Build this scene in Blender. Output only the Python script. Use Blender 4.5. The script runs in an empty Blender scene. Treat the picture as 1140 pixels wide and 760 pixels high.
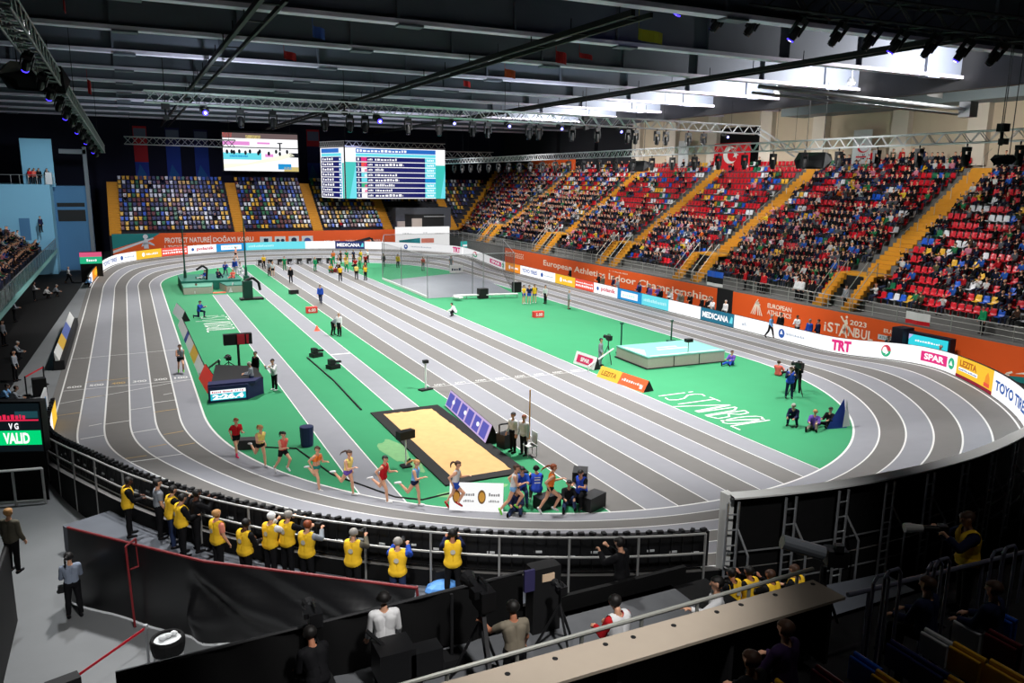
import bpy, bmesh, math, random
import numpy as np
from mathutils import Vector, Matrix
random.seed(7); np.random.seed(7)
SC = bpy.context.scene
COL = SC.collection
PI = math.pi

# ---------------------------------------------------------------- camera (image taken as 1140x760)
F_PX, YAW, PITCH, ROLL, CAM_H = 880.409, 0.450739, 0.202689, 0.0127597, 11.021
_cy, _sy, _cp, _sp = math.cos(YAW), math.sin(YAW), math.cos(PITCH), math.sin(PITCH)
FW = np.array([_sy*_cp, _cy*_cp, -_sp]); _r = np.array([_cy, -_sy, 0.0]); _u = np.cross(_r, FW)
RT = math.cos(ROLL)*_r + math.sin(ROLL)*_u; UP = -math.sin(ROLL)*_r + math.cos(ROLL)*_u
CAMP = np.array([0, 0, CAM_H])
cam_data = bpy.data.cameras.new('camera'); cam = bpy.data.objects.new('camera', cam_data); COL.objects.link(cam)
cam_data.sensor_width = 36.0; cam_data.lens = F_PX/1140*36; cam_data.clip_end = 600; cam_data.clip_start = .1
M = Matrix([[RT[i], UP[i], -FW[i], CAMP[i]] for i in range(3)] + [[0, 0, 0, 1]])
cam.matrix_world = M
SC.camera = cam

# ---------------------------------------------------------------- exposure, world, lights
SC.view_settings.view_transform = 'Standard'; SC.view_settings.look = 'None'
SC.view_settings.exposure = 0.0; SC.view_settings.gamma = 1.0; SC.view_settings.use_curve_mapping = False
SC.cycles.use_denoising = True
SC.cycles.max_bounces = 5; SC.cycles.diffuse_bounces = 2; SC.cycles.glossy_bounces = 2
SC.cycles.transparent_max_bounces = 16
SC.cycles.sample_clamp_indirect = 4
W = bpy.data.worlds.new('hall_world'); SC.world = W; W.use_nodes = True
W.node_tree.nodes['Background'].inputs[0].default_value = (0.55, 0.7, 1, 1)
W.node_tree.nodes['Background'].inputs[1].default_value = 0.0

def light_spot(name, loc, target, power, angle, blend=.6, radius=.5, color=(1, 1, 1)):
    d = bpy.data.lights.new(name, 'SPOT'); d.energy = power; d.spot_size = math.radians(angle); d.spot_blend = blend
    d.shadow_soft_size = radius; d.color = color
    o = bpy.data.objects.new(name, d); COL.objects.link(o); o.location = loc
    o.rotation_euler = (Vector(target)-Vector(loc)).to_track_quat('-Z', 'Y').to_euler()
    return o
# the hall's floodlights, hung from the lighting trusses over the track
for (lx, ly, pw) in [(5, 46, .95), (20, 32, .9), (33, 44, 1.35), (5, 70, .95), (20, 54, .95), (33, 70, 1.15), (20, 80, .85), (6, 96, 1.0), (33, 98, 1.0), (19, 104, .9)]:
    light_spot('floodlight_beam', (lx, ly, 16.6), (lx+(19-lx)*.15, ly+(60-ly)*.12, 0), 15200*pw, 112, .6, .7, (1, .985, .96))
for (lx, ly, tx, ty, pw, an) in [(34, 27, 32.5, 26, .95, 98), (20, 30, 19, 31, .8, 80), (8, 32, 8, 32, .35, 76)]:
    light_spot('bend_fill_beam', (lx, ly, 16.6), (tx, ty, 0), 13500*pw, an, .6, .6, (1, .985, .97))  # added to brighten the bends; no lamp modelled there
light_spot('bend_fill_beam', (30, 19.5, 16.4), (27.5, 17, 3), 4200, 62, .5, .5, (1, .985, .97))  # added to brighten the top edge of the board wall
# added spots, no lamps modelled, brightening the photographers' floor, the deck and the near tribune
for (lx, ly, tx, ty, pw) in [(2, 27, 1, 21, 1.0), (10, 25, 8.5, 18.5, 1.1)]:
    light_spot('near_fill_beam', (lx, ly, 16.6), (tx, ty, 0), 9500*pw, 62, .7, .4, (1, .985, .96))
light_spot('near_fill_beam', (1.5, 7, 15.8), (3.8, 20, 1), 8800, 46, .7, .35, (1, .99, .97))
light_spot('near_fill_beam', (9, 4, 15.8), (13, 15.5, 1.8), 5200, 34, .7, .35, (1, .99, .97))
light_spot('deck_fill_beam', (4.6, 4.6, 14.8), (4.8, 10.0, 4.2), 6000, 43, .7, .35, (1, .98, .95))  # added fill for the people on the deck and the table
light_spot('tribune_fill_beam', (10.5, 4, 16), (10.5, 4.6, 5), 280, 60, .8, .3, (1, .97, .92))  # dim added fill so the seat edges show
# added cool spots, no fixtures modelled, brightening the underside of the roof
for (lx, ly) in [(6, 52), (28, 52), (6, 86), (28, 86), (44, 66)]:
    light_spot('roof_fill_beam', (lx, ly, 13.5), (lx, ly+3, 20), 1700, 165, .8, .4, (.8, .9, 1))
# spots on the seated crowd of the long stand
for ly in (38, 60, 82, 102):
    light_spot('stand_floodlight_beam', (37, ly, 15.2), (53, ly, 6.0), 8200, 88, .8, .5, (1, .97, .95))
for ly in (30, 48, 66, 84, 102):
    light_spot('banner_fill_beam', (36.5, ly, 13.2), (44.2, ly, 1.2), 3000, 72, .8, .4, (1, .97, .94))  # added to brighten the orange banner, no lamp of its own
for lx in (8, 30):
    light_spot('far_stand_beam', (lx, 104, 15.0), (lx, 119, 6), 3000, 80, .8, .5, (.55, .55, 1))
light_spot('far_wall_fill_beam', (10, 97, 13), (10, 114.3, 1.5), 5200, 84, .7, .4, (1, .97, .93)); light_spot('far_wall_fill_beam', (29, 97, 13), (29, 114.3, 1.5), 5200, 84, .7, .4, (1, .97, .93))  # added pair of spots to brighten the far orange wall
# uplights under the roof along the long stand
for k, ly in enumerate((28.5, 37, 45.5, 54, 62.5, 71, 79.5)):
    light_spot('roof_uplight_beam', (47.6, ly+4.6, 18.75), (46.8, ly+8.4, 19.5), 7600, 140, .35, .2, (1, 1, .98))
light_spot('left_hall_beam', (-1.5, 30, 16), (-2, 22, 0), 5200, 70, .5, .4, (.95, .98, 1))
light_spot('left_stand_beam', (-3, 62, 15), (-10, 72, 3), 5000, 80, .7, .4, (1, .98, .95))
light_spot('blue_box_beam', (-4, 78, 14.5), (-8, 101, 8), 11000, 40, .6, .4, (.85, .95, 1))
light_spot('wall_wash_beam', (50, 38, 15.5), (60, 42, 15), 1100, 110, .7, .4, (1, .95, .88))
light_spot('wall_wash_beam', (50, 62, 15.5), (60, 64, 15), 1000, 110, .7, .4, (1, .95, .88))
light_spot('wall_wash_beam', (50, 86, 15.5), (60, 88, 15), 1200, 110, .7, .4, (1, .95, .88))

# ---------------------------------------------------------------- pixel -> place on a real plane (for layout only)
def ray(x, y): return FW + ((x-570)/F_PX)*RT - ((y-380)/F_PX)*UP
def at(x, y, z=0.0):
    d = ray(x, y); return Vector(CAMP + d*((z-CAM_H)/d[2]))
def atX(x, y, X):
    d = ray(x, y); return Vector(CAMP + d*(X/d[0]))
def atY(x, y, Y):
    d = ray(x, y); return Vector(CAMP + d*(Y/d[1]))
def proj(p):
    d = np.asarray(p, float)-CAMP; z = d @ FW
    return 570+F_PX*(d @ RT)/z, 380-F_PX*(d @ UP)/z

# ---------------------------------------------------------------- materials
def lin(c): return tuple((x/12.92 if x <= .04045 else ((x+.055)/1.055)**2.4) for x in c)
def rgb(r, g, b): return lin((r/255, g/255, b/255))
MATS = {}
def mat(name, c=(128, 128, 128), rough=.6, metal=0.0, noise=0.0, scale=8.0, emit=0.0, spec=.4, alpha=1.0, objcol=False):
    if name in MATS: return MATS[name]
    m = bpy.data.materials.new(name); m.use_nodes = True; nt = m.node_tree; b = nt.nodes['Principled BSDF']
    col = rgb(*c) + (1,)
    b.inputs['Base Color'].default_value = col; b.inputs['Roughness'].default_value = rough
    b.inputs['Metallic'].default_value = metal; b.inputs['Specular IOR Level'].default_value = spec
    if objcol:
        oi = nt.nodes.new('ShaderNodeObjectInfo'); nt.links.new(oi.outputs['Color'], b.inputs['Base Color'])
    if noise > 0:
        tc = nt.nodes.new('ShaderNodeTexCoord'); n = nt.nodes.new('ShaderNodeTexNoise'); n.inputs['Scale'].default_value = scale; n.inputs['Detail'].default_value = 5
        rr = nt.nodes.new('ShaderNodeMapRange'); rr.inputs[3].default_value = 1-noise; rr.inputs[4].default_value = 1+noise
        mx = nt.nodes.new('ShaderNodeMix'); mx.data_type = 'RGBA'; mx.blend_type = 'MULTIPLY'; mx.inputs[0].default_value = 1
        mx.inputs[6].default_value = col
        nt.links.new(tc.outputs['Object'], n.inputs['Vector']); nt.links.new(n.outputs[0], rr.inputs[0]); nt.links.new(rr.outputs[0], mx.inputs[7])
        nt.links.new(mx.outputs[2], b.inputs['Base Color'])
    if emit > 0:
        b.inputs['Emission Color'].default_value = col; b.inputs['Emission Strength'].default_value = emit
        b.inputs['Base Color'].default_value = (.01, .01, .01, 1)
    if alpha < 1: b.inputs['Alpha'].default_value = alpha
    m.diffuse_color = col
    MATS[name] = m
    return m
def led(name, c, s=1.0): return mat('led_'+name, c, .5, emit=s, spec=.1)
m_black = mat('black_matte', (16, 16, 18), .7, noise=.15)
m_steel = mat('grey_steel', (150, 152, 155), .4, .6)
m_rail = mat('painted_rail', (160, 160, 158), .45, .3)
m_dark = mat('dark_steel', (38, 38, 40), .5, .4)
m_alu = mat('bare_aluminium', (190, 192, 195), .35, .8)
m_white = mat('white_paint', (215, 216, 214), .6)
m_blackp = mat('black_plastic', (18, 18, 20), .45)
m_drape = mat('black_drape', (14, 14, 15), .75, noise=.3, scale=3, spec=.2)

# ---------------------------------------------------------------- object helpers
def wloc(o):
    v = Vector((0, 0, 0))
    while o is not None: v += Vector(o.location); o = o.parent
    return v
def props(o, label=None, cat=None, group=None, kind=None):
    if label: o['label'] = label
    if cat: o['category'] = cat
    if group: o['group'] = group
    if kind: o['kind'] = kind
    return o
def thing(name, label, cat, loc=(0, 0, 0), rz=0.0, group=None, kind=None):
    o = bpy.data.objects.new(name, None); COL.objects.link(o); o.location = loc; o.rotation_euler = (0, 0, rz); o.empty_display_size = .2
    return props(o, label, cat, group, kind)
def link_mesh(name, me, parent=None, loc=None):
    o = bpy.data.objects.new(name, me); COL.objects.link(o)
    if parent is not None: o.parent = parent
    if loc is not None: o.location = loc
    return o
def copy_tree(o, parent=None):
    c = o.copy(); COL.objects.link(c)
    if parent is not None: c.parent = parent
    for ch in list(o.children): copy_tree(ch, c)
    return c
class MB:
    """collects shapes (world or local coordinates) into one mesh"""
    def __init__(s): s.v = []; s.f = []; s.m = []; s.cur = 0
    def add(s, vs, fs, m=None):
        n = len(s.v); s.v.extend([tuple(p) for p in vs]); mi = s.cur if m is None else m
        for f in fs: s.f.append(tuple(i+n for i in f)); s.m.append(mi)
        return s
    def box(s, c, d, rz=0.0, m=None):
        x, y, z = d[0]/2, d[1]/2, d[2]/2; ca, sa = math.cos(rz), math.sin(rz); vs = []
        for a, b, e in ((-x, -y, -z), (x, -y, -z), (x, y, -z), (-x, y, -z), (-x, -y, z), (x, -y, z), (x, y, z), (-x, y, z)):
            vs.append((c[0]+a*ca-b*sa, c[1]+a*sa+b*ca, c[2]+e))
        return s.add(vs, [(0, 3, 2, 1), (4, 5, 6, 7), (0, 1, 5, 4), (1, 2, 6, 5), (2, 3, 7, 6), (3, 0, 4, 7)], m)
    def mm(s, a, b, m=None):
        return s.box([(a[i]+b[i])/2 for i in range(3)], [abs(b[i]-a[i]) for i in range(3)], 0, m)
    def tube(s, p, q, r, n=8, r2=None, cap=True, m=None):
        p, q = Vector(p), Vector(q); d = q-p
        if d.length < 1e-6: return s
        w = d.normalized(); a = w.cross(Vector((0, 0, 1)) if abs(w.z) < .95 else Vector((1, 0, 0))).normalized(); b = w.cross(a); r2 = r if r2 is None else r2
        vs = []
        for c, rr in ((p, r), (q, r2)):
            for k in range(n):
                t = 2*PI*k/n; vs.append(c+(a*math.cos(t)+b*math.sin(t))*rr)
        fs = [(k, (k+1) % n, n+(k+1) % n, n+k) for k in range(n)]
        if cap: fs += [tuple(range(n-1, -1, -1)), tuple(range(n, 2*n))]
        return s.add(vs, fs, m)
    def path(s, pts, r, n=6, m=None):
        for a, b in zip(pts[:-1], pts[1:]): s.tube(a, b, r, n, m=m)
        return s
    def beam(s, p, q, w, h, m=None):
        p, q = Vector(p), Vector(q); d = (q-p).normalized(); a = d.cross(Vector((0, 0, 1)))
        a = Vector((1, 0, 0)) if a.length < 1e-4 else a.normalized(); b = a.cross(d).normalized(); vs = []
        for c in (p, q):
            for i, j in ((-1, -1), (1, -1), (1, 1), (-1, 1)): vs.append(c+a*(i*w/2)+b*(j*h/2))
        return s.add(vs, [(3, 2, 1, 0), (4, 5, 6, 7), (0, 1, 5, 4), (1, 2, 6, 5), (2, 3, 7, 6), (3, 0, 4, 7)], m)
    def poly(s, pts, m=None): return s.add(pts, [tuple(range(len(pts)))], m)
    def slab(s, pts, z0, z1, m=None):
        n = len(pts); vs = [(p[0], p[1], z0) for p in pts]+[(p[0], p[1], z1) for p in pts]
        return s.add(vs, [tuple(range(n-1, -1, -1)), tuple(range(n, 2*n))]+[(i, (i+1) % n, n+(i+1) % n, n+i) for i in range(n)], m)
    def lathe(s, prof, c, n=16, m=None):
        vs = []; k = len(prof)
        for r, z in prof:
            for i in range(n): t = 2*PI*i/n; vs.append((c[0]+r*math.cos(t), c[1]+r*math.sin(t), c[2]+z))
        fs = [(j*n+i, j*n+(i+1) % n, (j+1)*n+(i+1) % n, (j+1)*n+i) for j in range(k-1) for i in range(n)]
        fs += [tuple(range(n-1, -1, -1)), tuple(range((k-1)*n, k*n))]
        return s.add(vs, fs, m)
    def ball(s, c, r, n=10, k=6, m=None):
        r = (r, r, r) if not hasattr(r, '__len__') else r; vs = [(c[0], c[1], c[2]-r[2])]
        for j in range(1, k):
            a = -PI/2+PI*j/k
            for i in range(n): t = 2*PI*i/n; vs.append((c[0]+r[0]*math.cos(a)*math.cos(t), c[1]+r[1]*math.cos(a)*math.sin(t), c[2]+r[2]*math.sin(a)))
        vs.append((c[0], c[1], c[2]+r[2])); L = len(vs)-1; fs = [(0, 1+(i+1) % n, 1+i) for i in range(n)]
        for j in range(k-2):
            fs += [(1+j*n+i, 1+j*n+(i+1) % n, 1+(j+1)*n+(i+1) % n, 1+(j+1)*n+i) for i in range(n)]
        fs += [(1+(k-2)*n+i, 1+(k-2)*n+(i+1) % n, L) for i in range(n)]
        return s.add(vs, fs, m)
    def mesh(s, name, mats, off=(0, 0, 0), smooth=False):
        me = bpy.data.meshes.new(name); off = Vector(off)
        me.from_pydata([(v[0]-off[0], v[1]-off[1], v[2]-off[2]) for v in s.v], [], s.f)
        mats = mats if isinstance(mats, (list, tuple)) else [mats]
        for q in mats: me.materials.append(q)
        if len(mats) > 1: me.polygons.foreach_set('material_index', s.m)
        if smooth: me.polygons.foreach_set('use_smooth', [True]*len(s.f))
        me.update(); return me
    def part(s, name, mats, parent, smooth=False, label=None):
        """geometry given in WORLD coordinates -> child of parent (parent unrotated)"""
        o = link_mesh(name, s.mesh(name, mats, wloc(parent), smooth), parent)
        if label: o['label'] = label
        return o
    def lpart(s, name, mats, parent, smooth=False, label=None):
        """geometry given in the parent's LOCAL coordinates"""
        o = link_mesh(name, s.mesh(name, mats, (0, 0, 0), smooth), parent)
        if label: o['label'] = label
        return o
    def solo(s, name, mats, label, cat, loc=None, group=None, kind=None, smooth=False):
        if loc is None:
            a = np.array(s.v); loc = ((a[:, 0].min()+a[:, 0].max())/2, (a[:, 1].min()+a[:, 1].max())/2, a[:, 2].min())
        o = link_mesh(name, s.mesh(name, mats, loc, smooth), None, loc)
        return props(o, label, cat, group, kind)
TMP = bpy.data.scenes.new('workbench')
def evaluated(ob):
    TMP.collection.objects.link(ob)
    with bpy.context.temp_override(scene=TMP, view_layer=TMP.view_layers[0]):
        dg = bpy.context.evaluated_depsgraph_get(); dg.update(); ev = ob.evaluated_get(dg); me = bpy.data.meshes.new_from_object(ev, depsgraph=dg)
    TMP.collection.objects.unlink(ob); bpy.data.objects.remove(ob); return me
_TX = {}
def text_geo(s, bold=0.0):
    k = (s, bold)
    if k in _TX: return _TX[k]
    cu = bpy.data.curves.new('lettering', 'FONT'); cu.body = s; cu.size = 1.0; cu.resolution_u = 3; cu.offset = bold
    me = evaluated(bpy.data.objects.new('lettering', cu))
    v = np.array([tuple(p.co) for p in me.vertices])[:, :2]; f = [tuple(p.vertices) for p in me.polygons]
    v -= v.min(0); w, h = v.max(0)
    bpy.data.meshes.remove(me); _TX[k] = (v, f, w, h)
    return _TX[k]
def put_text(mb, s, fn, u0, u1, v0, v1, m=None, bold=.02):
    """stretch lettering into the rectangle (u0..u1, v0..v1) mapped by fn(u, v)"""
    v, f, w, h = text_geo(s, bold)
    mb.add([fn(u0+p[0]/w*(u1-u0), v0+p[1]/h*(v1-v0)) for p in v], f, m)
def plane_fn(o, ux, uy): 
    o, ux, uy = Vector(o), Vector(ux), Vector(uy)
    return lambda u, v: o+ux*u+uy*v
def disc(mb, fn, cu, cv, r, m=None, n=18, rv=None, a0=0, a1=2*PI):
    rv = rv or r
    mb.poly([fn(cu+r*math.cos(a0+(a1-a0)*k/n), cv+rv*math.sin(a0+(a1-a0)*k/n)) for k in range(n + (0 if a1-a0 > 6.2 else 1))], m)
def rect(mb, fn, u0, u1, v0, v1, m=None):
    n = 8 if hasattr(fn, 'over') and u1-u0 > .1 else 1
    for i in range(n):
        a, b = u0+(u1-u0)*i/n, u0+(u1-u0)*(i+1)/n; mb.poly([fn(a, v0), fn(b, v0), fn(b, v1), fn(a, v1)], m)
# ---------------------------------------------------------------- people: one continuous surface grown from a posed skeleton
SKIN = {'light': mat('skin_light', (214, 160, 130), .5), 'mid': mat('skin_mid', (180, 120, 92), .5), 'dark': mat('skin_dark', (96, 60, 45), .5)}
HAIR = {'black': mat('hair_black', (20, 17, 16), .6), 'brown': mat('hair_brown', (66, 42, 28), .6), 'blond': mat('hair_blond', (176, 130, 78), .6), 'grey': mat('hair_grey', (150, 146, 140), .6), 'red': mat('hair_red', (130, 62, 30), .6), 'white': mat('cap_white', (225, 225, 225), .7)}
m_ltgrey_ = mat('print_badge', (190, 186, 170), .7); m_eye = mat('eye_dark', (30, 22, 20), .3); m_lip = mat('lip', (150, 70, 66), .5)
def V(*a): return Vector(a)
def skeleton(lean=.05, hipL=(0, .04), hipR=(0, .04), kneeL=0, kneeR=0, shL=(0, .12), shR=(0, .12), elL=.15, elR=.15, inL=0., inR=0., nod=0., turn=0., footL=0., footR=0., grip=.35):
    """a list of tapered capsules: (a, ra, b, rb, region); facing +Y, up +Z"""
    S = []; P = V(0, 0, 0); U = V(0, math.sin(lean), math.cos(lean)); R = V(1, 0, 0); Fd = V(0, math.cos(lean), -math.sin(lean))
    S.append((P-R*.065, .112, P+R*.065, .112, 'pelvis'))
    for s in (-1, 1):
        S.append((P+R*s*.05+U*.06-Fd*.01, .1, P+R*s*.045+U*.2, .098, 'belly'))
        S.append((P+R*s*.06+U*.22, .098, P+R*s*.085+U*.37, .104, 'chest'))
    N = P+U*.5; S.append((N-U*.075-R*.13-Fd*.01, .064, N-U*.075+R*.13-Fd*.01, .064, 'shoulders'))
    S.append((N-U*.05, .062, N+U*.07, .051, 'neck'))
    hu = (U*math.cos(nod)+Fd*math.sin(nod)).normalized(); hf = (Fd*math.cos(nod)-U*math.sin(nod)); hr = R
    hf, hr = (hf*math.cos(turn)-hr*math.sin(turn)), (hr*math.cos(turn)+hf*math.sin(turn))
    H = N+U*.07+hu*.115
    S.append((H+hu*.02-hf*.02, .094, H+hu*.015+hf*.02, .09, 'head')); S.append((H-hu*.03+hf*.02, .078, H-hu*.085+hf*.045, .045, 'head'))
    S.append((H+hf*.095-hu*.005, .012, H+hf*.115-hu*.035, .017, 'head'))
    for s in (-1, 1): S.append((H+hr*s*.092-hu*.03, .016, H+hr*s*.096+hu*.015, .02, 'head'))
    info = dict(H=H, hu=hu, hf=hf, hr=hr, N=N, U=U, F=Fd, R=R, P=P)
    for s, sh, el, inn, nm in ((-1, shL, elL, inL, 'L'), (1, shR, elR, inR, 'R')):
        a, b = sh; A = N-U*.075+R*s*.175
        d1 = (U*(-math.cos(a)*math.cos(b))+Fd*(math.sin(a)*math.cos(b))+R*s*math.sin(b)).normalized()
        E_ = A+d1*.285; a2 = a+el; b2 = b*.5-inn
        d2 = (U*(-math.cos(a2)*math.cos(b2))+Fd*(math.sin(a2)*math.cos(b2))+R*s*math.sin(b2)).normalized(); Wr = E_+d2*.245
        S.append((A, .056, E_, .041, 'uparm'+nm)); S.append((E_, .043, Wr, .028, 'forearm'+nm))
        sd = d2.cross(Fd if abs(d2.dot(Fd)) < .8 else U).normalized(); pn = sd.cross(d2).normalized()
        if pn.dot(U) > 0: pn = -pn
        K = Wr+d2*.085
        S.append((Wr+d2*.01, .026, K-sd*.022, .02, 'hand'+nm)); S.append((Wr+d2*.01, .026, K+sd*.022, .02, 'hand'+nm))
        for i, (o, L) in enumerate(((-.03, .068), (-.01, .078), (.01, .073), (.03, .056))):
            k0 = K+sd*o; f1 = (d2*math.cos(grip)+pn*math.sin(grip)); f2 = (d2*math.cos(grip*2.4)+pn*math.sin(grip*2.4))
            k1 = k0+f1*L*.55; S.append((k0, .0105, k1, .0095, 'hand'+nm)); S.append((k1, .0095, k1+f2*L*.55, .0085, 'hand'+nm))
        t0 = Wr+d2*.03-sd*.024; td = (d2*.75-sd*.55+pn*.35).normalized(); S.append((t0, .014, t0+td*.045, .011, 'hand'+nm)); S.append((t0+td*.045, .011, t0+td*.045+(td+pn*.4).normalized()*.03, .009, 'hand'+nm))
        info['wrist'+nm] = Wr; info['hand'+nm] = K
    for s, hp, kn, ft, nm in ((-1, hipL, kneeL, footL, 'L'), (1, hipR, kneeR, footR, 'R')):
        a, b = hp; A = P+V(s*.088, 0, -.03)
        d1 = V(s*math.sin(b), math.sin(a)*math.cos(b), -math.cos(a)*math.cos(b)); K = A+d1*.41
        a2 = a-kn; d2 = V(s*math.sin(b)*.6, math.sin(a2)*math.cos(b*.6), -math.cos(a2)*math.cos(b*.6)).normalized(); An = K+d2*.4
        S.append((A, .086, K, .054, 'thigh'+nm)); bl = V(0, -math.cos(a2), -math.sin(a2))
        S.append((K, .054, K+d2*.14+bl*.012, .056, 'shin'+nm)); S.append((K+d2*.12+bl*.012, .056, An, .036, 'shin2'+nm))
        fa = a2+PI/2+ft; fd = V(0, math.sin(fa), -math.cos(fa)); sole = An+d2*.035
        S.append((sole-fd*.045, .038, sole+fd*.08, .036, 'foot'+nm)); S.append((sole+fd*.08, .036, sole+fd*.165-V(0, 0, 0), .028, 'foot'+nm))
        info['knee'+nm] = K; info['ankle'+nm] = An
    return S, info
def capsule_np(a, ra, b, rb, n=10):
    a, b = np.array(a), np.array(b); d = b-a; L = np.linalg.norm(d); w = d/L if L > 1e-6 else np.array([0, 0, 1.])
    x = np.cross(w, [0, 0, 1.]); x = np.cross(w, [0, 1., 0]) if np.linalg.norm(x) < .1 else x; x /= np.linalg.norm(x); y = np.cross(w, x)
    rings = [(a-w*ra*.98, ra*.18), (a-w*ra*.72, ra*.7), (a-w*ra*.3, ra*.955), (a, ra), ((a+b)/2, (ra+rb)/2), (b, rb), (b+w*rb*.3, rb*.955), (b+w*rb*.72, rb*.7), (b+w*rb*.98, rb*.18)]
    t = np.linspace(0, 2*PI, n, endpoint=False); c = np.outer(np.cos(t), x)+np.outer(np.sin(t), y)
    v = np.concatenate([p+r*c for p, r in rings]); k = len(rings)
    f = [(j*n+i, j*n+(i+1) % n, (j+1)*n+(i+1) % n, (j+1)*n+i) for j in range(k-1) for i in range(n)]+[tuple(range(n-1, -1, -1)), tuple(range((k-1)*n, k*n))]
    return v, f
def grow(S, voxel, decim=0):
    mb = MB()
    for a, ra, b, rb, reg in S:
        v, f = capsule_np(a, ra, b, rb); mb.add(v, f)
    ob = bpy.data.objects.new('body', mb.mesh('body', m_black))
    md = ob.modifiers.new('r', 'REMESH'); md.mode = 'VOXEL'; md.voxel_size = voxel; md.use_smooth_shade = True
    sm = ob.modifiers.new('s', 'SMOOTH'); sm.factor = .5; sm.iterations = 1
    if decim: d = ob.modifiers.new('d', 'DECIMATE'); d.ratio = decim
    me = evaluated(ob); me.name = 'body'
    return me
def regions(me, S):
    n = len(me.polygons); c = np.empty(n*3); me.polygons.foreach_get('center', c); c = c.reshape(-1, 3)
    best = np.full(n, 1e9); idx = np.zeros(n, int); tt = np.zeros(n)
    for i, (a, ra, b, rb, reg) in enumerate(S):
        a, b = np.array(a), np.array(b); d = b-a; L2 = max(d @ d, 1e-9); t = np.clip(((c-a) @ d)/L2, 0, 1)
        q = np.linalg.norm(c-(a+t[:, None]*d), axis=1)-(ra+(rb-ra)*t)
        m = q < best; best[m] = q[m]; idx[m] = i; tt[m] = t[m]
    return c, idx, tt
TORSO = {'belly': (0, 1), 'chest': (0, 1), 'shoulders': (0, 1)}
def arms(t0, t1=0): 
    d = {}
    for s in 'LR':
        d['uparm'+s] = (0, t0)
        if t1: d['forearm'+s] = (0, t1)
    return d
def legs(t0, t1=0, t2=0):
    d = {'pelvis': (0, 1)}
    for s in 'LR':
        d['thigh'+s] = (0, t0)
        if t1: d['shin'+s] = (0, t1)
        if t2: d['shin2'+s] = (0, t2)
    return d
GAR = {'singlet': ({**TORSO}, .007), 'crop_top': ({'chest': (.25, 1), 'shoulders': (.25, .75)}, .007), 'tshirt': ({**TORSO, **arms(.62)}, .018), 'jacket': ({**TORSO, 'pelvis': (0, 1), **arms(1, .95)}, .026), 'shirt': ({**TORSO, **arms(1, .9)}, .018),
       'shorts': (legs(.42), .012), 'briefs': (legs(.12), .006), 'trousers': (legs(1, 1, .97), .018), 'vest': ({**TORSO, 'pelvis': (0, 1)}, .046), 'shoe': ({'footL': (0, 1), 'footR': (0, 1)}, .006), 'sock': ({'shin2L': (.55, 1), 'shin2R': (.55, 1), 'footL': (0, 1), 'footR': (0, 1)}, .004)}
def clothes_mesh(me, S, c, idx, tt, name, reg, off, extra=None):
    ok = np.zeros(len(idx), bool)
    for i, s in enumerate(S):
        if s[4] in reg:
            lo, hi = reg[s[4]]; ok |= (idx == i) & (tt >= lo) & (tt <= hi)
    if extra is not None: ok &= extra
    fs = [tuple(me.polygons[int(i)].vertices) for i in np.nonzero(ok)[0]]
    if not fs: return None
    used = sorted({v for f in fs for v in f}); mp = {v: k for k, v in enumerate(used)}
    vs = [me.vertices[v].co+me.vertices[v].normal*off for v in used]
    m2 = bpy.data.meshes.new(name); m2.from_pydata(vs, [], [tuple(mp[v] for v in f) for f in fs]); m2.polygons.foreach_set('use_smooth', [True]*len(fs)); m2.update()
    return m2
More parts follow.
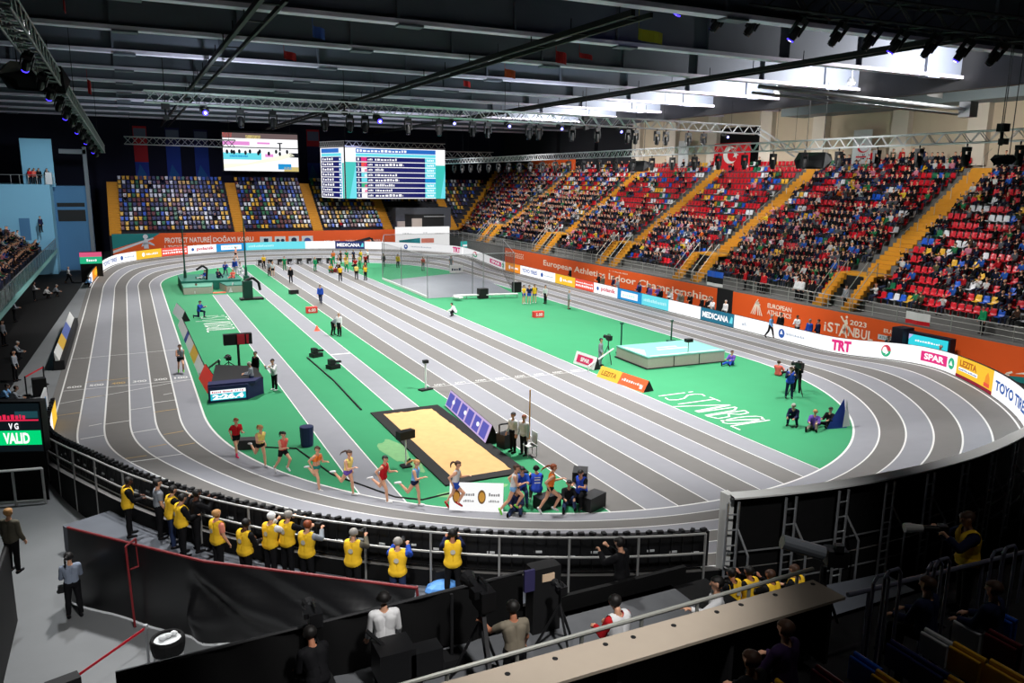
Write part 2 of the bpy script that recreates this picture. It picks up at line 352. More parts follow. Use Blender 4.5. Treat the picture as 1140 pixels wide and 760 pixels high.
def person(label, loc, rz, pose, wear, skin='light', hair='brown', tail=0, scale=1.0, voxel=.017, group=None, cap=False, zoff=None, name='person', rest=True, prnt=None):
    """loc = point on the ground under the lowest foot; wear = [(garment, material)]"""
    S, info = skeleton(**pose); me = grow(S, voxel); c, idx, tt = regions(me, S)
    H, hu, hf, hr = (np.array(info[k]) for k in ('H', 'hu', 'hf', 'hr'))
    co = np.empty(len(me.vertices)*3); me.vertices.foreach_get('co', co); co = co.reshape(-1, 3)
    zmin = co[:, 2].min() if rest else 0
    # face colours: eyes and mouth
    me.materials.clear()
    for q in (SKIN[skin], m_eye, m_lip): me.materials.append(q)
    mi = np.zeros(len(idx), int)
    for s in (-1, 1): mi[np.linalg.norm(c-(H+hr*s*.036+hf*.088+hu*.012), axis=1) < voxel*.75+.004] = 1
    mi[np.linalg.norm((c-(H+hf*.095-hu*.068))*np.array([1, 1, 1]), axis=1) < voxel*.8+.004] = 2
    me.polygons.foreach_set('material_index', mi.tolist())
    root = link_mesh(name, me, None, Vector(loc)); root.rotation_euler = (0, 0, rz); root.scale = (scale,)*3
    props(root, label, 'person', group)
    parts = []
    rel = c-H; isH = np.array([S[i][4] == 'head' for i in range(len(S))])[idx]
    hm = isH & (((rel @ hu) > .045) | ((rel @ hf) < -.005)) & ((rel @ hu) > -.08-.0*(rel @ hf))
    hmesh = clothes_mesh(me, S, c, idx, tt, 'hair', {'head': (0, 1)}, .009, hm)
    if hmesh: hmesh.materials.append(HAIR[hair]); parts.append(('hair', hmesh, hair == 'white' and 'white cap' or None))
    if tail:
        mb = MB(); b0 = H-hf*.1+hu*.03; pts = [b0, b0-hf*.06+hu*.01, b0-hf*.12-hu*.03, b0-hf*(.14+.1*(tail-1))-hu*.12, b0-hf*(.12+.16*(tail-1))-hu*.22]
        for (p, q, r1, r2) in zip(pts[:-1], pts[1:], (.025, .035, .034, .024), (.035, .034, .024, .006)): mb.tube(p, q, r1, 7, r2)
        parts.append(('ponytail', mb.mesh('ponytail', HAIR[hair], smooth=True), None))
    for g, mt in wear:
        reg, off = GAR[g]; m2 = clothes_mesh(me, S, c, idx, tt, g, reg, off)
        if m2:
            m2.materials.append(mt)
            parts.append(('shoes' if g == 'shoe' else g, m2, None))
    if prnt:
        Pp, Uu, Ff, Rr = (Vector(info[k]) for k in ('P', 'U', 'F', 'R')); fnb = lambda u, v: Pp+Rr*u+Uu*v-Ff*.172; mb = MB()
        if prnt == 'bars':
            for v in (.2, .3, .38): mb.poly([fnb(-.1, v), fnb(.1, v), fnb(.1, v+.035), fnb(-.1, v+.035)][::-1])
        else: disc(mb, fnb, 0, .3, .06, None, 12)
        parts.append(('print', mb.mesh('print', m_white if prnt == 'bars' else m_ltgrey_), 'pale print on the back'))
    for nm, m2, lb in parts:
        if nm == 'shoes':
            nm = 'shoe'
        o = link_mesh(nm, m2, root)
        if lb: o['label'] = lb
    if rest:
        for v in [me]+[p[1] for p in parts]:
            v.transform(Matrix.Translation((0, 0, -zmin)))
    info['zmin'] = zmin
    root['_h'] = 0; del root['_h']
    return root, info
def heading(dx, dy): return math.atan2(-dx, dy)
RUN_A = dict(lean=.14, hipL=(.85, .03), kneeL=1.35, hipR=(-.35, .02), kneeR=.35, shL=(-.75, .1), shR=(.45, .12), elL=1.35, elR=1.6, inL=.1, inR=.3, footR=-.5, footL=-.1)
RUN_B = dict(lean=.14, hipR=(.45, .03), kneeR=.35, hipL=(-.45, .02), kneeL=1.75, shR=(-.7, .1), shL=(.4, .12), elR=1.4, elL=1.6, inL=.3, inR=.1, footL=-.6)
RUN_C = dict(lean=.13, hipR=(.9, .03), kneeR=1.4, hipL=(-.3, .02), kneeL=.25, shR=(-.75, .1), shL=(.45, .12), elR=1.35, elL=1.6, inL=.3, inR=.1, footL=-.5)
RUN_D = dict(lean=.13, hipL=(.25, .03), kneeL=.2, hipR=(-.55, .02), kneeR=1.8, shL=(-.6, .1), shR=(.45, .12), elL=1.4, elR=1.6, inR=.3, inL=.1, footR=-.6)
STAND = dict(lean=.02, hipL=(.03, .05), hipR=(-.03, .05), shL=(.05, .14), shR=(.1, .14), elL=.25, elR=.4)
WALK = dict(lean=.05, hipL=(.35, .03), kneeL=.1, hipR=(-.25, .03), kneeR=.35, shL=(-.25, .1), shR=(.3, .1), elL=.3, elR=.5)
SHOOT = dict(lean=.1, hipL=(.05, .09), hipR=(-.05, .09), shL=(1.1, .25), shR=(1.1, .25), elL=1.35, elR=1.35, inL=.5, inR=.5, nod=.15, grip=.9)
HOLD = dict(lean=.06, hipL=(.05, .07), hipR=(-.03, .07), shL=(.45, .15), shR=(.45, .15), elL=1.15, elR=1.15, inL=.4, inR=.4, nod=.35, grip=.9)
LEANR = dict(lean=.35, hipL=(.1, .08), hipR=(-.05, .08), kneeL=.1, shL=(.8, .2), shR=(.8, .2), elL=.5, elR=.5, nod=-.1, grip=.9)
SIT = dict(lean=.06, hipL=(1.45, .1), hipR=(1.45, .1), kneeL=1.45, kneeR=1.45, shL=(.5, .12), shR=(.5, .12), elL=.9, elR=.9, inL=.3, inR=.3)
SITF = dict(lean=-.05, hipL=(2.4, .14), hipR=(1.78, .2), kneeL=1.68, kneeR=.36, shL=(.7, .15), shR=(.7, .15), elL=1.0, elR=1.0, inL=.3, inR=.3, nod=.25, grip=.8)
KNEEL = dict(lean=.2, hipL=(1.45, .08), kneeL=1.6, hipR=(.05, .08), kneeR=1.65, footR=.0, shL=(1.0, .2), shR=(1.0, .2), elL=1.2, elR=1.2, inL=.45, inR=.45, nod=.1, grip=.9)
SQUAT = dict(lean=.5, hipL=(1.9, .2), hipR=(1.9, .2), kneeL=2.2, kneeR=2.2, shL=(1.0, .15), shR=(1.0, .15), elL=.9, elR=.9, inL=.35, inR=.35, nod=-.2, grip=.9)
BEND = dict(lean=.9, hipL=(.15, .1), hipR=(.1, .1), kneeL=.3, kneeR=.3, shL=(.9, .1), shR=(.9, .1), elL=.4, elR=.4)
# ================================================================ THE SETTING
OCX, OCY, OL, OB, OC, ON = 18.75, 62.66, 48.1, 16.21, 18.19, 2.0886
LW, NLANE = 1.04, 6
def _oval():
    t = np.linspace(0, PI/2, 1500); x = OB*np.cos(t)**(2/ON); y = OC*np.sin(t)**(2/ON)+OL/2
    q = np.vstack([np.c_[np.full(400, OB), np.linspace(0, OL/2, 400, endpoint=False)], np.c_[x, y]])
    f = np.vstack([q, (q*[-1, 1])[::-1], q*[-1, -1], (q*[1, -1])[::-1]])
    f = f[np.r_[True, np.linalg.norm(np.diff(f, axis=0), axis=1) > 1e-7]]
    s = np.r_[0, np.cumsum(np.linalg.norm(np.diff(f, axis=0), axis=1))]
    u = np.linspace(0, s[-1], 721)[:-1]
    return np.c_[np.interp(u, s, f[:, 0]), np.interp(u, s, f[:, 1])]+[OCX, OCY]
OV = _oval(); NO = len(OV)
_d = np.roll(OV, -1, 0)-np.roll(OV, 1, 0); _d /= np.linalg.norm(_d, axis=1)[:, None]; ONR = np.c_[_d[:, 1], -_d[:, 0]]; OTG = _d
def bank(y):
    t = np.clip((np.abs(y-OCY)-24.5)/9.0, 0, 1); return t*t*(3-2*t)*.195
OBK = bank(OV[:, 1])
def ring(off, lift=0.0, lanes=None):
    k = off/LW if lanes is None else lanes
    p = OV+ONR*off; return np.c_[p, OBK*max(k, 0)+lift]
def strip(mb, a, b, m=None):
    n = len(a); mb.add(list(a)+list(b), [(i, n+i, n+(i+1) % n, (i+1) % n) for i in range(n)], m)
def ylim(x):
    t = max(0.0, 1-(abs(x-OCX)/OB)**ON); d = OL/2+OC*t**(1/ON); return OCY-d, OCY+d
# -- floor
m_floor = mat('hall_floor', (118, 120, 122), .55, noise=.18, scale=.6)
fl = MB(); fl.poly([(-60, -20, -.02), (90, -20, -.02), (90, 150, -.02), (-60, 150, -.02)])
fl.solo('floor', m_floor, 'grey concrete hall floor around the running track', 'floor', (0, 0, -.02), kind='structure')
# -- track surface
m_lt = mat('track_light_grey', (134, 135, 141), .75, noise=.06, scale=1.5, spec=.15)
m_dk = mat('track_dark_grey', (109, 107, 105), .75, noise=.07, scale=1.5, spec=.15)
m_line = mat('line_white', (214, 214, 212), .7); m_yel = mat('line_ochre', (176, 148, 96), .7)
m_green = mat('infield_green', (56, 136, 94), .8, noise=.06, scale=.7, spec=.15)
tr = MB()
for k in range(NLANE): strip(tr, ring(k*LW), ring((k+1)*LW), k % 2)
strip(tr, ring(NLANE*LW), ring(NLANE*LW+.35), 1)
track = tr.solo('running_track', [m_lt, m_dk], 'grey six lane oval running track with banked bends', 'track', (OCX, OCY, 0), kind='structure')
lm = MB()
for k in range(NLANE+1):
    w = .07 if k else .09; strip(lm, ring(k*LW-w/2, .006+.0), ring(k*LW+w/2, .006))
lm.part('lane_lines', m_line, track)
# cross marks of the left straight and the near-left bend
def lane_pt(px, py, k):
    """ground point on lane boundary k nearest to a pixel"""
    R = ring(k*LW, .007); best = None
    g = at(px, py, 0); i = ((R[:, 0]-g[0])**2+(R[:, 1]-g[1])**2).argmin(); return i
def cross(mb, i0, i1, k0, k1, w=.06, m=0):
    """mark across lanes k0..k1 from oval index i0 to i1"""
    n = 6; L = []; Rr = []
    for j in range(n+1):
        t = j/n; i = i0+(i1-i0)*t; a = int(math.floor(i)) % NO; b = (a+1) % NO; fr = i-math.floor(i)
        o = OV[a]*(1-fr)+OV[b]*fr; nr = ONR[a]*(1-fr)+ONR[b]*fr; tg = OTG[a]; k = k0+(k1-k0)*t; z = (OBK[a]*(1-fr)+OBK[b]*fr)*k+.008
        p = o+nr*k*LW; L.append((*(p-tg*w/2), z)); Rr.append((*(p+tg*w/2), z))
    mb.add(L+Rr, [(i, i+1, n+2+i, n+1+i) for i in range(n)], m)
mk = MB(); PER = 2*(OL+0)
def idx_at(y_left): # index on the left straight with that Y
    c = [i for i in range(NO) if OV[i, 0] < OCX]; return min(c, key=lambda i: abs(OV[i, 1]-y_left))
iA = idx_at(at(170, 391)[1]); iB = idx_at(at(200, 424)[1]); 
cross(mk, iA, iA+2, 0, 6); cross(mk, iB, iB, 0, 6); cross(mk, iB, iB+9, .2, 6)
for d, k0, k1, m in ((-6, 4, 5, 1), (-6, 3, 4, 1), (6, 4.05, 4.9, 1), (9, 1.1, 1.5, 0), (14, 1.0, 2.0, 0), (17, 2.1, 3.0, 0), (20, 1, 2, 1), (16, 5, 5.9, 1), (24, 3, 4, 0), (30, 2, 3, 0), (30, 4, 4.9, 0), (33, 1.1, 1.9, 1), (39, 2.1, 2.8, 1), (40, 1.1, 1.8, 1), (45, 2, 3, 0), (46, 3, 4, 0), (44, 3.2, 4.0, 1), (24, 4.1, 4.6, 0)):
    cross(mk, iB+d, iB+d+.6, k0, k1, .07, m)
mk.part('distance_marks', [m_line, m_yel], track)
nm_ = MB()
for k in range(6):
    i = iB-1; o = OV[i]; x = o[0]-(k+.5)*LW; y = o[1]
    put_text(nm_, str(k+1)+'00', plane_fn((x+.32, y+.25, .009), (-1, 0, 0), (0, -1, 0)) if False else plane_fn((x-.34, y+.2, .009), (1, 0, 0), (0, 1, 0)), 0, .68, 0, .42, 1 if k == 3 else 0)
nm_.part('lane_figures', [m_line, m_yel], track)
sk = MB()   # timber skirt under the raised outer edge
a = ring(NLANE*LW+.35); b = a.copy(); b[:, 2] = -.02; strip(sk, a, b)
sk.part('skirt', m_drape, track)
# -- infield
g = MB(); g.poly([(p[0], p[1], 0.0) for p in OV])
infield = g.solo('infield_mat', m_green, 'flat green infield surface inside the oval track', 'infield', (OCX, OCY, 0), kind='structure')
SX0 = 14.01
for k in range(8):
    x0, x1 = SX0+1.22*k, SX0+1.22*(k+1); xs = np.linspace(x0, x1, 4)
    p = [(x, ylim(x)[0]+.02, .004) for x in xs]+[(x, ylim(x)[1]-.02, .004) for x in xs[::-1]]
    MB().poly(p).part('sprint_lane', m_dk if k % 2 == 0 else m_lt, infield)
sl = MB()
def vline(mb, x, y0, y1, w=.048, z=.008): mb.poly([(x-w/2, y0, z), (x+w/2, y0, z), (x+w/2, y1, z), (x-w/2, y1, z)])
for k in range(9): vline(sl, SX0+1.22*k, *ylim(SX0+1.22*k))
YS = 38.9
sl.poly([(SX0, YS-.02, .008), (SX0+9.76, YS-.02, .008), (SX0+9.76, YS+.02, .008), (SX0, YS+.02, .008)])
R1L = np.mean([at(*q)[0] for q in ((236.8, 328), (275, 379.3), (348.3, 480), (377.9, 520.8))]); R1R = np.mean([at(*q)[0] for q in ((252.6, 326.7), (298.7, 379.3), (383, 480), (444.3, 552.4))])
R2L = np.mean([at(*q)[0] for q in ((287.9, 325.3), (339.2, 369.3), (420, 440), (439.7, 458.7))]); R2R = np.mean([at(*q)[0] for q in ((280, 305.5), (359, 368.7), (420, 416.6), (468.7, 454.7))])
PIT = [at(*q) for q in ((411.6, 459.5), (493, 451.6), (580, 525), (498.4, 543.7))]
PX0 = (PIT[0][0]+PIT[3][0])/2; PX1 = (PIT[1][0]+PIT[2][0])/2; PY1 = (PIT[0][1]+PIT[1][1])/2; PY0 = (PIT[2][1]+PIT[3][1])/2
YV = at(245, 328)[1]
for (xa, xb, y0, y1) in ((R1L, R1R, None, YV), (R2L, R2R, PY1, None)):
    xs = np.linspace(xa, xb, 3); lo = [(x, ylim(x)[0]+.02 if y0 is None else y0, .004) for x in xs]; hi = [(x, ylim(x)[1]-.02 if y1 is None else y1, .004) for x in xs[::-1]]
    MB().poly(lo+hi).part('runway', m_lt, infield)
    for x in (xa, xb): vline(sl, x, ylim(x)[0] if y0 is None else y0, ylim(x)[1] if y1 is None else y1)
tb = at(378, 394)[1]; sl.poly([(R2L, tb-.1, .008), (R2R, tb-.1, .008), (R2R, tb+.1, .008), (R2L, tb+.1, .008)])
sl.part('sprint_lines', m_line, infield)
sn = MB()
for k in range(8):
    x = SX0+1.22*k; put_text(sn, '60M', plane_fn((x+.3, YS+.16, .009), (1, 0, 0), (0, 1, 0)), 0, .62, 0, .34)
sn.part('start_figures', mat('line_worn', (176, 176, 174), .8), infield)
# big floor lettering, reading towards the near end
def floor_word(p0, p1, up, segs=True):
    """p0->p1 baseline (world), 'up' the letter height vector; drawn like the event's thin-stroke wordmark"""
    mb = MB(); o = Vector(p0); ux = (Vector(p1)-o); L = ux.length; fn = plane_fn((o[0], o[1], .01), ux.normalized(), Vector(up)); W_ = L/8.3; t = .1
    def st(a, b, w=t):
        a, b = Vector((a[0], a[1])), Vector((b[0], b[1])); d = (b-a); 
        du = Vector((d[0], d[1]*Vector(up).length)).normalized(); nn = Vector((-du[1], du[0]/Vector(up).length))*w*.5
        mb.poly([fn(*(a-nn)), fn(*(b-nn)), fn(*(b+nn)), fn(*(a+nn))])
    x = 0
    st((.1, 0), (.1, .72)); st((.1, .82), (.1, .95)); x = .45*W_/.9
    S_ = [(.8, .95), (.35, 1), (.1, .85), (.15, .65), (.7, .4), (.8, .2), (.6, .02), (.1, .05)]
    for a, b in zip(S_[:-1], S_[1:]): st((x+a[0]*W_*.9, a[1]), (x+b[0]*W_*.9, b[1]))
    x += W_*1.0; st((x, 1), (x+W_*.95, 1)); st((x+W_*.48, 0), (x+W_*.48, 1))
    x += W_*.75; st((x, -.25), (x+W_*1.0, 1.0)); st((x+W_*1.0, 1.0), (x+W_*1.25, 0)); st((x+W_*1.08, 1.0), (x+W_*1.4, 0))
    x += W_*1.5; st((x, 0), (x, 1)); st((x+.08, 1), (x+W_*.5, .8)); st((x+W_*.5, .8), (x+W_*.62, 0)); st((x+W_*.75, 0), (x+W_*.75, 1))
    B_ = [(0, 1), (.5, .95), (.55, .7), (.15, .52), (.65, .4), (.7, .1), (0, 0)]
    for a, b in zip(B_[:-1], B_[1:]): st((x+W_*.75+a[0]*W_*.9, a[1]), (x+W_*.75+b[0]*W_*.9, b[1]))
    x += W_*1.6; n = 12
    for k in range(n): st((x+W_*.5+W_*.45*math.cos(2*PI*k/n), .5+.5*math.sin(2*PI*k/n)), (x+W_*.5+W_*.45*math.cos(2*PI*(k+1)/n), .5+.5*math.sin(2*PI*(k+1)/n)))
    st((x+W_*.15, .05), (x+W_*.85, .95), t*1.6)
    x += W_*1.1; st((x, 0), (x, 1)); st((x, 0), (x+W_*.7, 0))
    return mb
xb = SX0+9.76+.55
floor_word((xb, at(738, 441)[1]+.2, 0), (xb, at(846, 485)[1], 0), (2.35, 0, 0)).part('floor_lettering', m_line, infield)
pA, pB = at(226, 353), at(240, 372)
floor_word((pA[0]-.2, pA[1]+.4, 0), (pA[0]-.2, pB[1]-.2, 0), (at(246, 352)[0]-pA[0]+.6, 0, 0)).part('floor_lettering', m_line, infield)
# -- outer walls of the hall, roof
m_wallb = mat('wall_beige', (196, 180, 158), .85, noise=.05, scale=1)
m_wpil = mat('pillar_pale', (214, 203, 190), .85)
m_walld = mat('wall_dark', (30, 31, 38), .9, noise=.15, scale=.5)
m_navy = mat('wall_navy', (14, 16, 38), .9, noise=.1, scale=.4)
wr = MB(); XW = 60.6
wr.mm((XW, 0, 0), (XW+.5, 88, 18.6)); wr.solo('wall_right', m_wallb, 'beige rear wall above the long stand of red seats', 'wall', kind='structure')
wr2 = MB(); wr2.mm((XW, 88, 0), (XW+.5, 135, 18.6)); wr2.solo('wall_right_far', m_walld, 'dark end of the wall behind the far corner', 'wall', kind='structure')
wb = MB(); wb.mm((-40, 129.5, 0), (62, 130, 22)); wb.solo('wall_back', m_navy, 'dark navy end wall behind the far stand', 'wall', kind='structure')
wl = MB(); wl.mm((-26.5, -15, 0), (-26, 130, 22)); wl.solo('wall_left', m_walld, 'dark side wall of the hall behind the tier of spectators', 'wall', kind='structure')
for k, y in enumerate((30.5, 41.6, 48.6, 57.5, 64.6, 73, 80.5, 88, 99, 110)):
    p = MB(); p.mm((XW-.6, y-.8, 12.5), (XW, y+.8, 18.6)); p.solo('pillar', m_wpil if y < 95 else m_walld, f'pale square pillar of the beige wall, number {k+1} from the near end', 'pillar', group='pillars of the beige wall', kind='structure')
dk = MB(); dk.mm((XW-.06, 65.5, 12), (XW-.01, 72.2, 16.8)); dk.solo('wall_opening', m_drape, 'dark opening in the beige wall behind the red star and crescent banner', 'opening', kind='structure')
# roof deck and girders
m_deck = mat('roof_deck', (30, 34, 44), .8, noise=.2, scale=.4)
rf = MB(); rf.mm((-27, -15, 20.6), (62, 131, 20.9)); rf.solo('ceiling', m_deck, 'dark metal roof deck high over the arena', 'ceiling', kind='structure')
m_web = mat('girder_web', (92, 97, 110), .7, noise=.15, scale=.5); m_flange = mat('girder_flange', (214, 206, 226), .6, noise=.15, scale=1.5)
GY = [29.0, 37.5, 46, 54.5, 63, 71.5, 80, 88.5, 97, 105.5, 114]
for k, y in enumerate(GY):
    w = MB(); w.mm((-27, y-.09, 18.2), (60, y+.09, 20.6), 0); w.mm((-27, y-.32, 18.0), (60, y+.32, 18.2), 1)
    for x in range(-24, 60, 6): w.mm((x-.06, y-.3, 18.2), (x+.06, y-.09, 20.6), 0)
    for x in range(-24, 58, 12): w.mm((x, y-.36, 17.9), (x+1.2, y+.36, 18.0), 0)
    w.solo('roof_girder', [m_web, m_flange], f'deep grey roof girder with pale lower flange, number {k+1} from near end', 'girder', (16, y, 18), 'roof girders across the hall', 'structure')
pl = MB()
for y0, y1 in zip(GY[:-1], GY[1:]):
    for f in (.33, .66): pl.mm((-27, y0+(y1-y0)*f-.08, 20.2), (62, y0+(y1-y0)*f+.08, 20.6))
pl.solo('roof_purlins', m_dark, 'thin dark purlins under the roof deck', 'purlin', kind='structure')
lb = MB(); lb.mm((51.6, 10, 17.3), (52.2, 92, 20.6)); lb.solo('roof_crossbeam', m_dark, 'dark lengthwise beam ending the bright girders above the long stand', 'beam', kind='structure')
bm_ = MB(); bm_.poly([(-6.3, 44, -.01), (-4.7, 88, -.01), (-4.4, 104, -.01), (-30, 104, -.01), (-30, 44, -.01)]); bm_.solo('floor_dark', m_drape, 'floor under the left tier, coloured black for its shade', 'floor', kind='structure')  # black sheet paints the overhang's shade onto the floor
# low pale roof edge over the long stand
ed = MB(); ed.mm((57.5, 15, 17.2), (60.6, 60, 18.9)); ed.solo('roof_edge_beam', mat('roof_edge', (120, 130, 136), .7), 'pale grey eaves beam over the upper end of the long stand', 'beam', kind='structure')
# -- grandstands (terraced concrete)
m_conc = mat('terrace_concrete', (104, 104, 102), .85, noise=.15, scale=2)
RX0, RZ0, RD, RH, NR = 46.0, 2.9, .82, .585, 17
FY0, FZ0, NF = 115.0, 3.48, 12
st = MB()
st.mm((44.3, 8, 0), (46.0, 115, 2.25))
for i in range(NR): st.mm((RX0+RD*i, 8, 0), (RX0+RD*(i+1), FY0+RD*(i+1), RZ0+RH*i))
st.solo('grandstand_long', m_conc, 'concrete terraces of the long stand with red seats', 'grandstand', kind='structure')
sf = MB(); sf.mm((-2.2, 114.4, 0), (46, 115, 3.2))
for i in range(NF): sf.mm((-2.2, FY0+RD*i, 0), (46+RD*i, FY0+RD*(i+1), FZ0+RH*i))
sf.solo('grandstand_far', mat('terrace_dark', (44, 44, 50), .9, noise=.1), 'concrete terraces of the far stand with many coloured seats', 'grandstand', kind='structure')
# ================================================================ PRINTED WALLS AND LED BOARDS
m_or = mat('banner_orange', (226, 88, 26), .7, noise=.04, scale=1); m_cream = mat('print_cream', (244, 226, 205), .7)
m_teal = mat('print_teal', (20, 120, 118), .7); m_navyp = mat('print_navy', (22, 34, 66), .7); m_ltgrey = mat('print_pale_grey', (205, 208, 210), .7)
def zline(X, px, py): p = atX(px, py, X); return p[1], p[2]
# long orange banner on the front wall of the red stand
XB = 44.22
def wall_fn(X): return lambda u, v: Vector((X, u, v))   # u = world Y, v = z
def wtext(mb, s, pa, pb, h, m=0, bold=.015, base=None):
    """lettering along the wall between two pixels of its baseline, height h metres"""
    ya, za = zline(XB, *pa); yb, zb = zline(XB, *pb); z = (za+zb)/2 if base is None else base
    put_text(mb, s, wall_fn(XB-.03), ya, yb, z, z+h, m, bold)
B1 = (zline(XB, 562, 300)[0], zline(XB, 797, 350)[0]); B2 = (zline(XB, 814, 360)[0], zline(XB, 903, 365)[0]); B3 = (B2[1], zline(XB, 1010, 380)[0]); B4 = (B3[1], 8.0)
def banner(y0, y1, label, extra, z0=0.25, z1=2.22):
    t = thing('wall_banner', label, 'banner', (XB, (y0+y1)/2, z0))
    mb = MB(); mb.mm((XB-.02, y1, z0), (XB+.06, y0, z1)); mb.part('fabric', m_or, t)
    l = MB(); extra(l); 
    if l.v: l.part('lettering', [m_cream, m_ltgrey, m_teal], t, label='cream lettering')
    return t
def b1(l):
    wtext(l, 'European Athletics Indoor Championships', (605, 303), (793, 353), .86, base=.82)
    for z in (1.75, 1.5, 1.28): 
        y0 = zline(XB, 563, 300)[0]; put_text(l, 'EUROPEAN' if z != 1.5 else 'ATHLETICS INDOOR', wall_fn(XB-.03), y0, y0-5.2, z-.1, z+.06)
    ya = zline(XB, 678, 305)[0]; put_text(l, '2 - 5 March 2023', wall_fn(XB-.03), ya, ya-3.4, 1.86, 1.98)
banner(B1[0], B1[1], 'long orange wall banner with the championships title, below the red stand', b1)
def logo_a(l, y0, z0, h, w):
    fn = lambda u, v: Vector((XB-.03, y0-u*w, z0+v*h))
    for o in (0, .17, .34):
        for a, b in (((.0+o, .0), (.38+o*.3, .8)), ((.38+o*.3, .8), (.55+o*.6, 1.0-o)), ((.5+o*.3, .75), (.62+o, .0))):
            d = Vector(b)-Vector(a); n = Vector((-d[1], d[0])).normalized()*.035
            l.poly([fn(*(Vector(a)-n)), fn(*(Vector(b)-n)), fn(*(Vector(b)+n)), fn(*(Vector(a)+n))], 0)
def b2(l):
    y = zline(XB, 836, 350)[0]; logo_a(l, y, .75, 1.25, 1.3)
    y = zline(XB, 854, 350)[0]; put_text(l, 'EUROPEAN', wall_fn(XB-.03), y, y-2.5, 1.5, 1.86); put_text(l, 'ATHLETICS', wall_fn(XB-.03), y, y-2.5, 1.0, 1.36)
banner(B2[0], B2[1], 'orange wall panel with the cream federation emblem, right of the dark doorway', b2)
def b3(l):
    y = zline(XB, 917, 370)[0]
    for s, a, b, z0, z1 in (('i', 0, .2, .7, 1.35), ('S', .35, .9, .7, 1.4), ('T', 1.0, 1.5, .7, 1.4), ('A', 1.45, 2.3, .55, 1.45), ('N', 2.3, 2.9, .7, 1.35), ('B', 2.95, 3.4, .7, 1.35), ('U', 3.5, 4.0, .7, 1.35), ('L', 4.1, 4.55, .72, 1.35), ('2023', 2.4, 3.9, 1.5, 1.85)):
        put_text(l, s, wall_fn(XB-.03), y-a*.92, y-b*.92, z0, z1)
    fn = lambda u, v: Vector((XB-.03, y-1.35-u, 1.3+v))
    for pts in ([(0, .65), (.12, .7), (.42, .35), (.35, .25)], [(.35, .4), (.6, .55), (.7, .2), (.45, .0)], [(.45, .05), (.6, .1), (.45, -.55), (.38, -.5)], [(.55, .1), (.75, .1), (.95, -.35), (.85, -.4)]): l.poly([fn(*p) for p in pts], 0)
    disc(l, fn, .55, .68, .1, 0, 10)
    y = zline(XB, 977, 380)[0]; put_text(l, 'EUROPEAN', wall_fn(XB-.03), y-.4, y-2.9, 1.45, 1.72); rect(l, wall_fn(XB-.03), y, y-3.0, .95, 1.28, 1); put_text(l, 'ATHLETICS INDOOR', wall_fn(XB-.035), y-.1, y-2.9, 1.02, 1.2, 2); put_text(l, 'CHAMPIONSHIPS', wall_fn(XB-.03), y, y-3.0, .5, .75)
banner(B3[0], B3[1], 'orange wall panel with the host city wordmark and the year 2023', b3)
def b4(l):
    y, z = zline(XB, 1115, 420); fn = lambda u, v: Vector((XB-.03, y-u, z+v))
    for pts in ([(0, 0), (.25, .35), (.35, .3), (.1, -.05)], [(.25, .35), (.55, .5), (.6, .4), (.35, .25)], [(.3, .3), (.4, -.4), (.5, -.4), (.42, .3)]): l.poly([fn(*p) for p in pts], 0)
    y, z = zline(XB, 1130, 416)
    fn = lambda u, v: Vector((XB-.03, y-u, z+v)); l.poly([fn(0, 0), fn(.5, .2), fn(.9, 0), fn(.5, .08)], 0)
    l.poly([Vector((XB-.03, 28.5, .25)), Vector((XB-.03, 20, .25)), Vector((XB-.03, 20, 1.1)), Vector((XB-.03, 26, .6))], 2)
banner(B4[0], B4[1], 'plain orange wall banner with small cream figures behind the lit cyan screen', b4)
dw = MB(); yd0, yd1 = B1[1], B2[0]; dw.mm((XB-.02, yd1, 0), (XB+.3, yd0, 2.3)); dw.solo('door_1', m_black, 'dark doorway in the orange wall under the blue white flag', 'door', kind='structure')
# far orange wall
YB = 114.3
def fx(px, py): p = atY(px, py, YB); return p[0], p[2]
fb = thing('wall_banner', 'orange banner with the nature slogan under the far stand', 'banner', (20, YB, 1))
x0, x1 = fx(125, 270)[0], fx(445, 265)[0]
mb = MB(); mb.mm((x0, YB-.02, .3), (x1, YB+.08, 3.45)); mb.part('fabric', m_or, fb)
fnF = lambda u, v: Vector((u, YB-.04, v))
l = MB()
xa, xb_ = fx(183, 262)[0], fx(233, 262)[0]; put_text(l, 'PROTECT NATURE', fnF, xa, xb_, 2.15, 2.85, 0)
rect(l, fnF, fx(234, 262)[0]-.03, fx(234, 262)[0]+.06, 1.6, 3.0, 0)
xa, xb_ = fx(237, 262)[0], fx(282, 262)[0]; put_text(l, 'DOĞAYI KORU', fnF, xa, xb_, 2.15, 3.0, 0)
xa, xb_ = fx(183, 272)[0], fx(232, 272)[0]; put_text(l, '1 TICKET = 1 TREE', fnF, xa, xb_, 1.25, 1.85, 0)
xa, xb_ = fx(361, 272)[0], fx(378, 272)[0]; put_text(l, 'EUROPEAN ATHLETICS', fnF, xa, xb_, 1.7, 2.05, 0)
xa, xb_ = fx(385, 272)[0], fx(405, 272)[0]; put_text(l, 'EUROPEAN ATHLETICS', fnF, xa, xb_, 1.7, 2.05, 0); xa, xb_ = fx(412, 272)[0], fx(424, 272)[0]; put_text(l, 'ISTANBUL', fnF, xa, xb_, 1.7, 2.05, 0)
l.part('lettering', m_cream, fb, label='cream lettering')
l = MB(); l.poly([fnF(x0, 1.5), fnF(fx(170, 262)[0], 2.9), fnF(fx(178, 259)[0], 3.45), fnF(x0, 3.45)], 0); l.poly([fnF(x0, .95), fnF(fx(171, 262)[0], 2.75), fnF(fx(170, 262)[0], 2.95), fnF(x0, 1.3)], 1)
f2 = lambda u, v: Vector((fx(165, 265)[0]-.9+u, YB-.06, 1.5+v))
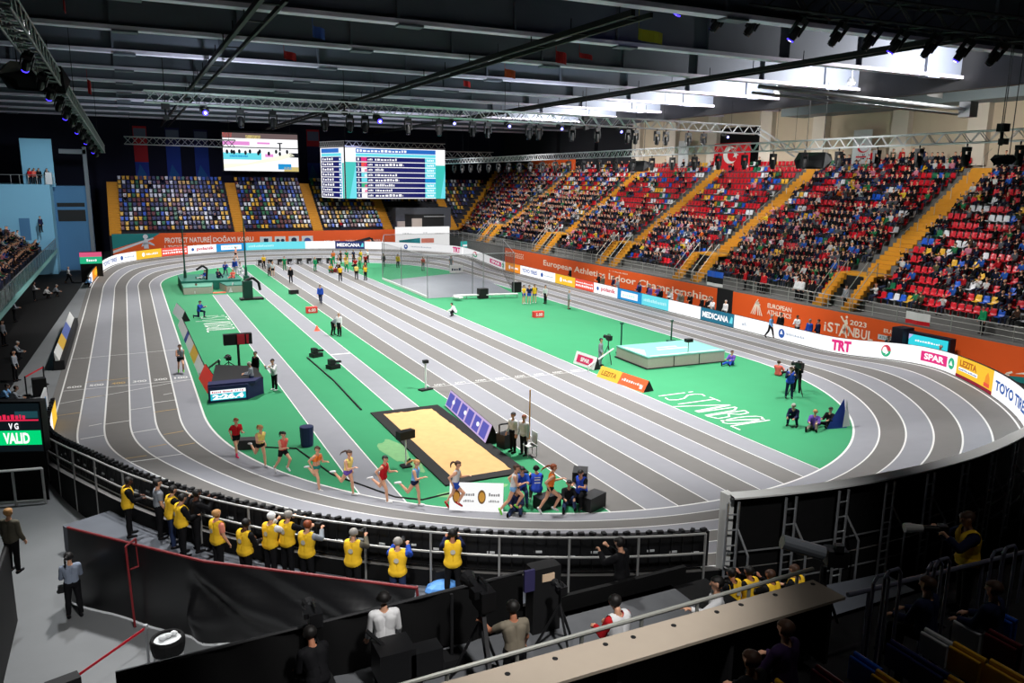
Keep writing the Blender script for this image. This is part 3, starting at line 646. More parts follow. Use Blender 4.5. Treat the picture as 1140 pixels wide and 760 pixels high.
for pts in ([(.3, 0), (.9, 0), (.85, .7), (.35, .7)], [(.2, .6), (1.0, .6), (.7, 1.3), (.45, 1.3)], [(.9, .6), (1.6, .3), (1.6, .5), (1.0, .9)], [(.0, .2), (.4, .4), (.4, .8), (.1, .5)]): l.poly([f2(*p) for p in pts], 1)
disc(l, f2, .58, 1.55, .3, 1, 12); l.part('print', [m_teal, m_ltgrey], fb, label='teal corner with a pale figure')
for k, (pa, pb, kind) in enumerate(((289.5, 305, 'tin'), (306, 320, 'arrows'), (321.5, 335, 'head'), (336, 350.5, 'globe'))):
    xa, xb_ = fx(pa, 270)[0], fx(pb, 270)[0]; q = MB(); rect(q, lambda u, v: Vector((u, YB-.05, v)), xa, xb_-.25, 1.2, 2.75, 0)
    fn = lambda u, v: Vector(((xa+xb_)/2-.12+u, YB-.07, 2.0+v))
    if kind == 'arrows': 
        for a in range(3): disc(q, fn, .38*math.cos(a*2.1+.5), .38*math.sin(a*2.1+.5), .26, 1, 6)
    elif kind == 'globe': disc(q, fn, 0, 0, .5, 2); 
    elif kind == 'head': disc(q, fn, 0, .2, .38, 1); rect(q, fn, -.35, .35, -.6, -.25, 1)
    else: rect(q, fn, -.3, .3, -.5, .5, 1); rect(q, fn, -.06, .06, -.5, .5, 0)
    q.part('sign_panel', [m_ltgrey, m_navyp, mat('print_blue', (50, 80, 150))], fb, label='pale square panel with a dark ' + dict(tin='tin', arrows='ring of arrows', head='head', globe='globe')[kind])

# -- LED boards round the outer edge of the track, clockwise from the far-left bend
LO = 6.42
CW = np.arange(NO)[::-1]
LP = ring(LO, 0, 6.1)[CW]; LNR = ONR[CW]
k0 = int(np.argmin((LP[:, 0]+0)**2*.0+np.abs(LP[:, 1]-62)+1e3*(LP[:, 0] > OCX)))   # start in the middle of the left straight
LP = np.roll(LP, -k0, 0); LNR = np.roll(LNR, -k0, 0)
LS = np.r_[0, np.cumsum(np.linalg.norm(np.diff(LP[:, :2], axis=0), axis=1))]
LPX = np.array([proj(p) for p in LP])
def lp(s):
    p = np.array([np.interp(s, LS, LP[:, i]) for i in range(3)]); n = np.array([np.interp(s, LS, LNR[:, i]) for i in range(2)]); return p, n/np.linalg.norm(n)
S_A = LS[np.argmax(LP[:, 1])]          # top of the far bend
S_N = LS[np.argmin(np.where(LS > 60, LPX[:, 0]*-1, 1e9))]   # where the ring turns edge-on at the right
def s_at(px, lo, hi):
    m = (LS >= lo) & (LS <= hi); q = np.nonzero(m)[0]; return LS[q[np.abs(LPX[q, 0]-px).argmin()]]
S_L = LS[int(np.argmin(np.abs(LP[:, 1]-88)+1e3*(LP[:, 0] > OCX)))]
S_B = s_at(812, S_N, LS[-1]*.8)        # near end of the raised boards
def bh(s): return float(np.interp(s, [0, S_N-14, S_N-2, S_N+6, 400], [1.05, 1.05, 1.45, 2.05, 2.1]))
def bfn(s0, s1, d=.0, vs=1.0):
    """u in 0..1 along the board, v in 0..1 up; d metres towards the infield"""
    def f(u, v):
        s = s0+(s1-s0)*u; p, n = lp(s); return Vector((p[0]-n[0]*d, p[1]-n[1]*d, p[2]+.04+v*(bh(s)-.04)*vs))
    return f
L_WHITE = led('white', (250, 250, 252), 1.15); L_ORANGE = led('orange', (246, 150, 40), 1.0); L_YEL = led('yellow', (252, 200, 50), 1.0); L_RED = led('red', (240, 84, 66), 1.0); L_BLUE = led('blue', (30, 150, 215), 1.0); L_CYAN = led('cyan', (110, 226, 240), 1.0); L_NAVY = led('navy', (34, 50, 110), 1.0); L_TEAL = led('teal', (30, 112, 140), 1.0); L_PINK = led('magenta', (232, 46, 130), 1.0); L_TXB = led('text_blue', (40, 90, 170), 1.0); L_TXG = led('text_grey', (176, 190, 205), 1.0); L_TXR = led('text_red', (214, 60, 84), 1.0); L_GRN = led('green', (40, 180, 130), 1.0); L_BRN = led('brown', (190, 100, 20), 1.0); L_PALE = led('pale_cyan', (190, 244, 248), 1.05); L_MAR = led('maroon', (150, 20, 50), .9)
LEDM = [L_WHITE, L_ORANGE, L_YEL, L_RED, L_BLUE, L_CYAN, L_NAVY, L_TEAL, L_PINK, L_TXB, L_TXG, L_TXR, L_GRN, L_BRN, L_PALE, L_MAR]
WHITE, ORANGE, YEL, RED, BLUE, CYAN, NAVY, TEAL, PINK, TXB, TXG, TXR, GRN, BRN, PALE, MAR = range(16)
m_casing = mat('board_casing', (22, 22, 24), .5)
def led_board(s0, s1, face, deco, label):
    mid, _ = lp((s0+s1)/2); t = thing('led_board', label, 'LED board', (mid[0], mid[1], mid[2]), group='LED boards round the track')
    n = max(2, int((s1-s0)/.9)); f = bfn(s0, s1, .0); bk = bfn(s0, s1, -.14); ft = bfn(s0, s1, .012)
    c = MB(); vs = []
    for i in range(n+1):
        u = i/n; vs += [f(u, 0)-Vector((0, 0, .04)), f(u, 1), bk(u, 1), bk(u, 0)-Vector((0, 0, .04))]
    fs = []
    for i in range(n):
        a, b = i*4, i*4+4
        for j in range(4): fs.append((a+j, a+(j+1) % 4, b+(j+1) % 4, b+j))
    fs += [(3, 2, 1, 0), (n*4, n*4+1, n*4+2, n*4+3)]
    c.add(vs, fs); c.part('casing', m_casing, t)
    e = MB()
    for i in range(n): e.poly([ft(i/n, 0.0), ft((i+1)/n, 0.0), ft((i+1)/n, 1), ft(i/n, 1)], face)
    e.part('screen', LEDM, t)
    if deco:
        q = MB(); fn = bfn(s0, s1, .024); fn.over = bfn(s0, s1, .045); deco(q, fn, s1-s0); 
        if q.v: q.part('lettering', LEDM, t)
    return t
def d_text(s, u0, u1, v0, v1, m, bold=.03): return lambda q, fn, L: put_text(q, s, fn, u0, u1, v0, v1, m, bold)
def dashes(q, fn, u0, u1, v0, v1, m, n=9):
    """lettering too blurred to read: a broken line of small strokes"""
    r = random.Random(n*7+m); u = u0
    while u < u1:
        w = (u1-u0)/n*r.uniform(.35, .9); rect(q, fn, u, min(u+w, u1), v0, v1-(v1-v0)*r.choice((0, .2, .35)), m); u += w+(u1-u0)/n*.3
def d_toyo(q, fn, L): put_text(q, 'TOYO TIRES', fn, .06, .5, .3, .72, TXB, .03); disc(q, fn, .64, .5, .035, TXB, 10, .25); dashes(q, fn, .7, .95, .42, .58, TXG)
def d_pol(q, fn, L): put_text(q, 'polanik', fn, .32, .92, .25, .75, TXR, .03); disc(q, fn, .18, .5, .05, TXB, 8, .2)
def d_blue(q, fn, L): rect(q, fn, .16, .84, .2, .8, WHITE); dashes(q, fn.over, .24, .76, .4, .62, PALE, 6)
def d_cyan(q, fn, L): dashes(q, fn, .08, .92, .38, .66, PALE, 14)
def d_med(q, fn, L): put_text(q, 'MEDICANA', fn, .06, .84, .26, .74, WHITE, .04); q.poly([fn(.86, .25), fn(.96, .25), fn(.96, .7), fn(.92, .8)], CYAN)
def d_yel(q, fn, L): disc(q, fn, .3, .5, .06, WHITE, 10, .25); dashes(q, fn, .42, .86, .38, .6, WHITE, 6)
def d_red(q, fn, L): dashes(q, fn, .05, .95, .6, .74, WHITE, 14); dashes(q, fn, .05, .95, .25, .48, WHITE, 10)
def d_spar(q, fn, L): rect(q, fn, .2, .78, .22, .78, PINK); put_text(q, 'SPAR', fn.over, .28, .72, .34, .68, WHITE, .04); disc(q, fn, .88, .5, .07, GRN, 12, .3); q.poly([fn.over(.84, .4), fn.over(.92, .4), fn.over(.88, .66)], WHITE)
def d_trt(q, fn, L): put_text(q, 'TRT', fn, .24, .76, .14, .86, PINK, .06)
def d_round(q, fn, L): 
    disc(q, fn, .5, .5, .42/L, TXR, 14, .36, 0, PI); disc(q, fn, .5, .5, .42/L, GRN, 14, .36, PI, 2*PI); disc(q, fn.over, .5-.1/L, .55, .2/L, WHITE, 10, .2); q.poly([fn.over(.5, .25), fn.over(.5+.25/L, .4), fn.over(.5, .7)], WHITE)
def d_drop(q, fn, L): 
    q.poly([fn(.1+.3/L*math.sin(a)*(1.0 if k else 0), .45+.33*math.cos(a)) for k, a in enumerate(np.linspace(0, 2*PI, 12, endpoint=False))], TXB); q.poly([fn.over(.1-.14/L, .4), fn.over(.1+.14/L, .4), fn.over(.1, .7)], WHITE); dashes(q, fn, .2, .62, .42, .58, TXG, 14)
def d_food(q, fn, L):
    rect(q, fn, 0, 1, 0, .14, MAR); put_text(q, 'LEZITA', fn, .08, .52, .56, .86, BRN, .04); rect(q, fn, .06, .56, .34, .5, WHITE); dashes(q, fn.over, .08, .54, .38, .46, TXB, 12); q.poly([fn(.76, .2), fn(.92, .2), fn(.9, .6), fn(.84, .82), fn(.78, .6)], ORANGE); rect(q, fn.over, .76, .92, .2, .36, RED)
def d_emb(q, fn, L): dashes(q, fn, .2, .3, .35, .6, TXG, 2)
FAR = [(98, 103.5, WHITE, lambda q, fn, L: disc(q, fn, .5, .5, .2, TXB, 10, .3), 'narrow white LED board with a blue emblem at the left end of the far bend'),
       (103.5, 113.5, ORANGE, lambda q, fn, L: disc(q, fn, .45, .5, .2, YEL, 8, .3), 'short orange LED board on the far-left bend'),
       (113.5, 152, WHITE, d_toyo, 'white LED board with blue tyre lettering on the far-left bend'), (152, 179, YEL, d_yel, 'yellow LED board on the far-left bend'), (179, 208, RED, d_red, 'red LED board between the yellow and white ones on the far bend'),
       (208, 240, WHITE, d_pol, 'white LED board with red lettering in front of the nature slogan'), (240, 274.5, BLUE, d_blue, 'blue LED board with a white box on the far bend'), (274.5, 306, CYAN, d_cyan, 'cyan LED board below the pale square signs'), (306, 340, CYAN, None, 'plain cyan LED board left of the white ones on the far bend'), (340, 374, WHITE, None, 'blank white LED board left of the navy one on the far bend'),
       (374, 406.5, NAVY, d_med, 'navy LED board with white lettering on the far bend'), (406.5, 447, WHITE, None, 'blank white LED board right of the navy one on the far bend')]
px_prev = S_L
for a, b, face, deco, lab in FAR:
    led_board(s_at(a, S_L-12, S_A+60) if a > 98 else S_L, s_at(b, S_L-12, S_A+60), face, deco, lab)
RIGHT = [(447, 500, WHITE, d_drop, 'white LED board with a faint drop emblem before the white corner block'), (500, 517, WHITE, d_trt, 'white LED board with pink letters at the far right bend'), (517, 541, WHITE, d_round, 'white LED board with a round red green emblem at the far right bend'), (541, 562, WHITE, d_spar, 'white LED board with red box behind the cage'), (562, 579, ORANGE, d_yel, 'small orange LED board right of the cage'), (579, 618, WHITE, d_toyo, 'white LED board with dark blue lettering below the orange title banner'), (618, 640, YEL, d_yel, 'yellow LED board on the long straight'), (640, 661, RED, d_red, 'red LED board on the long straight'), (661, 687, WHITE, d_pol, 'white LED board with red lettering on the long straight'), (687, 714, BLUE, d_blue, 'blue LED board with a white box on the long straight'), (714, 745, CYAN, d_cyan, 'cyan LED board on the long straight'), (745, 780, WHITE, None, 'blank white LED board left of the teal one'), (780, 818, TEAL, d_med, 'teal LED board with white lettering under the dark doorway'), (818, 866, WHITE, d_emb, 'white LED board with a faint mark right of the teal one'), (866, 916, WHITE, d_drop, 'white LED board with a blue drop emblem'), (916, 958, WHITE, d_trt, 'white LED board with large pink letters on the near right bend'), (958, 1013, WHITE, d_round, 'white LED board with a round red green emblem under the city wordmark'), (1013, 1062, WHITE, d_spar, 'white LED board with a pink box and a green round emblem'), (1062, 1102, YEL, d_food, 'yellow LED board with a maroon lower edge')]
S_lo = s_at(447, S_L-12, S_A+60)-1
for a, b, face, deco, lab in RIGHT: led_board(s_at(a, S_lo, S_N), s_at(b, S_lo, S_N), face, deco, lab)
led_board(s_at(1102, S_lo, S_N), S_N-3.0, WHITE, d_text('TOYO TIRES', .06, .94, .3, .7, TXB, .04), 'white LED board with large blue tyre lettering at the nearest right bend')
led_board(S_N-3.0, S_N+1.5, CYAN, lambda q, fn, L: disc(q, fn, .3, .5, .1, TXB, 12, .3), 'pale blue LED board turning edge-on at the right end')
# near bend: the same wall seen from behind, with white top edge and steel frames down to the floor
nb = int((S_B-S_N-1.5)/1.5)
ss = np.linspace(S_N+1.5, S_B, nb+1)
bw = thing('board_wall', 'black rear side of the raised board wall with white top edge, near right bend', 'barrier', tuple(lp((ss[0]+ss[-1])/2)[0]))
c = MB(); e = MB(); fc = MB()
for a, b in zip(np.linspace(ss[0], ss[-1], 40)[:-1], np.linspace(ss[0], ss[-1], 40)[1:]):
    f, bk, b2_ = bfn(a, b, 0), bfn(a, b, -.1), bfn(a, b, -.4)
    c.add([f(0, 0), f(1, 0), f(1, .97), f(0, .97), bk(0, 0), bk(1, 0), bk(1, .97), bk(0, .97)], [(0, 1, 2, 3), (7, 6, 5, 4), (0, 4, 5, 1)])
    e.add([f(0, .95), f(1, .95), f(1, 1.02), f(0, 1.02), b2_(0, 1.0), b2_(1, 1.0), b2_(1, 1.02), b2_(0, 1.02)], [(0, 1, 2, 3), (7, 6, 5, 4), (3, 2, 6, 7), (0, 4, 5, 1)])
c.part('panel', m_drape, bw); e.part('top_edge', m_white, bw, label='white top edge')
for i, s in enumerate(ss):
    p, n = lp(s); h = bh(s); q = MB(); z1 = p[2]+h-.1
    P = lambda d, z, e=0: (p[0]+n[0]*d-n[1]*e, p[1]+n[1]*d+n[0]*e, z)
    for e in (-.15, .15): q.tube(P(.34, 0, e), P(.34, z1, e), .035)
    for z in np.arange(.3, z1, .42): q.tube(P(.34, z, -.15), P(.34, z, .15), .022)
    q.tube(P(.34, z1-.7, .15), P(.7, z1-1.3, .3), .03); q.tube(P(.7, z1-1.3, .3), P(.7, 0, .3), .03)
    q.part('frame', m_alu, bw, label='steel ladder frame')
q = MB()
for z in (.8, 1.7):
    for a, b in zip(ss[:-1], ss[1:]):
        pa, na = lp(a); pb, nb_ = lp(b); q.tube((pa[0]+na[0]*.2, pa[1]+na[1]*.2, z), (pb[0]+nb_[0]*.2, pb[1]+nb_[1]*.2, z), .025)
q.part('rail', m_steel, bw)
p, n = lp(S_B); q = MB(); q.beam((p[0], p[1], 0), (p[0], p[1], p[2]+bh(S_B)+.03), .22, .28); q.part('end_post', m_white, bw, label='white end post')
# raised fence with hand rail along the near bend (photographers' side)
S_F = s_at(52, S_B, LS[-1]); ss = np.linspace(S_B+.6, S_F, 19)
rl = thing('railing', 'white two-bar railing along the near bend in front of the photographers', 'railing', tuple(lp((ss[0]+ss[-1])/2)[0]))
P = lambda s, z, d=0.16: (lp(s)[0][0]+lp(s)[1][0]*d, lp(s)[0][1]+lp(s)[1][1]*d, z)
fine = np.linspace(ss[0], ss[-1], 60)
for zz, nm in ((1.08, 'top_rail'), (.55, 'middle_rail')):
    q = MB(); q.path([P(s, lp(s)[0][2]+zz) for s in fine], .032, 8); q.part(nm, m_rail, rl)
for s in ss: q = MB(); q.tube(P(s, 0), P(s, lp(s)[0][2]+1.08), .032); q.part('post', m_rail, rl)
q = MB()
for a, b in zip(fine[:-1], fine[1:]): q.add([P(a, 0, -.02), P(b, 0, -.02), P(b, lp(b)[0][2]+.08, -.02), P(a, lp(a)[0][2]+.08, -.02)], [(0, 1, 2, 3)])
q.part('kick_board', m_drape, rl)
# LED boards of the near bend seen from behind: black casings with clips along the top
nn_ = 16; sb = np.linspace(S_B+.35, S_F+1.5, nn_+1)
for i, (a, b) in enumerate(zip(sb[:-1], sb[1:])):
    mid, _ = lp((a+b)/2); t = thing('led_board', f"black rear of LED board behind the white railing, number {i+1} from white post", 'LED board', tuple(mid), group='LED boards of the near bend'); n = 3
    f = lambda u, v, d: Vector((lp(a+(b-a)*u)[0][0]-lp(a+(b-a)*u)[1][0]*d, lp(a+(b-a)*u)[0][1]-lp(a+(b-a)*u)[1][1]*d, lp(a+(b-a)*u)[0][2]+v))
    q = MB()
    for j in range(n):
        u0, u1 = j/n, (j+1)/n; q.add([f(u0, .02, .3), f(u1, .02, .3), f(u1, .98, .3), f(u0, .98, .3), f(u0, .02, .16), f(u1, .02, .16), f(u1, .98, .16), f(u0, .98, .16)], [(0, 1, 2, 3), (7, 6, 5, 4), (3, 2, 6, 7), (0, 4, 5, 1)])
    q.part('casing', m_blackp, t); q = MB()
    for j in range(7): p0 = f((j+.5)/7, 1.0, .22); q.box(p0, (.16, .1, .1), j*.7); q.tube(f((j+.5)/7, .1, .13), f((j+.5)/7, .95, .13), .02, 5)
    q.part('clips', m_blackp, t); q = MB()
    for j in range(3): q.box(f((j+.6)/3.4, .42+.06*((i+j) % 3), .145), (.2, .03, .05), math.atan2(lp(a)[1][1], lp(a)[1][0])+PI/2)
    q.part('plates', m_ltgrey, t, label='small pale label plates')
    q = MB(); 
    for j in range(n): q.poly([f(j/n, .06, .305), f((j+1)/n, .06, .305), f((j+1)/n, .94, .305), f(j/n, .94, .305)][::-1])
    q.part('screen', L_WHITE if i % 3 else L_YEL, t)
# floor behind that railing, a little above the hall floor
fl_ = MB(); fine2 = np.linspace(S_B-1, s_at(126, S_B, LS[-1]), 50)
for a, b in zip(fine2[:-1], fine2[1:]): fl_.add([P(a, .8, .2), P(b, .8, .2), P(b, .8, 1.6), P(a, .8, 1.6), P(a, 0, 1.6), P(b, 0, 1.6)], [(0, 1, 2, 3), (3, 2, 5, 4)])
fine4 = np.linspace(S_B-4.4, S_B-1, 8)
for a, b in zip(fine4[:-1], fine4[1:]): fl_.add([P(a, .8, .8), P(b, .8, .8), P(b, .8, 2.4), P(a, .8, 2.4), P(a, 0, 2.4), P(b, 0, 2.4)], [(0, 1, 2, 3), (3, 2, 5, 4)])
fl_.solo('floor_platform', mat('platform_grey', (92, 96, 104), .7, noise=.15, scale=2), 'low grey platform for the photographers behind the near railing', 'platform', kind='structure')
bf = MB(); fine3 = np.linspace(S_N+1.5, S_B+.5, 40)
for a, b in zip(fine3[:-1], fine3[1:]): bf.add([P(a, .004, .3), P(b, .004, .3), P(b, .004, 9.0), P(a, .004, 9.0)], [(0, 1, 2, 3)])
bf.solo('floor_black', m_drape, 'floor behind the raised board wall, coloured black for the darkness there', 'floor', kind='structure')  # black sheet paints an unlit look onto floor the spots would reach
# ================================================================ SEATS, SPECTATORS AND STAND FITTINGS
SEATC = {'red': (196, 16, 34), 'white': (214, 216, 220), 'blue': (26, 84, 190), 'yellow': (222, 170, 40), 'green': (20, 104, 66), 'maroon': (96, 20, 30), 'navy': (24, 34, 92)}
m_seat = {k: mat('seat_plastic_'+k, v, .35, spec=.5) for k, v in SEATC.items()}
def seat_geo(simple=False):
    q = MB()   # facing -X, origin on the tread at the front of the seat
    if simple:
        q.box((.22, 0, .42), (.4, .36, .05)); q.add([(.42, -.14, .40), (.42, .14, .40), (.50, .2, .84), (.50, -.2, .84), (.47, -.14, .38), (.47, .14, .38), (.54, .2, .83), (.54, -.2, .83)], [(3, 2, 1, 0), (4, 5, 6, 7), (2, 3, 7, 6), (0, 4, 7, 3), (1, 2, 6, 5)])
        return q
    n = 6
    prof = [(0.0, .40), (.05, .43), (.2, .405), (.36, .41), (.42, .46), (.46, .62), (.50, .80), (.52, .83), (.545, .82), (.50, .60), (.465, .42), (.40, .37), (.2, .36), (.03, .385)]
    W_ = [.2, .21, .215, .215, .215, .21, .185, .17, .17, .2, .215, .215, .21, .2]
    vs = []
    for (x, z), w in zip(prof, W_):
        for j in range(n+1):
            t = -1+2*j/n; dish = .03*(t*t); vs.append((x-(dish if .42 <= x <= .52 and z > .5 else 0), t*w, z+(dish if x < .42 else 0)))
    k = len(prof); fs = [(i*(n+1)+j, i*(n+1)+j+1, ((i+1) % k)*(n+1)+j+1, ((i+1) % k)*(n+1)+j) for i in range(k) for j in range(n)]
    fs += [tuple(i*(n+1) for i in range(k)), tuple(i*(n+1)+n for i in range(k))[::-1]]
    q.add(vs, fs); q.box((.25, 0, .18), (.06, .06, .36)); return q
STAIRS = [24.3, 40.2, 56.9, 70.3, 85.3, 102.5]
BLOCK = {0: 'nearest block of the long stand', 1: 'block between first and second yellow stairs', 2: 'block between second and third yellow stairs', 3: 'block between third and fourth yellow stairs', 4: 'block between fourth and fifth yellow stairs', 5: 'block before the far corner'}
def blk(y): return sum(1 for s in STAIRS[1:] if y > s)
ORD = ['front', 'second', 'third', 'fourth', 'fifth', 'sixth', 'seventh', 'eighth', 'ninth', 'tenth', 'eleventh', 'twelfth', 'thirteenth', 'fourteenth', 'fifteenth', 'sixteenth', 'top']
rs = random.Random(11)
def occupancy(i, y):
    b = blk(y); u = i/16
    if b == 0: return .42 if u < .75 else .8
    if b == 1: return .9 if u < .45 else (.45 if y > 50 else .68)
    if b == 2: return .82 if u < .4 else .16
    if b == 3: return .85 if u < .5 else .18
    if b == 4: return .85 if u < .6 else .3
    return .8 if u < .6 else .5
SLOTS = []   # (x, y, z, rz, row, kind, seat colour)
for i in range(NR):
    y = 9.0
    while y < 114.5:
        near = min(abs(y-s) for s in STAIRS); gap = 1.15 if i >= 4 else 1.95
        if near > gap:
            run = rs.random()
            c = 'red' if (math.sin(y*1.7+i*2.3)+math.sin(y*.63-i*1.1) > -.55) else rs.choice(['white', 'blue', 'yellow', 'green', 'white', 'blue'])
            if y > 86 and rs.random() < .35: c = rs.choice(['white', 'blue', 'yellow', 'white'])
            clump = .5+.5*math.sin(y*.9+i*1.9)*math.sin(y*.31+i*.7)
            occ = rs.random() < occupancy(i, y)*(.55+.75*clump)
            SLOTS.append((RX0+RD*i+.2, y, RZ0+RH*i, 0.0, i, 'long', c, occ))
        y += .52
FSTAIRS = [-1.5, 13.9, 24.6, 35.0, 45.4]
for j in range(NF):
    x = -.6
    while x < 45.8+RD*j:
        if min(abs(x-s-(0 if s < 40 else 0)) for s in FSTAIRS) > .85 and not (36.2 < x < 45 and j < 6) and abs((x-46)-RD*j) > .6:
            SLOTS.append((x, FY0+RD*j+.2, FZ0+RH*j, PI/2, j, 'far', rs.choice(['blue', 'navy', 'maroon', 'yellow', 'white', 'green', 'maroon', 'navy', 'navy', 'white', 'yellow']), rs.random() < .035))
        x += .55
for j in range(1, NR):   # the wedge that closes the corner
    y = FY0+.3
    while y < FY0+RD*j-.6:
        SLOTS.append((RX0+RD*j+.2, y, RZ0+RH*j, 0.0, j, 'long', rs.choice(['red', 'red', 'white', 'blue', 'yellow', 'maroon']), rs.random() < .25)); y += .52
def visible(s):
    px, py = proj((s[0], s[1], s[2]+.6)); return -5 < px < 1145 and 0 < py < 760
SLOTS = [s for s in SLOTS if visible(s)]
dist = lambda s: (s[0]**2+s[1]**2+(s[2]-11)**2)
def merge(name, items, mats, label, cat, group=None):
    """items: (verts Nx3, faces, matidx list, x, y, z, rz) -> one mesh of kind stuff"""
    V_, F_, M_ = [], [], []; n = 0
    for v, f, mi, x, y, z, rz in items:
        c, s = math.cos(rz), math.sin(rz); w = np.c_[v[:, 0]*c-v[:, 1]*s+x, v[:, 0]*s+v[:, 1]*c+y, v[:, 2]+z]
        V_.append(w); F_.extend([tuple(i+n for i in q) for q in f]); M_.extend(mi); n += len(v)
    me = bpy.data.meshes.new(name); me.from_pydata(np.concatenate(V_).tolist(), [], F_)
    for q in mats: me.materials.append(q)
    me.polygons.foreach_set('material_index', M_); me.update()
    return props(link_mesh(name, me), label, cat, group, 'stuff')
# ---- seats: the largest-looking free ones as objects, the rest as one mass
free = sorted([s for s in SLOTS if not s[7]], key=dist); taken = sorted([s for s in SLOTS if s[7]], key=dist)
seat_me = {k: seat_geo().mesh('stadium_seat', m_seat[k], smooth=True) for k in SEATC}
CN = {'navy': 'dark blue'}
for s in free[:285]:
    o = link_mesh('stadium_seat', seat_me[s[6]], None, (s[0], s[1], s[2])); o.rotation_euler = (0, 0, s[3])
    L = f"empty {CN.get(s[6], s[6])} plastic seat, {ORD[s[4]]} row, {BLOCK[blk(s[1])]}"
    props(o, L, 'seat', L)
sg = seat_geo(True); sv = np.array(sg.v); keys = list(SEATC)
merge('stadium_seats', [(sv, sg.f, [keys.index(s[6])]*len(sg.f), s[0], s[1], s[2], s[3]) for s in free[285:]+taken], [m_seat[k] for k in keys], 'remaining rows of red and coloured seats in the long and far stands', 'seats')
# ---- spectators
TOPC = [('black', (14, 14, 17), 38), ('navy', (22, 26, 46), 18), ('grey', (84, 86, 92), 8), ('white', (190, 190, 190), 7), ('red', (150, 22, 30), 6), ('blue', (40, 82, 160), 8), ('brown', (74, 54, 44), 6), ('olive', (72, 76, 54), 4), ('pink', (190, 120, 140), 2), ('yellow', (210, 180, 50), 2), ('green', (40, 110, 70), 2), ('orange', (210, 96, 30), 1)]
TN = [t[0] for t in TOPC]; TWt = [t[2] for t in TOPC]
m_top = mat('spectator_top', (80, 80, 80), .8, objcol=True, spec=.1)
m_trs = [mat('spectator_jeans', (34, 42, 66), .8), mat('spectator_black_trousers', (18, 18, 20), .8)]
POSES = [SIT, {**SIT, 'lean': .25, 'shL': (.7, .1), 'shR': (.7, .1)}, {**SIT, 'lean': -.08, 'nod': .3}, {**SIT, 'shR': (1.3, .2), 'elR': 1.5, 'turn': .4}, {**SIT, 'shL': (1.0, .3), 'shR': (1.0, .3), 'elL': 1.4, 'elR': 1.4, 'inL': .6, 'inR': .6}, {**SIT, 'turn': -.5, 'lean': .12}]
def crowd_mesh(pose, voxel, decim, mats, hair, tr_):
    S, info = skeleton(**pose); me = grow(S, voxel, decim); c, idx, tt = regions(me, S)
    H, hu, hf = (np.array(info[k]) for k in ('H', 'hu', 'hf')); mi = []
    for k in range(len(idx)):
        r = S[idx[k]][4]
        if r == 'head': rel = c[k]-H; mi.append(1 if (rel @ hu > .045 or rel @ hf < 0) and rel @ hu > -.08 else 0)
        elif r in ('neck',) or r[:4] == 'hand': mi.append(0)
        elif r[:5] in ('thigh', 'pelvi') or r[:4] == 'shin': mi.append(3)
        elif r[:4] == 'foot': mi.append(4)
        else: mi.append(2)
    me.materials.clear()
    for q in mats: me.materials.append(q)
    me.polygons.foreach_set('material_index', mi)
    z = min(v.co[2] for v in me.vertices); me.transform(Matrix.Translation((0, -.25, -z))); me.transform(Matrix.Rotation(PI/2, 4, 'Z'))
    me.name = 'spectator'; return me, mi
hk = ['black', 'brown', 'blond', 'grey', 'red', 'black']
crowd = [crowd_mesh(p, .028, 0, [SKIN['light'], HAIR[hk[k]], m_top, m_trs[k % 2], m_blackp], None, None)[0] for k, p in enumerate(POSES)]
def pick(s): 
    w = list(TWt)
    return rs.choices(range(len(TOPC)), w)[0]
def spectator(s, where, me=None):
    k = pick(s); o = link_mesh('spectator', me or rs.choice(crowd), None, (s[0], s[1], s[2]+rs.uniform(-.01, .0))); o.rotation_euler = (0, 0, s[3]+rs.uniform(-.25, .25)); o.scale = (rs.uniform(.92, 1.03),)*3
    o.color = rgb(*TOPC[k][1])+(1,)
    L = f"spectator in {TN[k]} top seated in {where}"
    return props(o, L, 'person', L)
for s in taken[:225]: spectator(s, f"{ORD[s[4]]} row, {BLOCK[blk(s[1])] if s[5] == 'long' else 'far stand'}")
low = []
for k, p in enumerate(POSES[:5]):
    me, _ = crowd_mesh(p, .04, .22, [SKIN['light']]*5, None, None); mi = np.empty(len(me.polygons), np.int32); me.polygons.foreach_get('material_index', mi)
    low.append((np.array([tuple(v.co) for v in me.vertices]), [tuple(q.vertices) for q in me.polygons], mi))
pal = [SKIN['light'], HAIR['black'], HAIR['brown']]+m_trs+[mat('crowd_top_'+t[0].replace(' ', '_'), t[1], .8, spec=.1) for t in TOPC]
items = []
for s in taken[225:]:
    v, f, mi = rs.choice(low); h = rs.choice((1, 1, 2)); tr_ = rs.choice((3, 4)); tp = 5+pick(s); mp = {0: 0, 1: h, 2: tp, 3: tr_, 4: 4}
    items.append((v, f, [mp[int(q)] for q in mi], s[0], s[1], s[2], s[3]+rs.uniform(-.25, .25)))
merge('spectators', items, pal, 'mass of seated spectators filling the farther blocks of the stands', 'spectators')
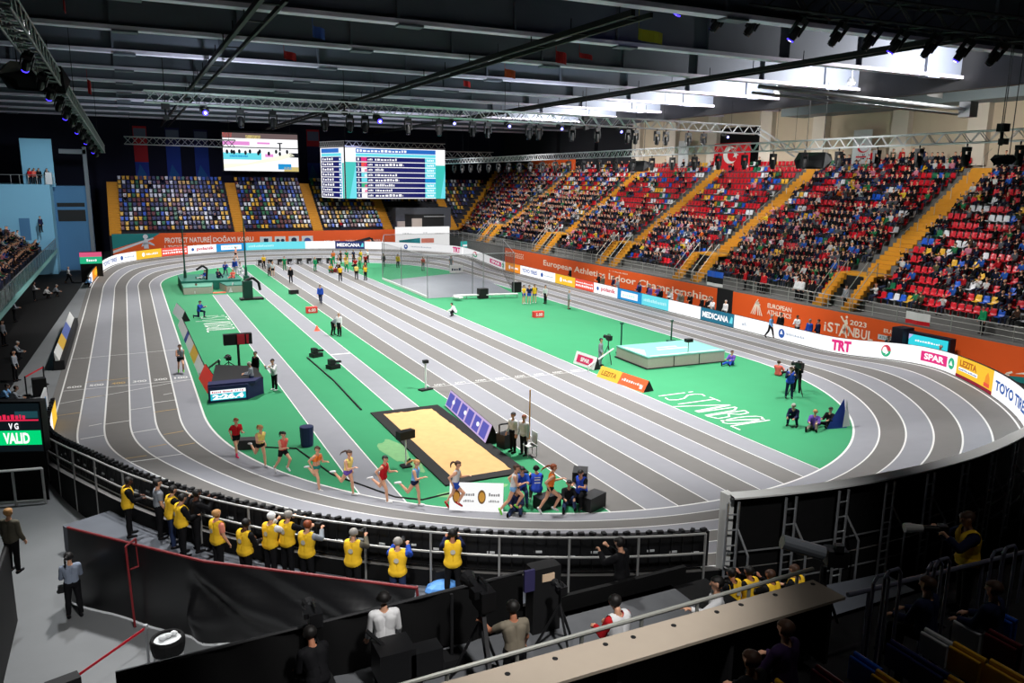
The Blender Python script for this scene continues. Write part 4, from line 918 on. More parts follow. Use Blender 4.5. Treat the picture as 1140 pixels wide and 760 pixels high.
# ---- yellow stairs, platforms, rails of the long stand
m_step = mat('stair_ochre', (206, 142, 34), .7, noise=.1, scale=3); m_frail = mat('stand_rail', (165, 166, 160), .4, .5)
for k, ys in enumerate(STAIRS):
    nm = ['nearest', 'first', 'second', 'third', 'fourth', 'fifth'][k]
    t = thing('stairway', f'ochre yellow stairway of the long stand, {nm} one counted from the camera side', 'stairs', (RX0, ys, RZ0), group='yellow stairs of the long stand')
    q = MB()
    for i in range(4, NR):
        x, z = RX0+RD*i, RZ0+RH*i
        q.mm((x-RD*.5, ys-.85, z-RH), (x, ys+.85, z-RH*.5)); q.mm((x-.04, ys-.85, z-RH*.5), (x+RD, ys+.85, z+.02))
    q.part('steps', m_step, t)
    q = MB(); x5, z5 = RX0+RD*3, RZ0+RH*3; q.mm((x5-1.6, ys-1.7, z5-.15), (x5+RD, ys+1.7, z5)); q.part('landing', m_step, t)
    for s in (-1, 1):
        q = MB(); yc = ys+s*1.3
        for j in range(8):
            f = j/8; q.mm((44.6+(x5-1.6-44.6)*f, yc-.42, 2.1+(z5-2.3)*(f+.0)), (44.6+(x5-1.6-44.6)*(f+.125), yc+.42, 2.3+(z5-2.3)*(f+.1)))
        q.part('lower_steps', m_step, t)
        q = MB(); 
        for dy in (-.42, .42):
            a, b = (44.7, yc+dy, 3.2), (x5-1.6, yc+dy, z5+.95); q.tube(a, b, .03, 6); q.tube((44.7, yc+dy, 2.3), a, .03, 6); q.tube((x5-1.6, yc+dy, z5), b, .03, 6)
        q.part('handrail', m_frail, t)
    q = MB(); q.mm((x5-1.62, ys-.85, 2.3), (x5-1.58, ys+.85, z5-.2)); q.part('passage', m_black, t, label='dark passage opening')
    q = MB()
    for i in range(6, NR, 2): x, z = RX0+RD*i, RZ0+RH*i; q.tube((x, ys-.1, z), (x, ys-.1, z+.9), .02, 5); q.tube((x, ys-.1, z+.9), (x+RD, ys-.1, z+.9+RH), .02, 5)
    q.part('side_rail', m_frail, t)
for k, xs in enumerate(FSTAIRS):
    q = MB()
    for j in range(NF):
        y, z = FY0+RD*j, FZ0+RH*j; q.mm((xs-.7, y-RD*.5, z-RH), (xs+.7, y, z-RH*.5)); q.mm((xs-.7, y-.04, z-RH*.5), (xs+.7, y+RD, z+.02))
    q.solo('stairway', m_step, ('ochre stairway at the left end of the far stand', 'ochre stairway of the far stand below the left of the video screen', 'ochre stairway of the far stand between video screen and results board', 'ochre stairway of the far stand under the results board', 'ochre stairway at the corner end of the far stand')[k], 'stairs', group='yellow stairs of the far stand')
q = MB()
for j in range(NR-1):
    d = RD*j; z = RZ0+RH*j; q.box((RX0+d+.4, FY0+d+.4, z+.35), (1.5, .9, .6), PI/4)
q.solo('stairway', m_step, 'ochre diagonal stairway in the corner where the two stands meet', 'stairs')
# front rail of the long stand
fr = thing('railing', 'grey three-bar railing along the front of the long red stand', 'railing', (44.5, 60, 2.25))
for z, nm in ((3.25, 'top_rail'), (2.95, 'middle_rail'), (2.6, 'lower_rail')): q = MB(); q.tube((44.5, 9, z), (44.5, 114, z), .035 if z > 3 else .025, 6); q.part(nm, m_frail, fr)
for y in np.arange(10, 114, 1.9): q = MB(); q.tube((44.5, y, 2.22), (44.5, y, 3.25), .03, 6); q.part('post', m_frail, fr)
q = MB(); q.mm((44.25, 8, 2.22), (44.7, 115, 2.34)); q.part('kerb', m_conc, fr, label='concrete kerb')
# flags on that rail
def flag(py0, px, stripes, label, w=1.9):
    y = zline(44.42, px, py0)[0]; q = MB(); n = 8
    for s, (za, zb, m) in enumerate(stripes):
        for i in range(n):
            u0, u1 = i/n, (i+1)/n; d0, d1 = .05*math.sin(u0*9), .05*math.sin(u1*9)
            q.add([(44.36+d0, y-u0*w, za), (44.36+d1, y-u1*w, za), (44.36+d1, y-u1*w, zb), (44.36+d0, y-u0*w, zb)], [(0, 1, 2, 3)], m)
    q.solo('flag', [m_seat['blue'], m_black, m_white, m_seat['red']], label, 'flag')
flag(325, 787, [(2.05, 2.6, 2), (2.6, 3.1, 1), (3.1, 3.6, 0)], 'blue, black and white flag hung on the railing above the dark doorway', 2.0)
flag(345, 1010, [(2.15, 2.6, 3), (2.6, 3.1, 2)], 'white and red flag hung on the railing above the city wordmark', 1.7)
# standing visitors at the rail and behind the boards are built with the other people
# big speaker clusters, crescent banner, pale vertical banner on the rear wall
q = MB(); y0, y1 = 71.6, 65.9; zc = 13.6
q.mm((59.3, y1, 12.3), (59.36, y0, 15.1), 0); fn = lambda u, v: Vector((59.28, y0-u*(y0-y1), 12.3+v*2.8))
n = 16; ou = [fn(.47+.2*math.cos(a), .55+.33*math.sin(a)) for a in np.linspace(.7, 2*PI-.7, n)]; inn = [fn(.54+.15*math.cos(a), .55+.25*math.sin(a)) for a in np.linspace(.9, 2*PI-.9, n)]
for i in range(n-1): q.poly([ou[i], ou[i+1], inn[i+1], inn[i]], 1)
q.poly([fn(.62+(.09 if k % 2 == 0 else .035)*math.cos(k*PI/5), .55+(.16 if k % 2 == 0 else .06)*math.sin(k*PI/5)) for k in range(10)], 1)
q.poly([fn(0, 0), fn(.2, 0), fn(.05, .4)], 1); q.poly([fn(1, 0), fn(.8, 0), fn(.95, .4)], 1)
q.solo('banner', [mat('banner_red', (200, 16, 30), .7), m_white], 'large red banner with a white crescent and star on the rear wall', 'banner')
def hang_banner(px0, px1, py0, py1, X, mats, label, f=None):
    a = atX(px0, py0, X); b = atX(px1, py1, X); q = MB(); q.mm((X, b[1], b[2]), (X+.05, a[1], a[2]), 0)
    if f: f(q, a, b)
    q.solo('banner', mats, label, 'banner')
def f1(q, a, b):
    fn = lambda u, v: Vector((59.45, a[1]-u*(a[1]-b[1]), b[2]+v*(a[2]-b[2])))
    disc(q, fn, .6, .55, .3, 1, 14, .11); disc(q, lambda u, v: fn(u, v)-Vector((.02, 0, 0)), .66, .56, .24, 0, 14, .09); rect(q, fn, .25, .8, .32, .36, 1)
hang_banner(951, 967, 145, 190, 59.5, [m_ltgrey, m_seat['red']], 'pale vertical banner with a red crescent on a wall pillar', f1)
hang_banner(756, 765, 157, 190, 59.5, [m_ltgrey], 'narrow pale vertical banner left of the crescent banner')
a = atX(590, 178, 59.85); b = atX(640, 189, 59.85); q = MB(); q.mm((59.85, b[1], b[2]), (59.95, a[1], a[2]), 0); dashes(q, lambda u, v: Vector((59.82, a[1]-u*(a[1]-b[1]), b[2]+v*(a[2]-b[2]))), .05, .9, .35, .65, 1); q.solo('banner', [m_or, m_cream], 'orange banner above the top row of the long stand', 'banner')
# ================================================================ FAR END: banners, screens, white corner block, vomitory
YW = 129.6
def wallpanel(px0, px1, py0, py1, bands, label):
    a = atY(px0, py0, YW-.2); b = atY(px1, py1, YW-.2); q = MB(); n = len(bands)
    for i, m in enumerate(bands): z1 = a[2]+(b[2]-a[2])*i/n; z0 = a[2]+(b[2]-a[2])*(i+1)/n; q.mm((a[0], YW-.2, z0), (b[0], YW-.12, z1), m)
    fn = lambda u, v: Vector((a[0]+u*(b[0]-a[0]), YW-.24, b[2]+v*(a[2]-b[2]))); q.poly([fn(0, 0), fn(1, 0), fn(.35, .3)], 3); rect(q, fn, .05, .95, .78, .96, 4)
    q.solo('hanging_banner', [mat('ban_red', (170, 30, 40), .8), mat('ban_blue', (26, 54, 140), .8), mat('ban_dark', (22, 22, 70), .8), mat('ban_teal', (30, 92, 150), .8), mat('ban_emblem', (92, 98, 120), .8)], label, 'banner', group='banners on the end wall')
wallpanel(147, 167, 140, 200, [0, 0, 1], 'tall red and blue banner, first from the blue tower on the end wall')
wallpanel(183, 203, 142, 200, [2, 1, 1], 'tall blue banner, second from the blue tower on the end wall')
wallpanel(215, 234, 144, 200, [2, 1, 1], 'tall blue banner beside the video screen on the end wall')
wallpanel(341, 357, 144, 200, [0, 2, 1], 'tall red and blue banner between the two big screens')
def scr_fn(A, B, zlo, zhi):
    A, B = Vector((A[0], A[1], 0)), Vector((B[0], B[1], 0)); return lambda u, v, d=0: A+(B-A)*u+Vector((0, 0, zlo+(zhi-zlo)*v))+Vector(((B-A)[1], -(B-A)[0], 0)).normalized()*d
# video screen
Ys = 121; a, b = atY(247, 146, Ys), atY(332.5, 191, Ys); vf = scr_fn(a, b, b[2], a[2]-.15)
t = thing('video_screen', 'bright video screen showing the track, hung before the end wall', 'screen', ((a[0]+b[0])/2, Ys, b[2]))
q = MB(); q.mm((a[0]-.15, Ys+.05, b[2]-.15), (b[0]+.15, Ys+.6, a[2]+.15)); q.part('casing', m_black, t)
q = MB(); q.tube((a[0]+1, Ys+.3, a[2]), (a[0]+1, Ys+.3, 20.6), .03, 5); q.tube((b[0]-1, Ys+.3, a[2]), (b[0]-1, Ys+.3, 20.6), .03, 5); q.part('hanger', m_dark, t)
q = MB(); fn = lambda u, v: vf(u, v, .02); g2 = lambda u, v: vf(u, v, .05)
rect(q, fn, 0, 1, 0, 1, 0); 
for (u0, u1, v0, v1, m) in ((0, 1, .86, 1, 4), (.0, .12, .88, 1, 1), (.3, .5, .86, .95, 2), (.0, .35, .68, .78, 3), (.45, .62, .72, .77, 3), (.0, .5, .3, .48, 5), (.08, .32, .36, .42, 6), (.55, .66, .38, .46, 3), (.88, 1, .38, .5, 7), (.8, 1, .0, .12, 2), (.72, .9, .05, .2, 6), (0, 1, .61, .635, 7)): rect(q, g2, u0, u1, v0, v1, m)
q.poly([g2(.0, .05), g2(.75, .3), g2(.95, .42), g2(.9, .5), g2(.3, .2), g2(0, .18)], 8)
for i, u in enumerate((.05, .11, .14, .21, .29, .35, .46, .48, .6, .7, .75, .85)): disc(q, lambda x, y: vf(x, y, .07), u, .5+.03*math.sin(i*3), .018, 7, 8, .06)
rect(q, g2, .745, .765, .55, .75, 7); rect(q, g2, .72, .79, .74, .77, 7)
q.part('picture', [L_WHITE, led('pic_red', (220, 80, 70)), led('pic_yellow', (210, 190, 120)), led('pic_pink', (236, 150, 220)), led('pic_mix', (130, 110, 110), .7), L_CYAN, L_BLUE, led('pic_dark', (30, 34, 44), .6), led('pic_cream', (250, 250, 225), 1.1)], t)
# results board with two faces
Ys = 112; a, b = atY(384, 165, Ys), atY(495.5, 221, Ys); zl, zh = b[2], atY(495, 167, Ys)[2]; c = atY(358.5, 218, Ys+6.5)
t = thing('results_board', 'large two-faced results board lit blue and turquoise, hung under the roof', 'screen', ((a[0]+b[0])/2, Ys, zl))
L_LB = [L_WHITE, L_NAVY, L_CYAN, L_BLUE, led('turq', (60, 200, 190)), L_PINK, led('mid_blue', (40, 110, 200)), led('deep_navy', (20, 24, 100), 1.0), L_GRN, L_RED]
for (A, B, wide) in (((a[0], Ys), (b[0], Ys), True), ((c[0], Ys+6.5), (a[0]-.15, Ys+.1), False)):
    f0 = scr_fn(A, B, zl, zh); q = MB(); q.add([f0(0, -.01, .0), f0(1, -.01, .0), f0(1, 1.01, .0), f0(0, 1.01, .0), f0(0, -.01, -.5), f0(1, -.01, -.5), f0(1, 1.01, -.5), f0(0, 1.01, -.5)], [(0, 1, 2, 3), (7, 6, 5, 4), (0, 4, 5, 1), (3, 2, 6, 7), (0, 3, 7, 4), (1, 5, 6, 2)]); q.part('casing', m_black, t)
    fn = lambda u, v: f0(u, v, .03); f2 = lambda u, v: f0(u, v, .06); f3 = lambda u, v: f0(u, v, .09); q = MB(); rect(q, fn, 0, 1, 0, 1, 0)
    R_ = random.Random(5)
    if wide:
        rect(q, f2, 0, .1, 0, .72, 4); q.poly([f3(.03, 0), f3(.1, 0), f3(.1, .7)], 2); rect(q, f2, .9, 1, 0, .68, 4); q.poly([f3(.9, 0), f3(.95, 0), f3(1, .6), f3(1, 0)], 2)
        rect(q, f2, .1, .9, .9, .985, 6); dashes(q, f3, .11, .6, .92, .965, 0, 14); rect(q, f2, .1, .9, .83, .89, 2)
        for r in range(8):
            v1 = .82-r*.102; v0 = v1-.088; rect(q, f2, .1, .79, v0, v1, 7); rect(q, f2, .79, .9, v0, v1, 3 if r == 4 else 2)
            put_text(q, str(r+1), f3, .115, .13, v0+.02, v1-.02, 0)
            rect(q, f3, .15, .205, v0+.005, v1-.005, (5, 9, 0, 2, 2, 8, 0, 0)[r]); rect(q, f3, .18, .205, v0+.005, v1-.03, (5, 5, 5, 0, 2, 5, 5, 0)[r])
            dashes(q, f3, .215, .26, v0+.025, v1-.025, 0, 3); w = (.5, .57, .37, .5, .52, .48, .45, .56)[r]; dashes(q, f3, .285, w, v0+.022, v1-.02, 0, 7+r % 3); 
            if r != 4: dashes(q, f3, .81, .88, v0+.025, v1-.025, 0, 4)
    else:
        rect(q, f2, .05, .8, .9, .985, 6); rect(q, f2, .05, .9, .83, .89, 2); rect(q, f2, .93, 1, 0, .7, 4)
        for r in range(8):
            v1 = .82-r*.102; v0 = v1-.088; rect(q, f2, .04, .85, v0, v1, 7); rect(q, f2, .8, .9, v0, v1, 3); dashes(q, f3, .1, .5+.1*R_.random(), v0+.022, v1-.02, 0, 4); rect(q, f3, .82, .88, v0+.02, v1-.03, 0)
    q.part('picture', L_LB, t)
q = MB()
for (A, B) in (((a[0], Ys), (b[0], Ys)), ((c[0], Ys+6.5), (a[0], Ys))):
    f0 = scr_fn(A, B, zh+.15, zh+.85); n = 14
    for v in (0, 1): q.beam(f0(0, v, .1), f0(1, v, .1), .09, .09)
    for i in range(n): q.beam(f0(i/n, 0, .1), f0((i+.5)/n, 1, .1), .05, .05); q.beam(f0((i+.5)/n, 1, .1), f0((i+1)/n, 0, .1), .05, .05)
q.part('top_truss', m_alu, t)
for px in (384, 495):
    p = atY(px, 158, Ys); q = MB(); q.tube((p[0], Ys-.1, zh+.8), (p[0], Ys-.1, 18.2), .03, 5); q.part('hanger', m_dark, t)
# white corner block, not a screen: glow added to keep it bright
Yc = 109; a, b = atY(441, 253, Yc), atY(500.5, 290, Yc)
q = MB(); q.mm((a[0], Yc, 0), (b[0], Yc+.5, a[2]), 0); fn = lambda u, v: Vector((a[0]+u*(b[0]-a[0]), Yc-.03, v*a[2])); rect(q, fn, .05, .44, .38, .55, 1); q.poly([fn(.05, .55), fn(.44, .62), fn(.44, .55)], 1); rect(q, fn, .46, .7, .44, .6, 2); dashes(q, fn, .12, .3, .76, .8, 3, 4); dashes(q, fn, .5, .58, .78, .82, 3, 2); dashes(q, fn, .72, .9, .74, .78, 3, 4)
q.solo('backdrop_wall', [led('added_white_glow', (246, 246, 246), 1.05), mat('block_teal', (20, 140, 150), .7), mat('block_coral', (236, 140, 120), .7), m_ltgrey], 'tall white block with teal and coral patches in the far right corner', 'backdrop')
# vomitory in the far stand
q = MB(); q.mm((36.2, 115.2, 3.4), (45, 119.6, 6.6), 0); q.mm((37.6, 115.1, 3.6), (43.8, 115.25, 5.6), 1); q.box((39.4, 115.0, 4.2), (1.6, .3, 1.6), 0, 2); q.box((36.9, 115.0, 4.0), (1.2, .3, 1.2), 0, 2); q.mm((40.6, 115.0, 5.2), (44, 115.1, 5.35), 3)
q.solo('gangway_housing', [mat('housing_grey', (78, 80, 88), .8), m_black, mat('housing_cream', (190, 176, 166), .8), m_steel], 'grey gangway housing with a dark opening under the results board', 'gangway')
# turquoise screen panel in the far right corner
p = atY(519, 273, 107); q = MB(); q.box((p[0], 107, p[2]), (2.0, .15, 1.2), .3, 0); q.box((p[0]-.05, 106.9, p[2]), (1.2, .1, .25), .3, 1); q.box((p[0], 107, p[2]/2-.3), (.12, .12, p[2]-.7), 0, 2)
q.solo('info_screen', [led('turquoise', (40, 180, 175)), L_WHITE, m_dark], 'small turquoise screen beside the white block in the far corner', 'screen')
# cyan screen behind boards at right and dark housing
X = 43.2; a = atX(1013, 371, X); b = atX(1055, 392, X); t = thing('video_screen', 'cyan lit screen on a dark housing in front of the orange wall', 'screen', (X, (a[1]+b[1])/2, 0))
fs_ = lambda u, v: Vector((X-.05, a[1]+u*(b[1]-a[1]), b[2]+v*(a[2]-b[2])))
q = MB(); q.mm((X, b[1]-.1, .0), (X+.5, a[1]+.5, a[2]+.12)); q.mm((X-.5, a[1]+.1, 0), (X+.5, a[1]+.9, a[2]+.3)); q.part('housing', mat('housing_navy', (18, 20, 36), .6), t)
q = MB(); rect(q, fs_, 0, 1, 0, 1, 0); q.poly([Vector((X-.06, 0, 0))+Vector((0, fs_(0, 0)[1], fs_(0, 1)[2])), fs_(.12, 1)-Vector((.02, 0, 0)), fs_(0, .5)-Vector((.02, 0, 0))], 1); dashes(q, lambda u, v: fs_(u, v)-Vector((.03, 0, 0)), .18, .8, .42, .6, 2, 9); q.part('picture', [led('screen_cyan', (50, 210, 225), 1.05), led('lilac', (190, 190, 240)), L_WHITE], t)
# ================================================================ TRUSSES, STAGE LIGHTS, SPEAKERS UNDER THE ROOF
def truss(p, q, w, label, n=None, mats=None, group='lighting trusses'):
    p, q = Vector(p), Vector(q); L = (q-p).length; d = (q-p)/L; s = d.cross(Vector((0, 0, 1))).normalized(); u = s.cross(d); n = n or int(L/w/.9); r = w*.075
    t = thing('lighting_truss', label, 'truss', tuple(p), group=group)
    cs = [s*w/2+u*w/2, -s*w/2+u*w/2, -s*w/2-u*w/2, s*w/2-u*w/2]
    for c in cs: mb = MB(); mb.tube(p+c, q+c, r, 5); mb.part('chord', mats or m_alu, t)
    mb = MB()
    for i in range(n):
        a, b = p+d*L*i/n, p+d*L*(i+1)/n
        for k in range(4): c0, c1 = cs[k], cs[(k+1) % 4]; mb.tube(a+(c0 if i % 2 else c1), b+(c1 if i % 2 else c0), r*.6, 4, cap=False)
    mb.part('lacing', mats or m_alu, t); mb = MB()
    for f in (.06, .5, .94): c = p+d*L*f; mb.tube((c[0], c[1], c[2]+w*.4), (c[0], c[1], 20.6), .018, 4)
    mb.part('suspension', m_dark, t); return t
m_altr = mat('truss_dull', (120, 122, 126), .5, .5)
TA0, TA1 = atX(497, 180, 43.0), atX(1140, 150, 43.0); TA1 = TA0+(TA1-TA0)*1.25
truss(TA0, TA1, .6, 'long silver lighting truss in front of the top rows of the red stand')
YT = 57.0; TB0, TB1 = atY(160, 107, YT), atY(843, 145, YT); truss(TB0, TB1, .7, 'silver lighting truss crossing the hall with the row of lamps above the screens')
TC0, TC1 = atX(835, 138, TB1[0]), atX(870, 172, TA0[0]); truss(TB1, (TB1[0]+1.5, TB1[1]-3.5, TB1[2]-2.2), .45, 'short sloping truss at the right end of the lamp row', 5)
a, b = atY(138, 156, 112), atY(262, 160, 112); truss(a, b, .9, 'short silver truss before the banners left of the video screen')
a, b = atY(494, 172, 112), atY(548, 173, 112); truss(a, b, .9, 'short silver truss right of the results board')
TL0, TL1 = atY(-6, -8, 26), atY(112, 166, 78); truss(TL0, TL1, .6, 'lighting truss running away along the left side of the hall', mats=m_altr)
TR0, TR1 = atY(790, -10, 30), atY(1165, 38, 24); truss(TR0, TR1, .9, 'dark lighting truss near the top right with blue-lit lamps', mats=m_dark)
# long black catwalk pipes under the girders
for (pa, pb, lab) in (((292, -4), (150, 168), 'black service gangway rail running from the top left to the end wall'), ((705, 14), (362, 133), 'black service gangway rail over the middle of the hall'), ((1060, 42), (430, 141), 'black service gangway rail over the right half of the hall')):
    X = {292: 7.6, 705: 22.0, 1060: 36.0}[pa[0]]; A = atX(pa[0], pa[1], X); B = atX(pb[0], pb[1], X); zz = 17.6
    A = at(pa[0], pa[1], zz); q = MB(); q.beam((A[0], A[1], zz), (A[0], 124, zz), .18, .25); q.beam((A[0]+.9, A[1], zz), (A[0]+.9, 124, zz), .12, .2)
    for y in np.arange(A[1]+1, 124, 4): q.tube((A[0], y, zz), (A[0], y, 18.2), .03, 4); q.mm((A[0], y, zz-.05), (A[0]+.9, y+.08, zz))
    q.solo('service_gangway', m_black, lab, 'gangway', group='service gangways under the roof')
# silver duct pipe at the right
a, b = atY(845, 96, 36), atY(1078, 122, 36); q = MB(); q.tube(a, b, .12, 8); q.tube(a+Vector((0, .5, -.3)), b+Vector((0, .5, -.3)), .08, 8); q.box(b, (.8, .8, 1.0)); q.solo('pipe', m_steel, 'pale pipes under the roof edge before the beige wall', 'pipe')
# moving-head lamps
def lamp_parts(t, lensmat):
    q = MB(); q.box((0, 0, -.12), (.34, .28, .2)); q.tube((0, 0, 0), (0, 0, .18), .04, 6); q.lpart('base', m_blackp, t)
    q = MB(); q.box((-.2, 0, -.42), (.05, .16, .5)); q.box((.2, 0, -.42), (.05, .16, .5)); q.lpart('yoke', m_blackp, t)
    q = MB(); q.lathe([(.09, -.9), (.15, -.86), (.16, -.6), (.13, -.4), (.08, -.36)], (0, 0, 0), 10); h = q.lpart('head', m_blackp, t)
    q = MB(); q.lathe([(.13, -.93), (.135, -.895)], (0, 0, 0), 10, 0); q.lathe([(.06, -.945), (.062, -.93)], (0, 0, 0), 10, 1); q.lpart('lens', [lensmat, L_CORE if lensmat is not L_OFF else L_OFF], t)
L_CORE = mat('lens_core', (230, 230, 255), .3, emit=6); L_BL = mat('lens_lit_blue', (60, 44, 255), .3, emit=5); L_WB = mat('lens_lit_white_blue', (120, 120, 255), .3, emit=5); L_OFF = mat('lens_dark', (30, 30, 38), .1, spec=.8)
protoL = {}
def stage_light(p, kind, label, tilt=(0, 0), rz=0., s=1.0, group='stage lights on the trusses'):
    k = kind
    if k not in protoL:
        t = thing('stage_light', label, 'stage light', p, rz, group); lamp_parts(t, {'off': L_OFF, 'blue': L_BL, 'white': L_WB}[kind]); protoL[k] = t
    else: t = copy_tree(protoL[k]); t.location = p; t['label'] = label
    t.rotation_euler = (tilt[0], tilt[1], rz); t.scale = (s, s, s); return t
dT = (TB1-TB0)
def onB(px): 
    f = min(max((px-160)/(843-160), 0), 1); lo, hi = 0, 1
    for _ in range(30):
        m = (lo+hi)/2
        if proj(TB0+dT*m)[0] < px: lo = m
        else: hi = m
    return TB0+dT*lo
names = {226: 'blue', 418: 'blue', 502: 'white', 563: 'white', 621: 'white', 687: 'white', 805: 'white'}
for i, px in enumerate((226, 267, 303, 361, 389, 406, 418, 454, 489, 502, 526, 543, 563, 589, 600, 621, 637, 665, 687, 699, 708, 732, 742, 767, 784, 805)):
    k = names.get(px, 'off'); p = onB(px)-Vector((0, 0, .5))
    stage_light(p, k, f"{'lit blue' if k == 'blue' else 'lit bluish white' if k == 'white' else 'dark'} stage light, number {i+1} from the blue tower side of crossing truss", (-1.2 if k != 'off' else 0, 0), s=1.25 if k != 'white' else .85)
dA = TA1-TA0
for i, f in enumerate(np.linspace(.03, .97, 34)):
    stage_light(TA0+dA*f-Vector((0, 0, .5)), 'off', f'dark stage light, number {i+1} from the far end of the long truss', s=1.2)
dL = TL1-TL0
for i, f in enumerate((.12, .2, .26, .33, .4, .47, .54, .61, .68, .76, .84, .92)):
    stage_light(TL0+dL*f-Vector((0, 0, .4)), 'blue' if i % 2 == 0 else 'off', f"{'blue lit' if i % 2 == 0 else 'dark'} stage light, number {i+1} along the truss on the left side of the hall", (.9, .4), s=.9)
dR = TR1-TR0
for i, (f, k) in enumerate(((.05, 'off'), (.15, 'off'), (.28, 'blue'), (.4, 'off'), (.5, 'off'), (.58, 'blue'), (.68, 'off'), (.78, 'blue'), (.88, 'off'))):
    stage_light(TR0+dR*f-Vector((0, 0, .6)), k, f"{'blue lit' if k == 'blue' else 'dark'} stage light, number {i+1} on the dark truss at the top right", (.5, .3), s=1.2)
a = atY(757, 4, 32)
for i, (px, py, k) in enumerate(((754, 2, 'white'), (768, 8, 'blue'), (832, 13, 'off'))): stage_light(atY(px, py, 33)+Vector((0, 0, .8)), k, ('bluish white lamp of the cluster at the top of the hall', 'blue lamp of the cluster at the top of the hall', 'dark lamp near the cluster at the top of the hall')[i], (.6, .2), s=1.4)
# loudspeakers
def speaker(p, label, s=1.0, rz=0, hang=18.2, tilt=0.0):
    t = thing('loudspeaker', label, 'loudspeaker', tuple(p), rz, 'loudspeakers under the roof'); q = MB()
    q.add([(-.8*s, -.5*s, .0), (.8*s, -.5*s, 0), (1.15*s, -.1*s, .5*s), (.8*s, -.3*s, .95*s), (-.8*s, -.3*s, .95*s), (-1.15*s, -.1*s, .5*s), (-.7*s, .5*s, .1*s), (.7*s, .5*s, .1*s), (.8*s, .5*s, .85*s), (-.8*s, .5*s, .85*s)], [(0, 1, 2, 3, 4, 5), (9, 8, 7, 6), (0, 6, 7, 1), (1, 7, 2), (2, 7, 8, 3), (3, 8, 9, 4), (4, 9, 5), (5, 9, 6, 0)])
    q.lpart('cabinet', m_blackp, t); q = MB(); q.poly([(-.7*s, -.505*s, .08*s), (.7*s, -.505*s, .08*s), (.7*s, -.4*s, .5*s), (-.7*s, -.4*s, .5*s)]); q.lpart('grille', m_dark, t)
    q = MB(); q.tube((-.5*s, 0, .9*s), (-.5*s, 0, hang-p[2]), .025, 5); q.tube((.5*s, 0, .9*s), (.5*s, 0, hang-p[2]), .025, 5); q.lpart('hanger', m_dark, t); return t
speaker(atX(905, 188, 46), 'wide black loudspeaker hung before the pale pillar beside the crescent banner', 1.25, -1.2)
speaker(atX(711, 191, 46), 'black loudspeaker hung above the far blocks of the red stand', 1.1, -1.2)
speaker(atX(1116, 183, 40), 'square black loudspeaker hanging low at the right edge', .5, -.9)
p = atY(40, 103, 40); speaker(p, 'large loudspeaker with a pale top hanging under the left truss', 1.2, .4, 16.5)
for i, (px, py, Y) in enumerate(((184, 118, 57), (383, 114, 57), (652, 132, 57), (1117, 142, 27))):
    p = atY(px, py, Y); q = MB(); q.box((p[0], p[1], p[2]), (.5, .4, .4)); q.tube((p[0], p[1], p[2]-.9), (p[0], p[1], p[2]+.2), .07, 6); q.box((p[0], p[1]-.1, p[2]-.7), (.35, .35, .3)); q.tube((p[0], p[1], p[2]), (p[0], p[1], 20.6), .025, 4)
    q.solo('chain_hoist', m_blackp, ('black chain hoist above the left end of the lamp row', 'black chain hoist above the results board', 'black chain hoist in the middle of the lamp row', 'black chain hoist above the low square loudspeaker')[i], 'hoist', group='chain hoists')
# round work lamps under the roof at the right
for i, (px, py) in enumerate(((905, 88), (919, 87), (932, 88), (948, 92), (1013, 73), (1043, 73), (864, 104))):
    p = atX(px, py, 50.6); q = MB(); q.lathe([(.32, -.02), (.34, .02), (.22, .25), (.1, .4)], p, 12, 0); q.lathe([(.29, -.05), (.3, -.02)], p, 12, 1); q.ball((p[0], p[1], p[2]-.06), (.27, .27, .14), 12, 6, 1); q.tube((p[0], p[1], p[2]+.35), (p[0], p[1], 20.6), .03, 4, m=0)
    q.solo('high_bay_lamp', [m_steel, mat('lamp_glow', (255, 250, 235), .4, emit=5)], f'lit round high-bay lamp, number {i+1} from the left under the bright girders' if i < 4 else 'lit round high-bay lamp under the girder nearest the roof edge, ' + ('left' if i == 4 else 'right' if i == 5 else 'lone low') + ' one', 'lamp', group='round lamps under the bright girders')
# small coloured pennants caught in the girders
PEN = [((70, -2), (73, 12), 'red', 'long red pennant hanging from the first girders at the top left'), ((97, 88), (102, 104), 'red', 'small red pennant near the left truss'), ((348, 28), (362, 42), 'blue', 'blue and white pennant on the second girder'), ((316, 56), (330, 66), 'red', 'red pennant on a girder left of the blue pennant'), ((516, 89), (524, 96), 'red', 'small red pennant over the middle of the hall'), ((562, 76), (574, 86), 'orange', 'red and yellow pennant over the middle of the hall'), ((619, 56), (631, 70), 'red', 'red pennant hanging on the pale girder flange'), ((711, 31), (738, 47), 'yellow', 'plain yellow flag hung high right of the middle'), ((645, 58), (660, 65), 'red', 'flat red pennant right of the other red one'), ((1033, 98), (1050, 108), 'white', 'white and red flag under the roof edge at the right')]
PM = {'red': mat('pennant_red', (160, 24, 28), .7), 'blue': mat('pennant_blue', (60, 90, 170), .7), 'orange': mat('pennant_orange', (190, 80, 40), .7), 'yellow': mat('pennant_yellow', (170, 165, 40), .7), 'white': m_ltgrey}
